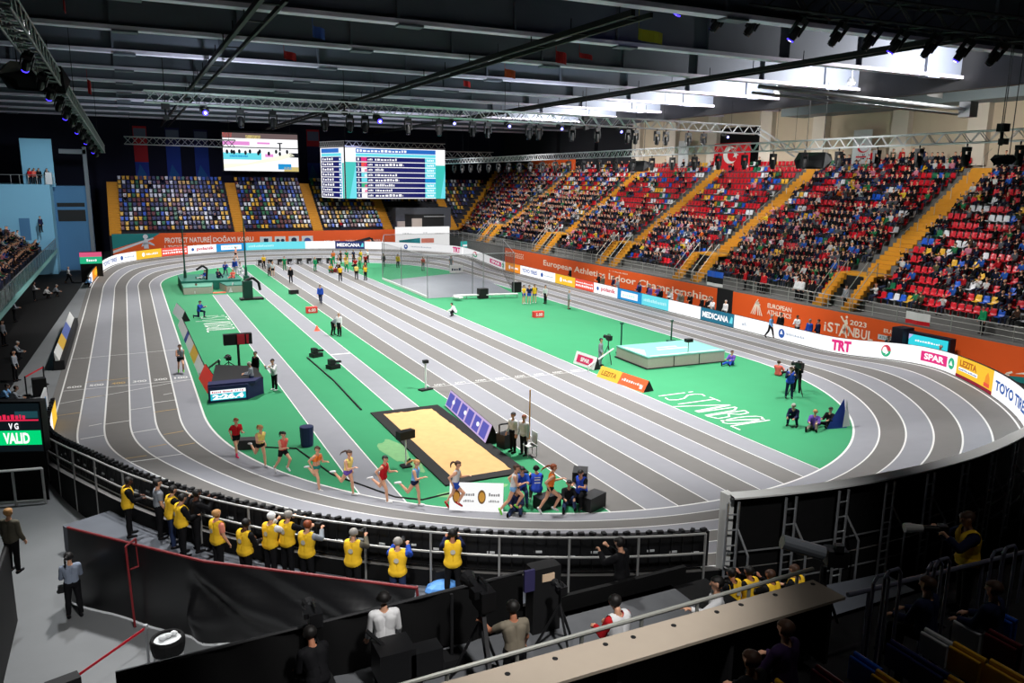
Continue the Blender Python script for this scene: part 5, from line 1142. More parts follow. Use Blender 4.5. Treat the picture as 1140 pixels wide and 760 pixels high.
for (a, b, c, lab) in PEN:
    p = at(a[0], a[1], 18.0) if a[1] > 0 else at(a[0], 0, 18.0); Y = min(p[1], 110); A, B = atY(a[0], a[1], Y), atY(b[0], b[1], Y)
    q = MB(); n = 5
    for i in range(n):
        u0, u1 = i/n, (i+1)/n; x0, x1 = A[0]+(B[0]-A[0])*u0, A[0]+(B[0]-A[0])*u1; y0, y1 = Y+.08*math.sin(u0*7), Y+.08*math.sin(u1*7); d0, d1 = -.12*u0, -.12*u1
        q.add([(x0, y0, B[2]+d0), (x1, y1, B[2]+d1), (x1, y1, A[2]+d1), (x0, y0, A[2]+d0)], [(0, 1, 2, 3)])
    q.tube((A[0], Y, B[2]), (A[0], Y, 20.6), .015, 4); q.solo('pennant', PM[c], lab, 'flag', group='pennants under the roof')
# ================================================================ LEFT SIDE: upper tier, blue tower, strip of floor
m_glass = mat('parapet_glass', (120, 165, 165), .1, alpha=.35, spec=.6); m_tier = mat('tier_grey', (70, 72, 76), .8, noise=.1)
LX0, LZ0 = -7.3, 2.75
q = MB(); q.mm((LX0-1.2, 40, LZ0-.25), (LX0, 100.6, LZ0))
for i in range(12): q.mm((LX0-1.2-.85*(i+1), 40, LZ0-.3+.5*i), (LX0-1.2-.85*i, 100, LZ0+.5*i))
q.solo('grandstand_left', m_tier, 'upper tier of grey terraces on the left side with glass parapet', 'grandstand', kind='structure')
t = thing('parapet', 'glass parapet with pale green lower edge along the front of the left tier', 'parapet', (LX0, 70, LZ0)); q = MB(); q.mm((LX0-.02, 40, LZ0+.05), (LX0+.02, 101, LZ0+1.15)); q.part('glass', m_glass, t)
q = MB(); q.tube((LX0, 40, LZ0+1.18), (LX0, 101, LZ0+1.18), .04, 6); q.part('handrail', m_steel, t)
q = MB(); q.mm((LX0-.02, 40, LZ0-.32), (LX0+.06, 101, LZ0+.05)); q.part('edge_trim', mat('trim_pale_green', (120, 180, 178), .5), t, label='pale green lower edge')
for y in np.arange(41, 101, 2.2): q = MB(); q.mm((LX0-.05, y, LZ0), (LX0+.01, y+.06, LZ0+1.18)); q.part('post', m_steel, t)
q = MB(); q.mm((LX0-10, 38, .0), (LX0-9.7, 128, LZ0)); q.solo('wall_under_tier', m_black, 'black wall under the left tier', 'wall', kind='structure')
# blue tower
YT_ = 101; m_blue = mat('tower_pale_blue', (120, 175, 205), .7); m_blued = mat('tower_blue', (66, 112, 152), .7)
a, b = atY(14, 205, YT_), atY(64, 292, YT_); a2, b2 = atY(19, 153, YT_), atY(60.5, 205, YT_); c = atY(98, 205, YT_+5)
t = thing('tower', 'pale blue boxy tower with a balcony behind the left tier', 'building', ((a[0]+b[0])/2, YT_, 0))
q = MB(); q.mm((a[0]-3, YT_, 0), (b[0], YT_+10, a[2])); q.part('wall', m_blue, t)
q = MB(); q.mm((a2[0], YT_+1.5, a2[2]), (b2[0], YT_+1.7, b2[2]-.3)); q.part('rear_panel', m_blue, t)
q = MB(); q.mm((b[0], YT_+4, 0), (c[0], YT_+10, 9.6)); q.part('side_wing', m_blued, t, label='darker blue side wing')
w = MB(); x0 = b[0]+.35*(c[0]-b[0])-.4; w.mm((b[0]+.25, YT_+3.95, 5.6), (c[0]-.5, YT_+4.05, 6.9)); w.mm((b[0]+.25, YT_+3.95, 7.25), (c[0]-.5, YT_+4.05, 7.7)); w.part('window', m_black, t)
q = MB(); q.mm((c[0]-.25, YT_+3.9, 0), (c[0]+.15, YT_+4.6, 14)); q.mm((c[0]-2.6, YT_+3.9, 13.2), (c[0]+.1, YT_+4.6, 13.7)); q.part('pillar', mat('tower_grey', (110, 116, 124), .8), t)
q = MB(); 
for x in np.linspace(a2[0]-1, b2[0], 6): q.tube((x, YT_+.1, a[2]), (x, YT_+.1, a[2]+1.0), .03, 5)
q.tube((a2[0]-2, YT_+.1, a[2]+1.0), (b2[0], YT_+.1, a[2]+1.0), .04, 5); q.mm((b[0]-.3, YT_-.05, a[2]), (b[0]+.3, YT_+.5, a[2]+1.3)); q.part('balcony_rail', m_steel, t)
q = MB(); q.mm((a[0]+.2, YT_-.04, a[2]-6), (a[0]+1.2, YT_, a[2]-3.6)); q.part('doorway', m_blued, t, label='dark blue doorway')
# spectators of the left tier
for i in range(10):
    y = 42.0+rs.random()
    while y < 99:
        if rs.random() < .62:
            pr_ = proj((LX0-1.2-.85*i-.3, y, LZ0+.5*i+.8))
            if pr_[0] > -6: 
                s = (LX0-1.2-.85*i-.25, y, LZ0+.5*i, PI, i); o = spectator((s[0], s[1], s[2], PI), f"{ORD[i]} row of left tier {'near the blue tower' if y > 86 else 'midway along' if y > 68 else 'nearest part'}")
        y += .6 if y > 80 else .75
q = MB(); ys = np.arange(41, 99, .9)
for i in range(10):
    for y in ys: q.mm((LX0-1.2-.85*i-.75, y, LZ0+.5*i+.1), (LX0-1.2-.85*i-.3, y+.5, LZ0+.5*i+.42)); q.mm((LX0-1.2-.85*i-.8, y, LZ0+.5*i+.4), (LX0-1.2-.85*i-.73, y+.5, LZ0+.5*i+.85))
props(q.solo('tier_seats', m_seat['navy'], 'rows of dark seats of the left tier', 'seats'), kind='stuff')
# perimeter boards standing on the strip of floor left of the track
t = thing('perimeter_boards', 'white, blue and yellow sponsor boards on the floor left of the straight', 'board', tuple(at(72, 380)))
pts = [at(85, 360), at(80, 366), at(74, 380), at(67, 392), at(60, 405)]
X_ = at(78, 372)[0]-.1
for k, (y0, y1, m) in enumerate(((at(84, 362)[1], at(79, 374)[1], m_white), (at(79, 374)[1], at(73, 388)[1], mat('board_blue', (90, 110, 180), .6)), (at(73, 388)[1], at(68, 400)[1], mat('board_yellow', (225, 180, 60), .6)), (at(68, 400)[1], at(63, 412)[1], m_white))):
    q = MB(); q.add([(X_, y0, .55), (X_, y1, .55), (X_-.02, y1, 1.05), (X_-.02, y0, 1.05), (X_+.22, y0, .55), (X_+.22, y1, .55)], [(0, 1, 2, 3), (0, 3, 4), (1, 5, 2), (4, 3, 2, 5)], 0); q.part('board', m, t)
q = MB(); q.mm((X_-.1, at(84, 362)[1], 0), (X_+.45, at(63, 412)[1], .55)); q.part('base', m_black, t, label='black base')
# screen on stand beside the far-left boards
p = at(103, 316); t = thing('info_screen', 'green and pink lit screen on a black stand at the start of the far-left boards', 'screen', (p[0]-.6, p[1]+2, 0))
q = MB(); px, pz = atY(88, 281, p[1]+2), atY(114, 293, p[1]+2); fn = lambda u, v: Vector((px[0]+u*(pz[0]-px[0]), p[1]+2, pz[2]+v*(px[2]-pz[2]))); rect(q, fn, 0, 1, 0, .6, 0); rect(q, fn, 0, 1, .6, 1, 1); dashes(q, lambda u, v: fn(u, v)-Vector((0, .02, 0)), .3, .75, .2, .42, 2, 5); q.part('picture', [L_GRN, led('pink_bar', (220, 90, 130)), L_WHITE], t)
q = MB(); q.mm((px[0], p[1]+2.05, 0), (pz[0], p[1]+2.4, pz[2]+.1)); q.mm((px[0], p[1]+2.05, pz[2]), (pz[0], p[1]+2.2, px[2]+.05)); q.part('stand', m_black, t)
# ================================================================ INFIELD EQUIPMENT
m_sand = mat('sand', (206, 164, 110), .95, noise=.12, scale=3); m_sandb = mat('pit_border', (22, 22, 22), .8)
t = thing('sand_pit', 'long jump pit of pale sand with a black rubber border', 'sand pit', ((PX0+PX1)/2, (PY0+PY1)/2, 0))
q = MB(); bw_ = .5; q.mm((PX0, PY0, 0), (PX0+bw_, PY1, .06)); q.mm((PX1-bw_, PY0, 0), (PX1, PY1, .06)); q.mm((PX0+bw_, PY0, 0), (PX1-bw_, PY0+bw_, .06)); q.mm((PX0+bw_, PY1-bw_, 0), (PX1-bw_, PY1, .06)); q.part('border', m_sandb, t)
q = MB(); nx, ny = 14, 30; r = random.Random(2); vs = []
for j in range(ny+1):
    for i in range(nx+1): vs.append((PX0+bw_+(PX1-PX0-2*bw_)*i/nx, PY0+bw_+(PY1-PY0-2*bw_)*j/ny, .03+r.uniform(0, .035)+(-.03 if 5 < i < 10 and 12 < j < 20 else 0)))
q.add(vs, [(j*(nx+1)+i, j*(nx+1)+i+1, (j+1)*(nx+1)+i+1, (j+1)*(nx+1)+i) for j in range(ny) for i in range(nx)]); q.part('sand', m_sand, t, smooth=True)
for (px, py, rx, ry) in ((440, 502, .5, 1.5), (528, 547, 1.3, .45), (462, 518, .3, .8)):
    c = at(px, py); q = MB(); q.poly([(c[0]+rx*math.cos(a)*(1+.2*math.sin(3*a)), c[1]+ry*math.sin(a)*(1+.15*math.cos(5*a)), .005) for a in np.linspace(0, 2*PI, 22, endpoint=False)]); props(q.solo('spilled_sand', mat('sand_thin', (110, 156, 106), .95, noise=.2, scale=4), 'thin spilled sand on the green mat beside the pit', 'sand', group='spilled sand'), kind='stuff')
# purple LED board beside the pit
A, B = at(503, 452), at(549, 494); t = thing('led_board', 'violet LED board with small white emblems along the sand pit', 'LED board', tuple((A+B)/2)); d = (B-A).normalized(); n = Vector((d[1], -d[0], 0)); n = -n if n[0] > 0 else n
fn = lambda u, v: A+(B-A)*u+Vector((0, 0, .08+.75*v))+n*(.35-.3*v)
q = MB(); q.add([fn(0, 0)-n*.02, fn(1, 0)-n*.02, fn(1, 1)-n*.02, fn(0, 1)-n*.02, A-n*.35, B-n*.35], [(0, 1, 2, 3), (0, 3, 4), (1, 5, 2), (3, 2, 5, 4)]); q.part('casing', m_black, t)
q = MB(); rect(q, fn, 0, 1, 0, 1, 0); off = lambda u, v: fn(u, v)+n*.02
for k in range(6): rect(q, off, .02+k*.163, .15+k*.163, .1, .9, 1)
for k in range(3): disc(q, lambda u, v: fn(u, v)+n*.035, .17+.3*k, .55, .03, 2, 8, .13)
q.part('picture', [led('lilac_edge', (205, 180, 225)), led('violet', (92, 92, 186)), L_WHITE], t)
# high jump landing mat
m_matside = mat('mat_side_grey', (168, 164, 152), .8, noise=.08); m_mattop = mat('mat_top_aqua', (116, 176, 166), .8, noise=.06)
A, B, D = at(720.8, 411), at(806, 402.5), at(684, 397.5); e1 = (B-A); e2 = Vector((-e1[1], e1[0], 0)).normalized(); e2 = e2 if e2.dot(D-A) > 0 else -e2; w = max((D-A).dot(e2), 3.0); C_, D_ = B+e2*w, A+e2*w
t = thing('high_jump_mat', 'thick high jump landing mat with aqua top and grey sides', 'landing mat', tuple((A+C_)/2)); H_ = .72
q = MB(); q.slab([A, B, C_, D_], .04, H_-.06); q.part('body', m_matside, t)
q = MB(); g2 = lambda p, f: p+((A+C_)/2-p)*f
q.slab([g2(A, -.01), g2(B, -.01), g2(C_, -.01), g2(D_, -.01)], H_-.06, H_+.02); q.part('cover', m_mattop, t)
q = MB(); fm = lambda u, v: A+e1*u+e2*w*v+Vector((0, 0, H_+.03))
rect(q, fm, .05, .95, .04, .08); rect(q, fm, .3, .7, .4, .48); rect(q, fm, .35, .62, .55, .62); q.poly([fm(.02, .1), fm(.16, .5), fm(.02, .9)]); q.part('printing', mat('print_pale_aqua', (190, 215, 208), .8), t, label='pale printing')
q = MB(); q.slab([g2(A, -.04), g2(B, -.04), g2(C_, -.04), g2(D_, -.04)], 0, .05); q.part('pallet', m_black, t)
for k, u in enumerate((.33, .66)): q = MB(); q.box(A+e1*u+e2*-.02+Vector((0, 0, H_/2)), (.03, .03, H_-.1), math.atan2(e1[1], e1[0])); q.part('seam', m_dark, t)
for k, (px, py, top, lab) in enumerate(((691, 393, 360, 'green high jump upright at the left corner of the landing mat'), (747, 380, 357, 'green high jump upright behind the landing mat'))):
    p = at(px, py, 0); h = atY(px, top, p[1])[2]; q = MB(); q.tube((p[0], p[1], 0), (p[0], p[1], h), .05, 8); q.box((p[0], p[1], .05), (.6, .3, .1)); q.box((p[0], p[1], h), (.2, .12, .1)); q.solo('high_jump_upright', mat('upright_green', (22, 82, 66), .5), lab, 'upright', group='high jump uprights')
p = at(766, 392, .75); q = MB(); q.tube((p[0], p[1], H_), (p[0], p[1], 1.5), .02, 5); q.box((p[0], p[1], 1.5), (.45, .3, .2)); q.solo('mat_camera', m_blackp, 'small black remote camera standing on the landing mat', 'camera')
# pole vault landing mat
m_pvt = mat('vault_top_green', (26, 108, 92), .8, noise=.06); m_pvl = mat('vault_top_pale', (84, 150, 128), .8)
x0, x1, yf = at(204.6, 328)[0], at(273, 325)[0], at(204.6, 328)[1]; xb0, xb1 = at(238, 327.4)[0], at(252.5, 327)[0]; yb = yf+8.5; ym = yf+2.8
t = thing('pole_vault_mat', 'green pole vault landing mat with V-shaped front at the end of the runway', 'landing mat', ((x0+x1)/2, yf+4, 0))
q = MB(); q.mm((x0, ym, 0), (x1, yb, .82)); q.part('body', m_pvt, t)
for sgn, lab in ((0, None), (1, None)):
    q = MB(); pts = [(x0, yf), (xb0-.1, yf), ((xb0+xb1)/2-.3, ym), (x0, ym)] if sgn == 0 else [(xb1+.1, yf), (x1, yf), (x1, ym), ((xb0+xb1)/2+.3, ym)]
    q.slab(pts, 0, .62); q.part('front_wing', m_matside, t, label='beige front wing')
    q = MB(); q.slab(pts, .62, .7); q.part('wing_cover', m_pvl if sgn == 0 else m_pvt, t)
q = MB(); q.mm((x0-.02, ym-.02, .78), (x1+.02, yb+.02, .9)); q.part('cover', m_pvt, t)
q = MB(); q.mm((xb0, yf-.2, .01), (xb1, yf+.5, .05)); q.part('planting_box', mat('box_orange', (220, 86, 40), .6), t, label='orange planting box')
q = MB(); q.add([(xb1+.2, yf-.3, .05), (xb1+.9, yf+.2, .05), (xb1+.75, yf+.3, 1.0)], [(0, 1, 2), (2, 1, 0)]); q.part('flap', m_white, t, label='white flap')
m_upr = mat('upright_green', (22, 82, 66), .5)
for k, (pb, ptop, lab) in enumerate((((207, 319), (202, 246), 'tall dark green pole vault upright at the left side of the vault mat'), ((274.5, 314), (271, 243), 'tall dark green pole vault upright at the right side of the vault mat'))):
    p = at(pb[0], pb[1]); h = atY(ptop[0], ptop[1], p[1])[2]; tt_ = thing('pole_vault_upright', lab, 'upright', tuple(p), group='pole vault uprights')
    q = MB(); q.tube((p[0], p[1], 0), (p[0], p[1], 1.6), .16, 8, .14); q.tube((p[0], p[1], 1.6), (p[0], p[1], h), .085, 8, .06); q.part('mast', m_upr, tt_)
    q = MB(); q.box((p[0], p[1], .35), (.5, .9, .7)); q.part('base', m_upr, tt_); q = MB(); q.tube((p[0], p[1], h*.8), (p[0]+(.35 if k == 0 else -.35), p[1], h*.8), .03, 6); q.part('bar_support', m_dark, tt_)
p = at(277, 334); t = thing('equipment_cart', 'tall dark green cart with a black folded canopy right of the vault mat', 'cart', tuple(p)); q = MB(); q.box((p[0], p[1]+.5, .9), (.8, .8, 1.6)); q.part('body', mat('cart_green', (14, 60, 50), .7), t)
q = MB(); q.path([(p[0]-.2, p[1]+.5, 1.7), (p[0]+.5, p[1]+.5, 1.95), (p[0]+1.0, p[1]+.5, 1.5), (p[0]+1.1, p[1]+.5, .8)], .12, 8); q.part('canopy', m_black, t); q = MB(); q.box((p[0]+.3, p[1]+.4, .08), (2.0, 1.0, .16)); q.part('base', m_black, t)
# long boards on the left edge of the infield
def wedge(A, B, h, d, faces, name, label, cat='board', lean=None, mats=None, ramp=None):
    """A-frame board from A to B (ground), faces = list of (u0,u1,mat index)"""
    A, B = Vector(A), Vector(B); dr = (B-A).normalized(); n = Vector((-dr[1], dr[0], 0)); n = n if lean is None or n.dot(Vector(lean)) > 0 else -n
    t = thing(name, label, cat, tuple((A+B)/2)); q = MB()
    for u0, u1, m in faces:
        a, b = A+(B-A)*u0, A+(B-A)*u1; q.add([a, b, b-n*d*.5+Vector((0, 0, h)), a-n*d*.5+Vector((0, 0, h))], [(0, 1, 2, 3)], m)
    q.part('face', mats, t); q = MB(); q.add([A-n*d, B-n*d, B-n*d*.55+Vector((0, 0, h-.02)), A-n*d*.55+Vector((0, 0, h-.02)), A-n*.03, B-n*.03], [(0, 1, 2, 3), (0, 3, 4), (1, 5, 2), (0, 4, 5, 1)]); q.part('rear_side', m_black, t)
    return t, (lambda u, v: A+(B-A)*u-n*d*.5*v+Vector((0, 0, h*v))+n*.015)
mw = [m_white, mat('board_red', (222, 52, 40), .6), mat('board_navy', (40, 60, 140), .6), mat('board_yellow', (225, 180, 60), .6), mat('board_orange', (236, 96, 50), .6), m_ltgrey, led('added_white_glow', (246, 246, 246), 1.0)]  # last entry: glow added to whiten a printed board
t, fn = wedge(at(198, 362), at(222, 420), .62, .56, [(0, .34, 0), (.34, .42, 2), (.42, .62, 0), (.62, .8, 3), (.8, 1, 0)], 'sponsor_board', 'long white, navy and yellow sponsor board along the inner line of the left straight', lean=(-1, 0, 0), mats=mw)
wedge(at(221, 421), at(231, 438), .8, .8, [(0, 1, 1)], 'sponsor_board', 'red end piece of the sponsor boards left of the race clock', lean=(-1, 0, 0), mats=mw)
wedge(at(192, 348), at(201, 358), .8, .7, [(0, 1, 5)], 'sponsor_board', 'grey wedge board between vault mat and the left straight', lean=(-1, 0, 0), mats=mw)
t, fn = wedge(at(500, 569), at(560, 570.5), .95, .5, [(0, .5, 6), (.5, 1, 6)], 'sponsor_board', 'white board with two round gold emblems on the near infield edge', lean=(0, -1, 0), mats=mw)
q = MB()
for u in (.13, .6): disc(q, fn, u, .52, .075, 0, 16, .24); disc(q, lambda a, b: fn(a, b)+Vector((0, -.01, 0)), u, .52, .055, 1, 14, .17)
for u in (.26, .73): dashes(q, fn, u, u+.2, .55, .66, 2, 5); dashes(q, fn, u, u+.2, .34, .42, 2, 6)
q.part('lettering', [mat('emblem_brown', (120, 84, 40), .6), mat('emblem_gold', (220, 160, 60), .5), mat('print_grey', (130, 130, 134), .7)], t)
A, B = at(638, 404), at(661, 412); t, fn = wedge(A, B, .75, .5, [(0, 1, 0)], 'sponsor_board', 'white board with a magenta box on the edge of the sprint straight', lean=(-1, -.3, 0), mats=mw); q = MB(); rect(q, fn, .12, .85, .2, .8, 0); put_text(q, 'SPAR', lambda u, v: fn(u, v)+Vector((-.01, 0, 0)), .3, .72, .34, .66, 1, .04); q.part('lettering', [mat('magenta', (190, 30, 80), .6), m_white], t)
A, B = at(664, 419), at(716, 437)
for (u0, u1, m, lab, tx) in ((0, .46, 3, 'yellow cushion-like sponsor board beside the sprint straight', 'LEZITA'), (.46, 1, 4, 'orange cushion-like sponsor board beside the sprint straight', None)):
    a, b = A+(B-A)*u0, A+(B-A)*u1; t, fn = wedge(a, b, .6, .75, [(0, 1, m)], 'sponsor_board', lab, lean=(-1, -.3, 0), mats=mw); q = MB()
    if tx: put_text(q, tx, fn, .15, .85, .3, .7, 0)
    else: dashes(q, fn, .1, .9, .4, .62, 1, 8); rect(q, fn, .8, .9, .2, .45, 1)
    q.part('lettering', [mat('print_brown', (150, 90, 20), .7), m_white], t)
p = at(655, 413); q = MB(); q.tube((p[0], p[1], .3), at(683, 388, .95), .05, 6); q.tube((p[0], p[1], 0), (p[0], p[1], .35), .03, 6); q.solo('crossbar', m_white, 'white crossbar leaning from the magenta board to the landing mat', 'crossbar')
# race clock
p0, p1 = at(232.5, 449), at(280.5, 452); Yk = p0[1]; t = thing('race_clock', 'running clock showing 2:26.4 in a navy housing on the infield', 'clock', tuple((p0+p1)/2)); hh = atY(235, 431, Yk)[2]
x0, x1 = p0[0], p1[0]
q = MB(); q.slab([(x0, Yk), (x1, Yk), (x1+.9, Yk+.9), (x0+.1, Yk+.9)], 0, hh); q.slab([(x0, Yk+.1), (x1+.4, Yk+.1), (x1+.8, Yk+.8), (x0+.1, Yk+.8)], hh-.02, hh+.1); q.part('housing', mat('clock_navy', (22, 26, 72), .6), t)
fk = lambda u, v: Vector((x0+.1+(x1-x0-.2)*u, Yk-.02, .12+(hh-.3)*v)); q = MB(); rect(q, fk, 0, 1, 0, 1, 0); rect(q, lambda u, v: fk(u, v)-Vector((0, .01, 0)), 0, 1, .66, 1, 1)
o_ = lambda u, v: fk(u, v)-Vector((0, .02, 0)); put_text(q, '2:26.4', o_, .05, .94, .08, .6, 1, .06); dashes(q, o_, .04, .3, .74, .92, 2, 5); dashes(q, o_, .36, .62, .74, .92, 2, 5); put_text(q, '21.16', o_, .68, .94, .74, .92, 2, .03); q.part('display', [led('clock_cyan', (40, 190, 205)), L_WHITE, led('clock_red', (190, 90, 110))], t)
c = at(246, 434); e = at(285, 424); q = MB(); q.slab([(x0+.15, Yk+.2), (x1+.9, Yk+.9), (e[0], e[1]), (c[0], c[1]+2.3)], hh, hh+.05); q.part('shelf', m_black, t)
# small things on the infield
def tripod(p, h, label, name='camera_tripod', cat='tripod', head=(.3, .45, .25), m=None, legs=3, spread=.45):
    p = Vector(p); t = thing(name, label, cat, tuple(p))
    for k in range(legs): a = 2*PI*k/legs+.5; q = MB(); q.tube((p[0]+spread*math.cos(a), p[1]+spread*math.sin(a), p[2]), (p[0], p[1], p[2]+h*.8), .025, 6); q.part('leg', m_dark, t)
    q = MB(); q.tube((p[0], p[1], p[2]+h*.6), (p[0], p[1], p[2]+h), .03, 6); q.part('column', m_dark, t)
    zc = p[2]+h+head[2]/2; a_, b_, c_ = head; m = m or m_blackp
    q = MB(); q.box((p[0], p[1]-b_*.1, zc), (a_*.6, b_*.7, c_*.75)); q.box((p[0], p[1]-b_*.1, zc-c_*.45), (a_*.5, b_*.5, c_*.15)); q.part('body', m, t)
    q = MB(); q.tube((p[0], p[1]+b_*.2, zc), (p[0], p[1]+b_*.55, zc), a_*.22, 12); q.tube((p[0], p[1]+b_*.55, zc), (p[0], p[1]+b_*.72, zc), a_*.24, 12, a_*.34); q.part('lens', m_dark, t)
    q = MB(); q.box((p[0]-a_*.35, p[1]-b_*.2, zc+c_*.25), (a_*.3, b_*.25, c_*.3)); q.part('viewfinder', m, t)
    q = MB(); q.path([(p[0], p[1]-b_*.35, zc+c_*.35), (p[0], p[1]-b_*.3, zc+c_*.6), (p[0], p[1]+b_*.1, zc+c_*.6), (p[0], p[1]+b_*.15, zc+c_*.35)], a_*.05, 6); q.part('handle', m, t); return t
p = at(267, 419); q = MB(); q.tube((p[0], p[1], 0), (p[0], p[1], 1.9), .07, 8, m=0); q.box((p[0], p[1], .1), (.6, .6, .2), 0, 0); q.box((p[0], p[1], 2.15), (1.5, .35, .6), 0, 0); q.box((p[0]+.15, p[1]-.2, 2.15), (.4, .06, .55), 0, 1); q.box((p[0]+.5, p[1]-.2, 2.15), (.12, .06, .5), 0, 1); q.solo('timing_device', [m_dark, mat('device_red', (200, 40, 60), .5)], 'black post with a red and black timing box behind the race clock', 'timing device')
p = at(255, 411); tripod(p, .55, 'low black tripod camera on the green left of the timing post', head=(.5, .4, .25), spread=.6)
p = at(245, 421); q = MB(); q.tube((p[0], p[1], 0), (p[0], p[1], 1.05), .06, 8); q.box((p[0], p[1], .03), (.45, .45, .06)); q.solo('barrier_post', m_upr, 'dark green barrier post at the end of the white tape', 'post')
a, b = at(222, 417, .1), Vector((p[0]+.05, p[1], 1.05)); q = MB(); q.beam(a, b, .04, .1); q.solo('barrier_tape', m_white, 'white tape stretched from the sponsor boards to the green post', 'tape')
p = at(474, 434); q = MB(); q.tube((p[0], p[1], 0), (p[0], p[1], 1.5), .055, 8, m=0); q.box((p[0], p[1], .05), (.75, .35, .08), .3, 1); q.box((p[0], p[1], 1.55), (.28, .22, .16), 0, 1); q.solo('timing_post', [m_white, m_dark], 'white photocell post with black head on the edge of the sprint straight', 'timing post')
for i, (px, py, lab) in enumerate(((352, 397, 'low black camera dolly on the green left of the long jump runway'), (371, 410, 'low black device at the left line of the long jump runway'))):
    p = at(px, py); q = MB(); q.box((p[0], p[1], .12), (.7, .5, .24), .4); q.box((p[0]-.1, p[1], .4), (.3, .4, .3), .2); q.tube((p[0], p[1], .4), (p[0]+.4, p[1]-.3, .45), .07, 6); q.box((p[0]+.3, p[1]+.3, .08), (.5, .12, .12), .8); q.solo('rail_camera', m_blackp, lab, 'camera', group='low cameras beside the runway')
q = MB(); q.path([at(342, 398, .02), at(372, 424, .02), at(402, 456, .02)], .05, 5); q.solo('cable', m_dark, 'dark cable running along the green from the low camera to the sand pit', 'cable')
q = MB(); q.path([at(283, 497, .02), at(330, 499, .02), at(370, 528, .02), at(440, 553, .02), at(470, 556, .02), at(500, 549, .02)], .035, 5); q.solo('cable', m_dark, 'dark cable winding behind the runners on the near green', 'cable')
p = at(342, 496); q = MB(); q.lathe([(.24, 0), (.26, .1), (.29, .8), (.28, .85)], p, 14); q.solo('litter_bin', mat('bin_navy', (22, 34, 78), .6), 'dark blue bin on the green left of the near runway end', 'bin')
p = at(278, 500); q = MB(); q.box((p[0], p[1]+.2, .2), (.8, .5, .4), -.3); q.solo('floor_monitor', m_blackp, 'black box on the green behind the runner in the yellow top', 'box')
p = at(452, 519); q = MB(); q.tube((p[0], p[1], 0), (p[0], p[1], 1.1), .03, 6, m=1); q.box((p[0], p[1], 1.3), (.7, .3, .32), .3, 0); q.box((p[0], p[1], .03), (.4, .4, .05), 0, 0); q.solo('wind_gauge', [m_blackp, m_white], 'black box on a white pole at the near corner of the sand pit', 'gauge')
for i, (px, py, lab, tx) in enumerate((((347, 348), 348, 'red distance marker box with white figures beside the long jump runway', '6.00'), ((599, 353), 353, 'red distance marker box with white figures on the far green', '5.00'))):
    p = at(*px); q = MB(); q.box((p[0], p[1], .25), (.9, .4, .5), 0, 0); put_text(q, tx, plane_fn((p[0]-.3, p[1]-.21, .12), (1, 0, 0), (0, 0, 1)), 0, .6, 0, .26, 1); q.solo('distance_marker', [mat('marker_red', (206, 50, 44), .6), m_white], lab, 'marker', group='red marker boxes')
q = MB(); p = at(327, 327); q.box((p[0], p[1], .2), (.8, .5, .4), .3); q.solo('starting_speaker', m_blackp, 'small black box on the left line of the sprint straight', 'speaker')
p = at(353, 368); q = MB(); q.lathe([(.25, 0), (.18, .05), (.02, .4)], p, 8); q.solo('traffic_cone', mat('cone_orange', (226, 90, 60), .6), 'small orange cone on the long jump runway', 'cone')
# start line: blocks with black loudspeaker boxes
for k in range(8):
    x = SX0+1.22*(k+.5); y = ylim(x)[1]-2.6; t = thing('starting_block', f'starting block with black loudspeaker box in lane {k+1} of the far sprint start', 'starting block', (x, y, 0), group='starting blocks at the far sprint start')
    q = MB(); q.box((x, y, .1), (.12, .9, .08)); q.add([(x-.25, y-.1, .1), (x-.05, y-.1, .1), (x-.05, y+.15, .4), (x-.25, y+.15, .4), (x+.05, y+.2, .1), (x+.25, y+.2, .1), (x+.25, y+.45, .4), (x+.05, y+.45, .4)], [(0, 1, 2, 3), (4, 5, 6, 7), (3, 2, 1, 0), (7, 6, 5, 4)]); q.part('frame', m_steel, t)
    q = MB(); q.box((x, y+1.0, .35), (.55, .5, .7)); q.part('speaker_box', m_blackp, t); q = MB(); q.path([(x-.45, y+1, 0), (x-.45, y+1, .9), (x+.45, y+1, .9), (x+.45, y+1, 0)], .03, 5); q.part('hoop', m_steel, t)
# shot put cage: net box, silver floor, low white kerb
m_net = mat('safety_net', (56, 60, 62), .9, alpha=.26); m_silv = mat('sector_silver', (120, 124, 132), .45, noise=.18, scale=.5, spec=.5)
c0, c1, c2, c3 = at(426, 311), at(476, 332), at(573, 326), at(425+60, 300); hN = atY(476, 278, c1[1])[2]
c3 = at(513, 305); fl_ = [c0, c1, c2, c3]
t = thing('throwing_cage', 'grey see-through throwing cage of netting with thin pale posts on the far green', 'cage', tuple((c1+c3)/2))
q = MB(); q.poly([(p[0], p[1], .012) for p in (at(430, 312), c1, at(572, 327), at(545, 313), at(513, 303.5))]); q.part('sector_floor', m_silv, t, label='silver grey landing floor')
q = MB(); hgt = {0: 4.2, 1: 4.2, 2: 4.2, 3: 4.2}
ring_ = [at(426, 311), at(476, 332), at(572, 327), at(560, 305), at(515, 293), at(428, 297)]
for a, b in zip(ring_, ring_[1:]+ring_[:1]): q.add([(a[0], a[1], .05), (b[0], b[1], .05), (b[0], b[1], 4.0), (a[0], a[1], 4.0)], [(0, 1, 2, 3)])
q.part('net', m_net, t, label='grey netting')
for p in ring_+[at(447, 318), at(526, 329), at(538, 329)]: q = MB(); q.tube((p[0], p[1], 0), (p[0], p[1], 4.05), .035, 6); q.part('post', m_steel, t)
q = MB(); q.path([(p[0], p[1], 4.0) for p in ring_+ring_[:1]], .03, 5); q.part('top_cable', m_steel, t)
q = MB(); q.beam((c0[0], c0[1], .1), (c1[0], c1[1], .1), .12, .2); q.part('kerb', m_white, t, label='white kerb')
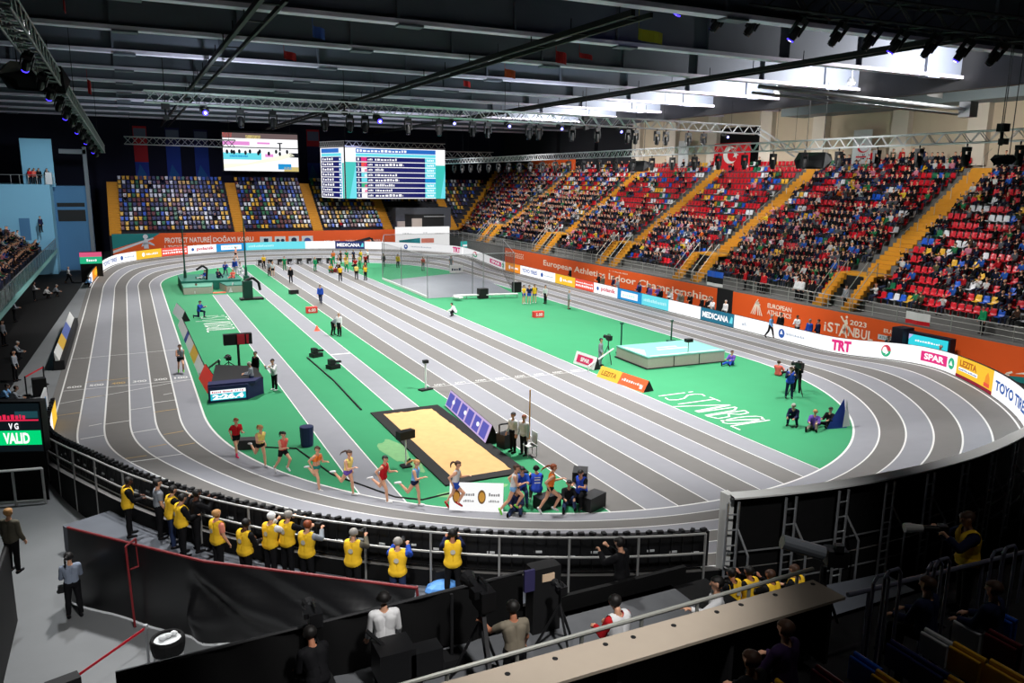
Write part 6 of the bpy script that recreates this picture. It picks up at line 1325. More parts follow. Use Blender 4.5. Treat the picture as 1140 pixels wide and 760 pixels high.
a, b = at(505, 333), at(576, 331); q = MB(); q.beam((a[0], a[1], .35), (b[0], b[1], .35), .45, .1, 0); 
for f in np.linspace(0, 1, 6): p = a+(b-a)*f; q.tube((p[0], p[1], 0), (p[0], p[1], .35), .03, 5, m=1)
q.box(a+(b-a)*.45+Vector((0, 0, .5)), (.9, .6, .9), .1, 2); q.box(a+Vector((.1, -.8, .3)), (.5, 1.0, .1), .3, 0); q.solo('bench', [m_white, m_steel, m_black], 'long low white bench with a black bag before the throwing cage', 'bench')
p = at(508, 304); q = MB(); q.box((p[0], p[1], .5), (1.6, .2, .9), 0, 0); dashes(q, plane_fn((p[0]-.7, p[1]-.115, .2), (1.4, 0, 0), (0, 0, .6)), .05, .95, .2, .8, 1, 4); q.solo('event_board', [m_white, m_navyp], 'small white event board behind the throwing cage', 'board')
p = at(575, 325); q = MB(); q.box((p[0], p[1], .5), (.8, .6, 1.0)); q.solo('equipment_case', m_black, 'black equipment case at the right end of the bench', 'case')
# long dark jib arm over the far boards
a, b = atY(384, 272, 112.8), atY(412, 265, 112.8); q = MB(); q.beam(a, b, .3, .35); q.beam(b, b+Vector((1.5, 0, -1.4)), .2, .2); q.tube((b[0]+.3, 112.8, 0), (b[0]+.3, 112.8, b[2]), .12, 8); q.solo('camera_crane', m_dark, 'dark camera crane arm in front of the far orange banner', 'camera crane')
# round things right edge: blue white board near the near-right bend
p = at(930, 476); q = MB(); q.add([(p[0]-.6, p[1], 0), (p[0]+.5, p[1]-.2, 0), (p[0]+.5, p[1]+.1, 1.3), (p[0]+.3, p[1]+.6, 0)], [(0, 1, 2), (1, 3, 2), (0, 2, 3)], 0); q.add([(p[0]+.1, p[1]-.3, .1), (p[0]+.6, p[1]-.3, .1), (p[0]+.55, p[1]-.02, 1.3)], [(0, 1, 2)], 1); q.solo('sponsor_board', [mat('board_blue2', (40, 70, 180), .6), m_white], 'small blue and white wedge board at the inner line of the near right bend', 'board')
# ================================================================ PEOPLE ON AND ROUND THE TRACK
def C(n, c): return mat('cloth_'+n, c, .8, noise=.06, scale=12, spec=.15)
c_yv = C('vest_yellow', (244, 196, 48)); c_blk = C('black', (20, 20, 23)); c_navy = C('navy', (28, 34, 66)); c_blue = C('blue', (40, 78, 178)); c_red = C('red', (186, 28, 36)); c_wht = C('white', (218, 218, 220)); c_gry = C('grey', (140, 146, 154)); c_jean = C('jeans', (40, 52, 84)); c_grn = C('green', (30, 150, 96)); c_yel = C('yellow', (236, 190, 40)); c_tan = C('tan', (120, 112, 98)); c_org = C('orange', (230, 120, 50)); c_pale = C('pale_yellow', (240, 214, 120)); c_lb = C('light_blue', (120, 170, 220)); c_pur = C('purple', (110, 80, 170)); c_pink = C('pink', (236, 60, 110)); c_teal = C('teal', (40, 130, 120)); c_lime = C('lime', (130, 226, 90)); c_coral = C('coral', (226, 100, 90)); c_sal = C('salmon', (226, 140, 120)); c_bvest = C('vest_blue', (52, 84, 200)); c_khaki = C('khaki', (96, 92, 80))
JS = lambda top, tr=c_blk, shoe=c_blk: [('jacket', top), ('trousers', tr), ('shoe', shoe)]
TS = lambda top, tr=c_blk, shoe=c_blk: [('tshirt', top), ('trousers', tr), ('shoe', shoe)]
SH = lambda top, tr=c_blk, shoe=c_blk: [('shirt', top), ('trousers', tr), ('shoe', shoe)]
VE = lambda top, v, tr=c_blk, shoe=c_blk: [('jacket', top), ('vest', v), ('trousers', tr), ('shoe', shoe)]
def face(p, q): return heading(q[0]-p[0], q[1]-p[1])
P_ = lambda px, py, z=0: at(px, py, z)
# --- the leading pack, running to the right along the near bend
RUN = [((264, 507), RUN_B, 'light', 'red', 0, [('tshirt', c_red), ('shorts', c_blk), ('sock', c_pink), ('shoe', c_pink)], 'last runner of the pack, red top, black shorts and pink socks', .96),
 ((291, 519), RUN_D, 'light', 'blond', 1, [('singlet', c_pale), ('briefs', c_blk), ('shoe', c_wht)], 'blond runner in pale yellow top and black briefs, second from the back', 1.0),
 ((316, 527), RUN_A, 'light', 'black', 1, [('singlet', c_coral), ('shorts', c_blk), ('shoe', c_wht)], 'dark-haired runner in coral top and black shorts, third from the back', .98),
 ((353, 544), RUN_B, 'light', 'brown', 0, [('crop_top', c_org), ('briefs', c_teal), ('shoe', c_wht)], 'runner in orange crop top and teal briefs beside the dark blue bin', .98),
 ((388, 551), RUN_D, 'light', 'brown', 2, [('singlet', c_pale), ('briefs', c_pur), ('shoe', c_wht)], 'runner with flying ponytail, yellow-green top and purple briefs', 1.0),
 ((427, 557), RUN_B, 'light', 'black', 0, [('singlet', c_red), ('briefs', c_red), ('shoe', c_wht)], 'runner all in red with short dark hair at the runway end', 1.0),
 ((462, 563), RUN_D, 'light', 'blond', 2, [('singlet', c_lb), ('briefs', c_navy), ('shoe', c_wht)], 'runner in light blue top and dark briefs before the black wind gauge', 1.0),
 ((507, 567), RUN_C, 'light', 'brown', 1, [('singlet', c_wht), ('shorts', c_blue), ('shoe', c_red)], 'runner in white top, blue shorts and red shoes before the gold emblem board', 1.0),
 ((571, 572), RUN_A, 'light', 'brown', 0, [('singlet', c_wht), ('briefs', c_lb), ('shoe', c_lime)], 'runner with lime green shoes and light blue briefs, second in the race', 1.02),
 ((612, 573), RUN_C, 'light', 'red', 2, [('singlet', c_org), ('briefs', c_blk), ('shoe', c_wht)], 'leading runner with long red-brown hair, orange top and black briefs', 1.03)]
for (px, pose, sk, hr_, tl, wear, lab, sc) in RUN:
    p = P_(*px, .06); i = ((OV[:, 0]-p[0])**2+(OV[:, 1]-p[1])**2).argmin(); tg = OTG[i]
    person(lab, (p[0], p[1], .05), heading(tg[0], tg[1]), pose, wear, sk, hr_, tl, sc*1.0, .0145, 'runners of the leading pack')
p = P_(202, 416); person('lone runner in grey top and black shorts beside the left sponsor boards', (p[0], p[1], 0), heading(.05, -1), RUN_A, [('singlet', c_gry), ('shorts', c_blk), ('shoe', c_lime)], 'light', 'brown', 1, 1.0, .016)
p = P_(263, 294); person('runner or official in pale top standing on the far bend behind the vault mat', (p[0], p[1], .5), heading(1, -.5), WALK, [('singlet', c_sal), ('shorts', c_blk), ('shoe', c_blk)], 'light', 'black', 0, 1.0, .024)
# --- photographers at the near white railing (feet on the hall floor, heads placed from the photograph)
def byhead(hx, hy, h=1.74): q = at(hx, hy, h); return Vector((q[0], q[1], 0))
LOOK = at(500, 545)
PH = [((139, 530), HOLD, VE(c_blk, c_yv), 'dark', 'black', 'photographer in yellow vest with dark sleeves at the left end of the near railing'), ((174, 532), STAND, TS(c_gry, c_blk), 'light', 'black', 'man in plain grey T-shirt among the yellow vests at the near railing'), ((188, 540), SHOOT, VE(c_blk, c_yv, c_jean), 'light', 'black', 'photographer in yellow vest right behind the man in grey T-shirt'), ((199, 549), HOLD, VE(c_blk, c_yv), 'light', 'black', 'photographer in yellow vest with black cap, third vest from the left end'), ((215, 544), SHOOT, JS(c_blk), 'dark', 'black', 'photographer all in black raising a camera over the near railing'), ((240, 566), STAND, [('tshirt', c_sal), ('vest', c_yv), ('trousers', c_blk), ('shoe', c_blk)], 'light', 'blond', 'fair-haired photographer in yellow vest over a salmon shirt'), ((271, 582), HOLD, VE(c_blk, c_yv), 'dark', 'black', 'photographer with large black hair and yellow vest, low behind the black banner'), ((299, 570), SHOOT, VE(c_wht, c_yv), 'light', 'white', 'photographer with white cap and yellow vest over white sleeves'), ((318, 568), SHOOT, VE(c_blk, c_yv), 'light', 'grey', 'grey-haired photographer in yellow vest beside the white cap'), ((340, 579), SHOOT, VE(c_gry, c_yv), 'light', 'red', 'red-haired photographer in yellow vest over grey sleeves'), ((392, 588), SHOOT, VE(c_khaki, c_yv), 'light', 'grey', 'photographer in yellow vest and light cap standing alone left of the centre'), ((442, 598), SHOOT, VE(c_blue, c_yv, c_jean), 'light', 'grey', 'photographer in yellow vest with round print over a blue collar'), ((504, 589), SHOOT, VE(c_navy, c_yv), 'mid', 'black', 'tall photographer in yellow vest at the right end of the row, arms raised'),
      ((818, 632), HOLD, VE(c_blk, c_yv), 'mid', 'black', 'photographer in yellow vest beside the white end post of the board wall'), ((838, 630), SHOOT, VE(c_blk, c_yv), 'mid', 'black', 'second photographer in yellow vest right of the white end post'), ((862, 634), SHOOT, VE(c_blk, c_yv), 'mid', 'brown', 'third photographer in yellow vest right of the white end post'), ((889, 628), HOLD, VE(c_blk, c_yv), 'light', 'brown', 'fourth photographer in yellow vest behind the grey television camera')]
def dslr(p, d, label, lens='m_blackp', L=.22):
    d = Vector(d).normalized(); q = MB(); q.box(p, (.15, .1, .11), heading(d[0], d[1])); q.tube(Vector(p), Vector(p)+d*L, .045, 10, .055); return q.solo('photo_camera', m_blackp if lens != 'w' else [m_white], label, 'camera', group='photo cameras held at the near railing')
for (h, pose, wear, sk, hr_, lab) in PH:
    hh = 1.74 if h[0] not in (271,) else 1.62; loc = byhead(*h, hh+.88); loc[2] = .8; rz = face(loc, LOOK)
    o, info = person(lab, loc, rz, pose, wear, sk, hr_, 0, 1.05, .0165, 'photographers at the near railing' if 'photographer' in lab else None, prnt='badge' if len(wear) == 4 else None)
    if pose is SHOOT:
        w = ((info['handL']+info['handR'])/2); w = Vector((w[0], w[1]+.02, w[2]-info['zmin']))*1.05; ww = Matrix.Rotation(rz, 4, 'Z')@w+loc; f = Matrix.Rotation(rz, 4, 'Z')@Vector((0, 1, -.1)); dslr(ww, f, 'black camera raised by the '+' '.join(lab.split()[:11]).rstrip(','))
# print on the vests is left to the cloth
# --- group at the near infield edge
for (px, pose, wear, sk, hr_, hd, lab) in [((575, 569), SITF, JS(c_navy, c_jean), 'light', 'black', (-.6, -1), 'man in dark jacket sitting low at the infield edge behind the white emblem board'), ((580, 560), KNEEL, JS(c_blue, c_jean), 'light', 'black', (-.3, -1), 'kneeling photographer in blue jacket behind the runner with lime shoes'), ((597, 562), KNEEL, [('tshirt', c_blk), ('vest', c_bvest), ('trousers', c_khaki), ('shoe', c_wht)], 'light', 'black', (.3, 1), 'kneeling cameraman in blue vest with white print, seen from behind, left one'), ((647, 564), KNEEL, [('tshirt', c_blk), ('vest', c_bvest), ('trousers', c_blk), ('shoe', c_blk)], 'light', 'black', (-.8, -.6), 'kneeling cameraman in blue vest at the corner of the sprint straight'), ((633, 562), SITF, JS(c_blk, c_jean), 'light', 'black', (-.5, -1), 'person in black and jeans sitting behind the leading runner'), ((571, 503), STAND, SH(c_wht, c_blk), 'light', 'black', (-1, -.3), 'official in white shirt and black trousers standing at the pit side'), ((583, 506), STAND, JS(c_wht, c_blk), 'light', 'red', (-1, -.5), 'official in pale jacket beside a white chair at the pit corner')]:
    p = P_(*px); person(lab, (p[0], p[1], 0), heading(*hd), pose, wear, sk, hr_, 0, 1.0, .0165, prnt='bars' if 'vest' in [w_[0] for w_ in wear] else None)
p = P_(661, 566); q = MB(); q.box((p[0], p[1]+.1, .25), (.9, .5, .5), .4); q.box((p[0]-.1, p[1]+.8, 1.0), (.5, .7, .3), -.6); q.tube((p[0]-.1, p[1]+.8, 0), (p[0]-.1, p[1]+.8, .9), .06, 6); q.solo('television_camera', m_blackp, 'black television camera and case beside the blue-vested man at the sprint corner', 'camera')
p = P_(612, 566); q = MB(); q.box((p[0], p[1]+.2, .22), (.9, .45, .44), .2); q.solo('camera_bag', m_blackp, 'black camera bag on the green between the two leading runners', 'bag')
p = P_(590, 507); t = thing('chair', 'white slatted chair with a tall pole at the pit corner', 'chair', tuple(p)); q = MB(); q.box((p[0], p[1], .45), (.45, .45, .04)); q.part('seat', m_white, t)
for a, b in ((-.2, -.2), (.2, -.2), (-.2, .2), (.2, .2)): q = MB(); q.tube((p[0]+a, p[1]+b, 0), (p[0]+a, p[1]+b, .45), .02, 6); q.part('leg', m_white, t)
q = MB(); q.box((p[0]+.2, p[1], .75), (.03, .45, .5)); q.part('backrest', m_white, t)
p = P_(580, 490); q = MB(); q.tube((p[0]+.4, p[1], 0), (p[0]+.4, p[1], 2.2), .03, 6); q.solo('measuring_pole', m_step, 'thin wooden pole standing behind the white chair', 'pole')
p = P_(563, 497); q = MB(); q.box((p[0], p[1], .3), (.6, .5, .6), .3); q.path([(p[0]-.3, p[1], .6), (p[0]-.3, p[1], 1.0), (p[0]+.3, p[1], 1.0), (p[0]+.3, p[1], .6)], .03, 6); q.solo('chair', m_dark, 'dark folding chair at the near end of the violet board', 'chair')
# --- infield
INF = [((306, 434), SHOOT, [('jacket', c_wht), ('trousers', c_blk), ('shoe', c_wht)], 'light', 'black', (-.8, -.6), 'cameraman in white vest filming on the near part of the runway line'), ((286, 425), STAND, JS(c_blk), 'light', 'black', (-1, -.6), 'official in black suit standing behind the race clock'), ((281, 438), HOLD, SH(c_gry, c_jean), 'light', 'grey', (-1, .2), 'operator in grey shirt leaning on the race clock shelf'), ((371, 373), BEND, SH(c_gry, c_blk), 'light', 'black', (.6, -.6), 'bent official in grey shirt beside the long jump take-off'), ((378, 374), STAND, SH(c_wht, c_blk), 'light', 'grey', (-.8, -.6), 'official in white shirt standing beside the long jump take-off'), ((357, 338), WALK, JS(c_blue, c_navy), 'light', 'black', (-.4, -1), 'man in blue tracksuit walking down the sprint straight'), ((324, 315), STAND, JS(c_blk), 'light', 'brown', (-.3, -1), 'thin official in black standing on the sprint lane line'), ((300, 307), STAND, SH(c_gry, c_blk), 'light', 'brown', (.6, -1), 'official in grey shirt near the far end of the straight, left of two'), ((304, 308), STAND, [('tshirt', c_wht), ('shorts', c_blk), ('shoe', c_wht)], 'light', 'blond', (-.3, -1), 'athlete in white T-shirt near the far end of the straight'), ((294, 299), STAND, TS(c_yel), 'light', 'black', (.3, -1), 'helper in yellow shirt at the left of the far sprint start'), ((317, 301), STAND, TS(c_grn, c_grn), 'light', 'black', (0, -1), 'helper in green outfit at the far sprint start, left one'), ((351, 302), STAND, JS(c_grn, c_grn), 'light', 'blond', (.5, -1), 'woman in long green outfit at the far sprint start'), ((379, 313), STAND, TS(c_yel, c_blk), 'light', 'black', (0, 1), 'helper in yellow shirt with black trousers, left of three at the far lanes'), ((397, 311), STAND, TS(c_pale, c_blk), 'light', 'black', (.5, 1), 'slim helper in pale yellow shirt, middle of three at the far lanes'), ((407, 312), STAND, TS(c_yel, c_blk), 'light', 'brown', (-.5, 1), 'helper in yellow shirt and black trousers, right of three at the far lanes'), ((427, 297), STAND, JS(c_blk), 'light', 'black', (0, -1), 'official in black beside the far corner of the throwing cage'), ((443, 298), STAND, JS(c_yel, c_blk), 'light', 'black', (0, -1), 'helper in yellow jacket inside the throwing cage'), ((471, 301), STAND, TS(c_coral, c_gry), 'light', 'black', (0, -1), 'person in coral shirt behind the netting of the cage'), ((502, 300), STAND, TS(c_gry, c_gry), 'light', 'grey', (0, -1), 'person in grey behind the netting beside the small white event board'), ((507, 352), SQUAT, JS(c_wht, c_blk), 'light', 'black', (-.8, .6), 'crouching official in white at the right edge of the sprint straight'), ((583, 338), STAND, [('tshirt', c_yel), ('shorts', c_blue), ('shoe', c_wht)], 'light', 'black', (.5, -1), 'athlete in yellow top and blue shorts on the far green'), ((589, 338), STAND, [('tshirt', c_navy), ('shorts', c_blue), ('shoe', c_wht)], 'light', 'black', (-.5, -1), 'athlete in dark top and blue shorts on the far green'), ((595, 337), STAND, [('vest', c_yel), ('tshirt', c_blk), ('shorts', c_blue), ('shoe', c_wht)], 'light', 'brown', (-.8, -1), 'helper with yellow vest over black beside the blue-shorted athletes'), ((607, 338), STAND, SH(c_wht, c_blk), 'light', 'black', (-1, -.3), 'official in white shirt and black trousers on the far green'), ((633, 344), STAND, JS(c_gry, c_tan), 'light', 'grey', (1, -.6), 'official in grey with tan trousers at the inner line of the long straight'), ((668, 407), STAND, JS(c_gry, c_gry), 'light', 'black', (.7, -.7), 'cameraman in grey standing at the left corner of the landing mat'), ((814, 406), SITF, JS(c_pur, c_blue), 'light', 'brown', (-1, -.4), 'photographer in purple sitting at the right corner of the landing mat'), ((866, 418), SITF, JS(c_coral, c_blk), 'light', 'brown', (.9, .4), 'photographer in coral jacket sitting at the inner line of the right bend'), ((878, 443), SHOOT, VE(c_navy, c_bvest, c_navy), 'light', 'brown', (-.6, -.8), 'cameraman in navy with pale blue vest standing on the near right green'), ((887, 436), SHOOT, JS(c_blk), 'light', 'black', (-.8, -.5), 'cameraman all in black behind the man with the pale blue vest'), ((884, 473), SQUAT, JS(c_navy, c_navy), 'light', 'grey', (-1, -.5), 'crouching photographer in navy on the near right green'), ((906, 477), SITF, JS(c_pur, c_tan), 'light', 'blond', (-1, -.7), 'photographer in purple jacket and tan trousers sitting at the near right bend'), ((923, 474), SITF, JS(c_blk, c_blk), 'light', 'black', (-1, -.2), 'photographer in black sitting beside the blue white wedge board'), ((857, 376), WALK, SH(c_lb, c_blk), 'light', 'grey', (.3, -1), 'official in light blue shirt walking along the outer lane below the federation emblem'),
       ((163+60, 333), KNEEL, JS(c_blue, c_navy), 'light', 'black', (.8, -.6), 'man in blue kneeling by the left floor lettering'), ((219, 326), SITF, [('tshirt', c_wht), ('shorts', c_blue), ('shoe', c_wht)], 'light', 'black', (0, -1), 'athlete in white cap and blue shorts sitting against the vault mat')]
for (px, pose, wear, sk, hr_, hd, lab) in INF:
    if px == (223, 333): px = (222, 354)
    p = P_(*px); z = 0
    if px[1] < 380 and px[0] == 857: z = 0
    person(lab, (p[0], p[1], z), heading(*hd), pose, wear, sk, hr_, 0, 1.0, .019 if px[1] > 350 else .024)
for i, (px, rz) in enumerate((((671, 405), .5), ((881, 440), 2.4))):
    p = P_(*px); tripod((p[0]+.35, p[1], 0), 1.45, ('black television camera on a tripod at the left corner of the landing mat', 'black television camera on tripod on the near right green')[i], 'television_camera', 'camera', head=(.35, .6, .35))
# people on the vault mat
yy = at(230, 305)[1]
for i, (x, dy, pose, wear, hd, lab) in enumerate(((at(196+22, 305)[0], 1.5, SITF, JS(c_blue, c_wht), (-1, -.4), 'athlete in blue lying at the left on the vault mat'), (at(232, 305)[0], 2.2, SITF, JS(c_navy, c_navy), (.4, -1), 'athlete in navy sitting in the middle of the vault mat'), (at(246, 305)[0], 1.0, SITF, [('tshirt', c_coral), ('trousers', c_coral), ('shoe', c_wht)], (-.5, -1), 'person in red lying on the front of the vault mat'), (at(242, 305)[0], 4.6, KNEEL, JS(c_blue, c_gry), (0, -1), 'helper in blue and white kneeling at the back of the vault mat'), (at(252, 305)[0], 4.2, STAND, JS(c_blue, c_wht), (-.3, -1), 'helper in blue and white standing on the back of the vault mat'), (at(258, 305)[0], 3.6, KNEEL, JS(c_wht, c_wht), (-1, -.4), 'helper in white kneeling at the right of the vault mat'))):
    person(lab, (x, yf+2.9+dy*.9, .9), heading(*hd), pose, wear, 'light', ('black', 'brown', 'blond', 'black', 'black', 'brown')[i], 0, 1.0, .024)
p = Vector((x0 if False else at(213, 303)[0], yf+3.5, .9)); q = MB(); q.path([(p[0]-.5, p[1], 1.9), (p[0]+.1, p[1], 2.3), (p[0]+.5, p[1], 2.0), (p[0]+.4, p[1], .92)], .1, 8); q.solo('mat_cover_roll', m_black, 'black folded cover arching over the left part of the vault mat', 'cover')
# crowd of athletes and helpers at the far end of the straight
rp = random.Random(21); k = 0
tops = [('yellow', c_yel), ('red', c_red), ('green', c_grn), ('white', c_wht), ('orange', c_org), ('navy', c_navy), ('pale yellow', c_pale), ('black', c_blk)]
for r_, (ya, n) in enumerate(((at(385, 303)[1], 5), (at(385, 299)[1], 6), (at(385, 295)[1], 6))):
    for i in range(n):
        nmc, cl = tops[(i*3+r_*2) % 8]; x = at(367+i*48/n+r_*2, 300)[0]+rp.uniform(-.2, .2); x = at(366+i*(50/n)+2*r_, 303-4*r_)[0]
        pose = (SQUAT, STAND, WALK, HOLD)[(i+r_) % 4] if r_ < 2 else STAND
        k += 1; person(f"athlete or helper in {nmc} in the {('front', 'middle', 'rear')[r_]} row before the navy board, {('first', 'second', 'third', 'fourth', 'fifth', 'sixth')[i]} along", (x, ya+rp.uniform(-.3, .3), 0 if ya < 99 else .2), heading(rp.uniform(-1, 1), -1), pose, TS(cl, c_blk if i % 2 else c_grn), 'light', ('black', 'brown', 'blond')[k % 3], 0, 1.0, .026, 'group at the far sprint start')
q = MB(); p = at(371, 303); q.lathe([(.1, .3), (.5, .32), (.5, .4), (.1, .42)], (p[0], p[1], 0), 14); q.box((p[0], p[1], .25), (.7, .7, .4)); q.solo('wheeled_cart', mat('cart_red', (150, 40, 44), .6), 'low red cart at the front of the far group', 'cart')
# people between the boards and the orange wall
AL = [(712, 318, c_blue), (716, 318, c_navy), (722, 320, c_blk), (728, 322, c_pur), (733, 322, c_pur), (740, 326, c_blk), (746, 326, c_gry), (752, 327, c_wht), (757, 329, c_gry), (763, 330, c_khaki), (769, 331, c_blk), (786, 337, c_blk), (791, 337, c_navy), (798, 339, c_wht), (808, 341, c_wht), (808-16, 340, c_blk), (667, 309, c_blk), (675, 312, c_khaki), (683, 315, c_navy), (692, 316, c_gry), (635, 300, c_blk), (874, 355, c_blk), (888, 360, c_wht), (907, 353, c_blue), (912, 353, c_navy), (995, 378, c_blk), (1048, 383, c_grn)]
WN = {'cloth_blue': 'blue', 'cloth_navy': 'navy', 'cloth_black': 'black', 'cloth_purple': 'purple', 'cloth_grey': 'grey', 'cloth_white': 'white', 'cloth_khaki': 'khaki', 'cloth_green': 'green'}
for i, (px, py, cl) in enumerate(AL):
    p = atX(px, py, 42.9); z = max(0, p[2]-1.72); lab = f"bystander in {WN[cl.name]} behind the LED boards, {'before the far half of' if px < 700 else 'before the near half of' if px < 775 else 'beside'} {'the orange title banner' if px < 775 else 'the dark doorway' if px < 830 else 'the federation emblem panel' if px < 900 else 'the city wordmark' if px < 1000 else 'the cyan screen'}"
    o, _ = person(lab, (42.9-(i % 2)*.4, p[1], 0), heading(-1, rp.uniform(-.4, .4)), (STAND, HOLD, STAND)[i % 3], JS(cl, c_blk), 'light', ('black', 'brown', 'grey')[i % 3], 0, 1.0, .024, 'bystanders behind the LED boards')
    o['label'] = f"bystander in {WN[cl.name]} behind the LED boards, number {i+1 if px < 700 else i+1} from the doorway side" if False else o['label']
# standing visitors at the front rail and on the top row of the red stand
ST = [(845, 322, 45.2, c_blk, 'dark top, first of two,'), (850, 322, 45.2, c_red, 'red top, second of two,'), (887, 330, 45.2, c_wht, 'white top'), (892, 331, 45.2, c_wht, 'white top, right one'), (903, 332, 45.2, c_blk, 'black top'), (941, 337, 45.2, c_gry, 'grey top under the stairs'), (1094, 360, 45.2, c_grn, 'lime vest'), (830, 305+6, 45.2, c_red, 'red jacket')]
for i, (px, py, X, cl, tx) in enumerate(ST):
    p = atX(px, py, X); person(f"visitor in {tx} at the front rail of the red stand", (X, p[1], 2.34), heading(-1, .1*i-.3), STAND, JS(cl, c_blk), 'light', 'black', 0, 1.0, .024, 'visitors at the front rail')
for i, px in enumerate((937, 961, 968, 975, 993, 1003, 1015, 1026)):
    p = atX(px, 186, RX0+RD*16+.5); person(f"onlooker standing behind the top row of the red stand, number {i+1} from the pale banner", (RX0+RD*16+.5, p[1], RZ0+RH*16), heading(-1, 0), STAND, JS((c_blk, c_navy, c_red, c_blk, c_khaki, c_red, c_blk, c_navy)[i], c_blk), 'light', 'black', 0, 1.0, .026, 'onlookers on the top row')
# balcony and left floor
for i, (px, py) in enumerate(((33, 190), (38, 191), (43, 191), (52, 190))):
    p = atY(px, py, YT_+.5); person(f"person on the balcony of the blue tower, {('first', 'second', 'third', 'fourth')[i]} from the outer end", (p[0], YT_+.5, atY(40, 205, YT_)[2]), heading(.5, -1), STAND, JS((c_red, c_coral, c_blk, c_blk)[i], c_blk), 'light', 'black', 0, 1.0, .026, 'people on the tower balcony')
p = atY(44, 240, 99); person('man in dark clothes standing on the top step of the left tier against the tower', (p[0], 99, p[2]-1.75), heading(1, -1), STAND, JS(c_navy, c_blk), 'light', 'black', 0, 1.0, .024)
UN = [((18, 424), c_gry, STAND, 'official in grey shirt beside the red tape barrier'), ((15, 400), c_gry, SQUAT, 'person in grey sitting back from the red tape barrier'), ((12, 455), c_gry, SQUAT, 'person in grey crouching left of the black floor speaker'), ((3, 452), c_lb, SQUAT, 'person in pale blue crouching at the picture edge'), ((77, 315), c_wht, WALK, 'person in white walking under the end of the left tier'), ((39, 335), c_wht, HOLD, 'person in white standing in the dark under the left tier'), ((50, 332), c_wht, SQUAT, 'person in white bending under the left tier'), ((60, 330), c_gry, SQUAT, 'person in pale grey bending under the left tier'), ((17, 358), c_gry, HOLD, 'person in grey deep in the dark under the left tier'), ((5, 385), c_gry, STAND, 'person in grey at a table under the left tier'), ((96, 320), c_lb, SQUAT, 'person in blue sitting at the start of the far-left boards')]
for i, (px, cl, pose, lab) in enumerate(UN):
    p = P_(*px); person(lab, (p[0], p[1], 0), heading(1, -.3+.2*(i % 3)), pose, SH(cl, c_blk), 'light', ('black', 'grey', 'brown')[i % 3], 0, 1.0, .024)
# ================================================================ NEAR FOREGROUND
# low black banner fence across the grey floor
A, B_, Cc = Vector((-2.0, 22.1, 0)), Vector((1.0, 18.75, 0)), at(463, 654, 2.05); Cc[2] = 0
t = thing('banner_fence', 'black draped banner fence with a red top rail across the grey floor', 'fence', tuple(B_))
q = MB(); n = 60; nz = 14; vs = []; Lr = []
for i in range(n+1):
    u = i/n; p = A+(B_-A)*(u*2) if u < .5 else B_+(Cc-B_)*(u*2-1)
    for j in range(nz+1):
        v = j/nz; sag = (.22*abs(math.sin(u*13+v*4.5))*math.sin(PI*v)+.16*math.sin(u*26+v*8)*(1-v)*v*2+.1*math.sin(u*41+v*5)*(1-v)) if u > .45 else .03*math.sin(u*25)*(1-v)
        dr = Vector((-.65, -.76, 0)); vs.append(p+dr*(sag+.12*(1-v))+Vector((0, 0, .03+2.0*v)))
q.add(vs, [(i*(nz+1)+j, (i+1)*(nz+1)+j, (i+1)*(nz+1)+j+1, i*(nz+1)+j+1) for i in range(n) for j in range(nz)]); q.part('drape', mat('banner_black', (20, 20, 22), .33, spec=.8), t, smooth=True)
m_redr = mat('rail_red', (120, 34, 38), .5)
q = MB(); up = Vector((0, 0, 2.05)); q.path([A+up, B_+up, Cc+up], .035, 8); q.part('top_rail', m_redr, t, label='dark red top rail')
for p in (A, B_, Cc): q = MB(); q.tube(p+Vector((.3, .36, 0)), p+Vector((.03, .04, 2.05)), .035, 6); q.part('post', m_redr, t)
P0 = at(160, 690); q = MB(); f0 = P0+Vector((-.2, -.25, 0)); q.tube(f0, f0+Vector((-.05, .15, 2.1)), .03, 6); q.tube(f0+Vector((-.05, .15, 2.1)), f0+Vector((.18, .3, 2.2)), .025, 6); q.tube(f0+Vector((.18, .3, 2.2)), f0+Vector((.2, .2, 1.5)), .025, 6); q.tube(f0+Vector((.2, .2, 1.5)), f0+Vector((0, .1, 1.5)), .025, 6); q.part('brace', m_redr, t)
p = at(84, 686); o, info = person('woman with curly hair and badge in grey-blue shirt standing on the near grey floor', (p[0], p[1], 0), heading(-.2, 1), {**HOLD, 'shL': (.3, .12), 'shR': (.35, .15), 'elL': 1.3, 'elR': 1.2, 'nod': .05, 'turn': -.5}, [('shirt', C('bluegrey', (132, 142, 160))), ('trousers', c_blk), ('shoe', c_blk)], 'light', 'black', 1, 1.02, .013)
w = Matrix.Rotation(heading(-.2, 1), 4, 'Z')@Vector((-.2, .12, .78))+Vector((p[0], p[1], 0)); q = MB(); q.box(w, (.2, .16, .16)); q.tube(w, w+Vector((-.1, .12, -.12)), .06, 10); q.solo('photo_camera', m_blackp, 'black camera hanging at the hip of the woman on the near floor', 'camera')
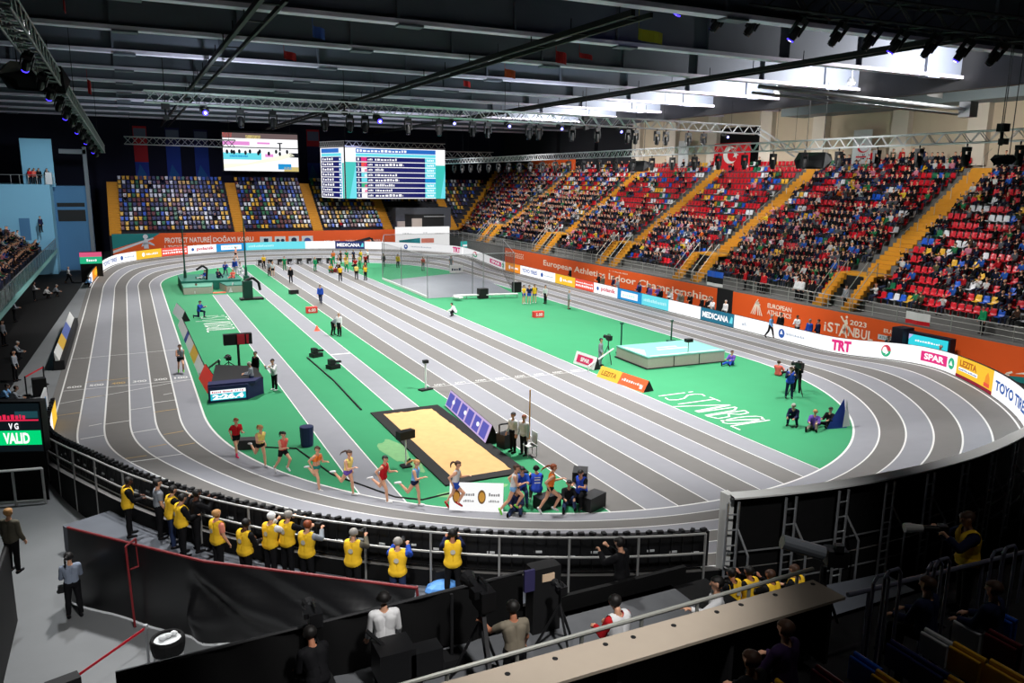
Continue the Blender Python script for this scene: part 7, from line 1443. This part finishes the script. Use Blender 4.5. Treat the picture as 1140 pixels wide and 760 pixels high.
# bin, tape stanchion, standing monitor
p = at(186, 706, .9); p[2] = 0; t = thing('litter_bin', 'pale bin with black rubbish bag turned over its rim', 'bin', tuple(p)); q = MB(); q.lathe([(.26, 0), (.3, .05), (.34, .78)], p, 18); q.part('drum', m_ltgrey, t); q = MB(); q.lathe([(.335, .48), (.365, .62), (.375, .78), (.345, .84), (.3, .83), (.27, .7)], p, 18); q.part('bag', m_drape, t)
q = MB()
for k in range(3): q.ball((p[0]-.1+.12*k, p[1]+.05*k, .84), (.09, .07, .06), 8, 5)
q.part('rubbish', m_ltgrey, t)
p = at(166, 742); q = MB(); q.tube((p[0], p[1], 0), (p[0], p[1], 1.0), .03, 8, m=0); q.lathe([(.18, 0), (.16, .03), (.03, .06)], p, 14, 0); q.lathe([(.045, .95), (.05, 1.06)], p, 10, 0); q.solo('stanchion', [m_steel], 'grey stanchion post beside the pale bin', 'stanchion')
b = at(86, 752, .95); q = MB(); q.beam((p[0], p[1], .98), b, .01, .06); q.solo('barrier_tape', mat('tape_red', (190, 20, 40), .6), 'red tape leading from the stanchion towards the near left', 'tape'); 
q = MB(); q.box((b[0]-.25, b[1]-.1, .5), (.6, .3, 1.0), .3); q.solo('equipment_case', m_black, 'black case at the near end of the red tape', 'case')
# camera deck with black drape
DZ = 3.05
dk_ = MB(); dk_.mm((-.7, 6.9, DZ-.2), (9.3, 11.75, DZ)); dk_.mm((-.7, 11.6, 0), (9.3, 11.75, DZ)); dk_.mm((-.75, 6.9, 0), (-.6, 11.75, DZ)); dk_.solo('deck', mat('deck_grey', (96, 98, 102), .8, noise=.2, scale=3), 'raised grey camera deck before the near tribune', 'deck', kind='structure')
q = MB(); q.mm((9.3, 6.9, DZ-.3), (22, 9.6, DZ-.05)); q.mm((9.3, 9.5, 0), (22, 9.6, DZ-.05)); q.mm((9.3, 9.6, DZ-.3), (10.2, 11.75, DZ-.05)); q.solo('floor_deck_black', m_drape, 'end of the camera deck coloured black for the darkness right of the grey part', 'deck', kind='structure')  # black colour stands in for the unlit end of the deck
t = thing('draped_barrier', 'black draped barrier along the front of the camera deck', 'barrier', (6, 11.65, DZ)); q = MB(); n = 80
xs = np.linspace(-.65, 5.9, n+1); vs = []
for i, x in enumerate(xs):
    for j, z in enumerate((DZ-2.2, DZ, DZ+.6, DZ+.93+.025*(x+.65))): vs.append((x, 11.62+.05*math.sin(x*6+j)+(0 if j else .05), z))
q.add(vs, [(i*4+j, (i+1)*4+j, (i+1)*4+j+1, i*4+j+1) for i in range(n) for j in range(3)]); q.part('drape', m_drape, t, smooth=True)
q = MB(); q.tube((-.65, 11.62, DZ+.93), (5.9, 11.62, DZ+1.09), .03, 6); q.part('rail', m_dark, t)
q = MB(); q.mm((-.68, 8, DZ-2), (-.62, 11.6, DZ+.6)); q.part('side_drape', m_drape, t)
# black curtain block at the right part of the deck front
a = at(566, 634, DZ+1.4); q = MB(); q.mm((5.95, 11.3, DZ), (6.5, 11.6, DZ+1.25), 0); q.mm((5.75, 11.25, DZ+.9), (5.95, 11.3, DZ+1.3), 1); q.mm((6.12, 11.28, DZ+1.0), (6.36, 11.3, DZ+1.14), 2); q.solo('monitor_rack', [m_black, mat('rack_purple', (52, 48, 90), .6), mat('rack_light', (230, 200, 170), .6)], 'black equipment rack with a purple panel behind the man in grey-brown shirt', 'rack')
q = MB(); q.mm((5.9, 11.9, 0), (9.8, 12.0, DZ+.22)); q.solo('curtain', m_drape, 'large black curtain standing behind the camera deck', 'curtain')
# men on the deck
p = at(427, 655, DZ+1.76); o, _ = person('man in long-sleeved white shirt seen from behind on the camera deck', (p[0], p[1], DZ), heading(.15, 1), {**STAND, 'shL': (.15, .16), 'shR': (.15, .16), 'elL': .5, 'elR': .5}, SH(c_wht, c_blk), 'light', 'black', 0, 1.0, .013)
p = at(574, 668, DZ+1.76); pg = Vector((p[0], p[1], DZ)); o, ig = person('man in grey-brown T-shirt seen from behind working a television camera', pg, heading(.1, 1), {**STAND, 'lean': .15, 'shL': (1.0, .5), 'shR': (.3, .2), 'elL': .9, 'elR': .5, 'nod': .1, 'grip': .8}, [('tshirt', c_tan), ('trousers', c_blk), ('shoe', c_blk)], 'mid', 'black', 0, 1.0, .013)
tc = tripod((pg[0]-.25, pg[1]+.75, DZ), 1.35, 'black television camera on tripod before the man in grey-brown T-shirt', 'television_camera', 'camera', head=(.4, .75, .42), spread=.5)
q = MB(); q.beam((pg[0]-.3, pg[1]+.5, DZ+1.3), (pg[0]-.6, pg[1]-.45, DZ+.85), .06, .06); q.part('pan_handle', m_dark, tc)
p = at(690, 663, DZ+1.72); o, _ = person('cameraman in red shirt and white vest on the camera deck', (p[0], p[1], DZ), heading(-.2, 1), {**HOLD, 'nod': .5}, [('jacket', c_red), ('vest', c_wht), ('trousers', c_blk), ('shoe', c_blk)], 'light', 'black', 0, 1.0, .013)
p = at(800, 642, DZ+1.7); o, _ = person('dark-haired woman in white top holding out one hand on the camera deck', (p[0], p[1], DZ), heading(-.9, .6), {**STAND, 'shL': (1.0, .3), 'elL': .9, 'grip': .3}, [('shirt', c_wht), ('trousers', c_blk), ('shoe', c_blk)], 'light', 'black', 1, 1.0, .013)
p = at(768, 618, DZ+1.8); o, _ = person('cameraman in black standing behind the curtain beside the near railing', (p[0]+.3, p[1]+2.4, DZ-.7), heading(-.5, 1), SHOOT, JS(c_blk), 'light', 'black', 0, 1.0, .015)
p = at(352, 704, DZ+1.3); o, _ = person('cameraman in black jacket with white print sitting at the near left of the deck', (p[0], p[1], DZ), heading(-.3, 1), {**SIT, 'lean': .3}, [('jacket', c_blk), ('trousers', c_blk), ('shoe', c_blk)], 'mid', 'black', 0, 1.0, .014)
pc = p; q = MB(); q.box((pc[0], pc[1]-.05, DZ+.22), (.5, .5, .44)); q.solo('stool_case', m_black, 'black case used as a seat by the man with white print', 'case')
tripod((pc[0]+.1, pc[1]+.7, DZ), 1.05, 'black camera on tripod before the sitting man with white print', 'television_camera', 'camera', head=(.35, .5, .3), spread=.4)
tripod(at(622, 722, DZ), 1.05, 'slim grey tripod with small camera standing free on the deck', 'camera_tripod', 'tripod', head=(.22, .3, .2), spread=.42)
p = at(430, 720, DZ+1.0); q = MB(); q.box((p[0]+.05, p[1]-.2, DZ+.9), (.55, .5, .5)); q.box((p[0]+.5, p[1]-.3, DZ+.85), (.5, .3, .4)); q.tube((p[0]-.3, p[1], DZ+1.35), (p[0], p[1]-.2, DZ+1.05), .03, 6); 
for k in range(3): a = 2.1*k; q.tube((p[0]+.45*math.cos(a), p[1]-.2+.45*math.sin(a), DZ), (p[0], p[1]-.2, DZ+.8), .03, 6)
q.solo('television_camera', m_blackp, 'large black television camera and monitor in front of the man in white shirt', 'camera')
q = MB(); p = at(503, 740, DZ); q.tube((p[0], p[1], DZ), (p[0], p[1], DZ+1.3), .03, 6); q.box((p[0], p[1], DZ+.1), (.35, .35, .2)); q.solo('mic_stand', m_dark, 'dark thin stand on the deck left of the man in grey-brown T-shirt', 'stand')
p = byhead(500, 662, .3); q = MB(); p = at(492, 660, .8); q.ball((p[0], p[1], .94), (.45, .3, .2), 10, 6, 0); q.box((p[0]+.1, p[1]+.3, 1.05), (.35, .25, .5), 0, 1); q.solo('bag', [mat('bag_blue', (90, 150, 220), .6), m_black], 'light blue bag with a black backpack at the feet of the tall photographer', 'bag')
# television camera with grey tube behind the table end
p = at(905, 612, 4.6); q = MB(); q.tube(p+Vector((-.5, .25, .15)), p+Vector((.15, -.1, -.05)), .13, 14, m=0); q.box(p+Vector((.35, -.2, -.1)), (.36, .3, .3), -.5, 1); q.box(p+Vector((.3, -.3, .12)), (.14, .14, .12), -.5, 1); q.tube(p+Vector((.2, -.1, -.3)), Vector((p[0]+.2, p[1]-.1, DZ)), .06, 8, m=1)
for k in range(3): a = 2.1*k; q.tube((p[0]+.2+.5*math.cos(a), p[1]-.1+.5*math.sin(a), DZ), (p[0]+.2, p[1]-.1, DZ+1.0), .03, 6, m=1)
q.solo('television_camera', [mat('lens_grey', (96, 100, 106), .4), m_blackp], 'television camera with long grey lens tube behind the end of the beige table', 'camera')
# beige press table
TZ = 5.5; a, b, c_ = at(905, 645, TZ), at(940, 662, TZ), at(520, 760, TZ)
yN, yF = (b[1]+6.83)/2, a[1]; t = thing('press_table', 'long beige press table with cable holes', 'table', ((a[0]+2)/2, (yN+yF)/2, TZ)); xL, xR = 1.2, a[0]
q = MB(); vs = [(xL, yN, TZ-.04), (xR+.04, yN, TZ-.04), (xR, yF, TZ-.04), (xL, yF, TZ-.04)]; q.slab([(xL, yN), (xR+.04, yN), (xR, yF), (xL, yF)], TZ-.04, TZ); q.part('top', mat('table_beige', (160, 148, 134), .6, noise=.05, scale=4), t)
q = MB()
for px, py in ((565, 750), (618, 733), (674, 717), (705, 709), (750, 696), (798, 681), (825, 673), (863, 662), (905, 650)): h = at(px, py, TZ); q.lathe([(.035, 0), (.035, .004)], (h[0], h[1], TZ), 12)
q.part('cable_hole', m_black, t, label='dark cable holes')
q = MB(); q.mm((xL, yF-.1, 4.3), (xR, yF-.06, TZ-.04)); q.part('front_panel', m_dark, t)
for x in np.linspace(xL+.2, xR-.15, 5): q = MB(); q.mm((x-.03, yN+.06, 4.5), (x+.03, yF-.08, TZ-.04)); q.part('support', m_dark, t)
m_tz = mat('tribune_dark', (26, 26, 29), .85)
q = MB()
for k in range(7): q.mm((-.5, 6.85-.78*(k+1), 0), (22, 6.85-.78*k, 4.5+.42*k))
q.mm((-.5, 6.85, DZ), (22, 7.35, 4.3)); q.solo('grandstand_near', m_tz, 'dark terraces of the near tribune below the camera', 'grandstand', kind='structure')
t = thing('railing', 'grey hand rail in front of the beige press table', 'railing', (5, 7.5, TZ)); ra, rb = at(470, 757, TZ+.02), at(905, 632, TZ+.02); ym = yF+.12
zz = lambda px, py: atY(px, py, ym+.05)
r0, r1 = zz(470, 757), zz(905, 633); q = MB(); q.tube((r0[0]-1.2, ym+.05, r0[2]), (r1[0], ym+.05, r1[2]), .03, 8); q.part('top_rail', m_frail, t)
for f in np.linspace(.05, .95, 7): q = MB(); x = r0[0]+(r1[0]-r0[0])*f; q.tube((x, ym+.05, 4.3), (x, ym+.05, r0[2]+(r1[2]-r0[2])*f), .025, 6); q.part('post', m_frail, t)
# dim rail and looped gangway hand rails at the right
m_dimr = mat('rail_slate', (112, 114, 134), .5, .3)
t = thing('railing', 'slate grey hand rail right of the beige table end', 'railing', (9, 6.9, 4.5)); r0, r1 = atY(944, 662, 6.95), atY(1150, 612, 6.95); q = MB(); q.tube(r0, r1, .035, 8); q.part('top_rail', m_dimr, t)
for f in (.1, .4, .7, .95): q = MB(); x = r0+(r1-r0)*f; q.tube((x[0], x[1], 4.4), x, .025, 6); q.part('post', m_dimr, t)
for i, (px, py) in enumerate(((982, 640), (995, 634), (1042, 625), (1050, 622), (1112, 612), (1125, 608))):
    Y = 6.3-.35*(i % 2); p = atY(px, py, Y); q = MB(); z0 = 4.5; w = .14
    q.path([(p[0]-w, Y, z0), (p[0]-w, Y, p[2]-.08), (p[0]-w+.06, Y, p[2]), (p[0]+w-.06, Y, p[2]), (p[0]+w, Y, p[2]-.08), (p[0]+w, Y, z0)], .022, 7); q.solo('hoop_rail', m_dimr, f"slate grey looped hand rail, {('nearer', 'farther')[i % 2]} one of the {('first', 'second', 'third')[i//2]} pair right of the table", 'hand rail', group='looped hand rails of the near tribune')
# folded seats of the near tribune
def folded(x, y, z, c, label):
    t = thing('tip_up_chair', label, 'seat', (x, y, z), PI/2, group='tip-up seats of the near tribune'); t.scale = (.9, .9, .9)
    q = MB(); q.box((0, 0, .5), (.42, .045, .34)); q.tube((-.21, 0, .67), (.21, 0, .67), .035, 8); q.lpart('backrest', m_seat[c], t); q = MB(); q.box((0, .09, .5), (.4, .05, .3)); q.tube((-.2, .09, .65), (.2, .09, .65), .025, 8); q.lpart('seat', m_seat[c], t); q = MB(); q.box((0, .05, .17), (.06, .1, .34)); q.lpart('support', m_dark, t)
cs_ = ['yellow', 'blue', 'white', 'yellow', 'maroon', 'blue', 'navy', 'white', 'yellow', 'blue']; rr_ = random.Random(4)
for k in range(1, 6):
    x = 6.2
    while x < 13.5:
        y, z = 6.85-.78*k-.4, 4.5+.42*k; px, py = proj((x, y, z+.7))
        if 870 < px < 1150 and py < 780 and z+.8 < CAM_H-1.2:
            c = rr_.choice(cs_); folded(x, y, z, c, f"{c} tip-up seat on the {('first', 'second', 'third', 'fourth', 'fifth')[k-1]} step of the near tribune")
        x += .62
p = at(1085, 566, 6.15); o, ti = person('photographer in yellow vest aiming a long white lens from the near tribune', (p[0], p[1], 4.4), heading(-1, .55), SHOOT, VE(c_navy, c_yv), 'light', 'brown', 0, 1.0, .014)
q = MB(); q.mm((p[0]-.6, p[1]-.5, 3.05), (p[0]+.6, p[1]+.5, 4.4)); q.solo('platform_block', m_tz, 'dark platform block under the photographer with the long white lens', 'platform')
wr_ = (ti['handL']+ti['handR'])/2; wv = Matrix.Rotation(heading(-1, .55), 4, 'Z')@Vector((wr_[0], wr_[1], wr_[2]-ti['zmin']))+Vector((p[0], p[1], 4.4)); d = Vector((-1, .55, .0)).normalized()
q = MB(); q.tube(wv, wv+d*.25, .05, 12, m=1); q.tube(wv+d*.25, wv+d*.42, .055, 12, .07, m=0); q.tube(wv+d*.42, wv+d*.52, .075, 12, m=0); q.box(wv-d*.06, (.16, .12, .13), heading(-1, .55), 1); q.solo('photo_camera', [m_white, m_blackp], 'camera with long white telephoto lens at the right edge', 'camera')
c_plum = C('plum', (52, 34, 70))
for i, (px, py, cl, sk) in enumerate(((886, 700, c_pur, 'light'), (848, 735, c_blk, 'light'), (1045, 650, c_navy, 'light'), (1120, 655, c_navy, 'light'))):
    p = at(px, py, 5.9); k = max(1, min(5, round((6.85-.2-p[1])/.78))); z = 4.5+.42*k; pp = at(px, py, z+1.2); person(('person in purple hood', 'dark-haired person in black', 'person in navy bending', 'person in navy')[i]+(' sitting behind the beige table' if i < 2 else ' sitting among the folded seats right of the looped rails'), (pp[0], pp[1]+.1, z), heading(-.2, 1), SIT, JS(c_plum if i == 0 else cl, c_blk), sk, 'brown', 0, .92, .016)
# results screen at the left edge on a white frame
R_ = at(48, 557); T1 = atY(47, 448, R_[1]); T0 = atY(47, 500, R_[1]); Lp = at(-2, 449, T1[2]); A, B = Vector((Lp[0], Lp[1], 0)), Vector((R_[0]+.2, R_[1], 0)); A = A+(A-B)*.35
zl, zh = T0[2]-.05, T1[2]
t = thing('results_screen', 'results screen with green band, pink lettering and black casing at the left edge', 'screen', tuple((A+B)/2)); ln = (B-A).normalized(); nn = Vector((ln[1], -ln[0], 0)); 
fn = lambda u, v, d=.02: A+(B-A)*u+Vector((0, 0, zl+(zh-zl)*v))+nn*d
q = MB(); q.add([fn(0, -.03, 0), fn(1.02, -.03, 0), fn(1.02, 1.03, 0), fn(0, 1.03, 0), fn(0, -.03, -.4), fn(1.02, -.03, -.4), fn(1.02, 1.03, -.4), fn(0, 1.03, -.4)], [(0, 1, 2, 3), (7, 6, 5, 4), (1, 5, 6, 2), (3, 2, 6, 7), (0, 4, 5, 1), (0, 3, 7, 4)]); q.part('casing', m_black, t)
g2 = lambda u, v: fn(u, v, .04); g3 = lambda u, v: fn(u, v, .06); q = MB(); rect(q, g2, 0, 1, 0, 1, 3); rect(q, g3, 0, .99, .14, .44, 0); rect(q, g3, 0, .97, .64, .67, 1); rect(q, g3, .55, .97, .7, .84, 4)
g4 = lambda u, v: fn(u, v, .08); put_text(q, 'VALID', g4, .30, .78, .17, .4, 2, .04); put_text(q, 'V G', g4, .42, .6, .47, .6, 2, .03); dashes(q, g4, .28, .74, .68, .8, 1, 6); q.part('picture', [led('valid_green', (0, 214, 120)), led('scr_pink', (230, 40, 80)), L_WHITE, led('scr_dark', (22, 34, 40), .5), led('scr_teal', (40, 90, 100), .6)], t)
q = MB(); fa = A+nn*.6; fb = B+nn*.3; 
for z in (.12, 1.25): q.tube((fa[0], fa[1], z), (fb[0], fb[1], z), .045, 6)
for f in (.0, .5, 1): p = fa+(fb-fa)*f; q.tube((p[0], p[1], 0), (p[0], p[1], 1.25), .045, 6)
q.part('frame', m_white, t, label='white tubular frame')
q = MB(); q.add([A, B, fn(1, -.03, 0), fn(0, -.03, 0)], [(0, 1, 2, 3)]); q.part('skirt', m_drape, t)
# small boards at the left end of the near bend
p = at(50, 470); q = MB(); q.mm((p[0]-.1, p[1]-1.0, 0), (p[0], p[1]+2.2, 1.1), 0); q.mm((p[0], p[1]-.4, .1), (p[0]+.02, p[1]+.3, .8), 1); q.mm((p[0], p[1]+.5, .1), (p[0]+.02, p[1]+1.2, .9), 2); q.solo('sponsor_board', [m_ltgrey, mw[4], mat('board_blue3', (90, 150, 200), .6)], 'pale sponsor board with orange and blue patches at the left end of the near bend', 'board')
# tape barrier and speaker on the left floor
a, b = at(30, 440), at(50, 428); 
for i, p in enumerate((a, b)): q = MB(); q.tube((p[0], p[1], 0), (p[0], p[1], 1.0), .04, 6); q.lathe([(.2, 0), (.18, .04), (.03, .07)], p, 12); q.solo('stanchion', m_dark, ('dark stanchion on the left floor, nearer end of the red tape', 'dark stanchion on the left floor beside the slanted boards')[i], 'stanchion')
q = MB(); q.beam((a[0], a[1], .95), (b[0], b[1], .95), .01, .08); q.solo('barrier_tape', mat('tape_red', (190, 20, 40), .6), 'red tape between two stanchions on the left floor', 'tape')
p = at(45, 440); q = MB(); q.box((p[0], p[1], .45), (.6, .5, .9), .2); q.solo('floor_speaker', m_black, 'black floor speaker behind the results screen', 'speaker')
# dark stairs at the near left
q = MB(); x1 = at(20, 690)[0]; y0 = 18.6
for k in range(6): q.mm((x1-2.2, y0+.34*k, 0), (x1-.15, 21.4, .2*(k+1)), 0); q.mm((x1-2.2, y0+.34*k, .2*(k+1)), (x1-.15, y0+.34*k+.3, .2*(k+1)+.015), 1)
q.solo('steps', [m_black, mat('tread_grey', (120, 122, 124), .7)], 'dark steps with grey treads at the near left edge', 'steps')
q = MB(); q.slab([(x1-.12, y0-.4), (x1, y0-.4), (x1, 21.6), (x1-.12, 21.6)], 0, 2.0); q.tube((x1-.06, y0-.4, 2.0), (x1-.06, 21.6, 2.0), .06, 8); q.solo('stair_side_panel', m_black, 'black side panel of the near left steps', 'panel')
q = MB(); q.mm((-9, 16.2, 0), (x1-.1, 18.3, 2.6)); q.solo('black_block', m_black, 'large black block in the near left corner', 'block')
p = at(8, 566, 2.9); o, _ = person('balding man in brown jacket at the left picture edge behind the black panel', (p[0], p[1], 1.2), heading(.6, 1), STAND, JS(c_khaki, c_blk), 'light', 'blond', 0, 1.0, .015)
bpy.data.scenes.remove(TMP)
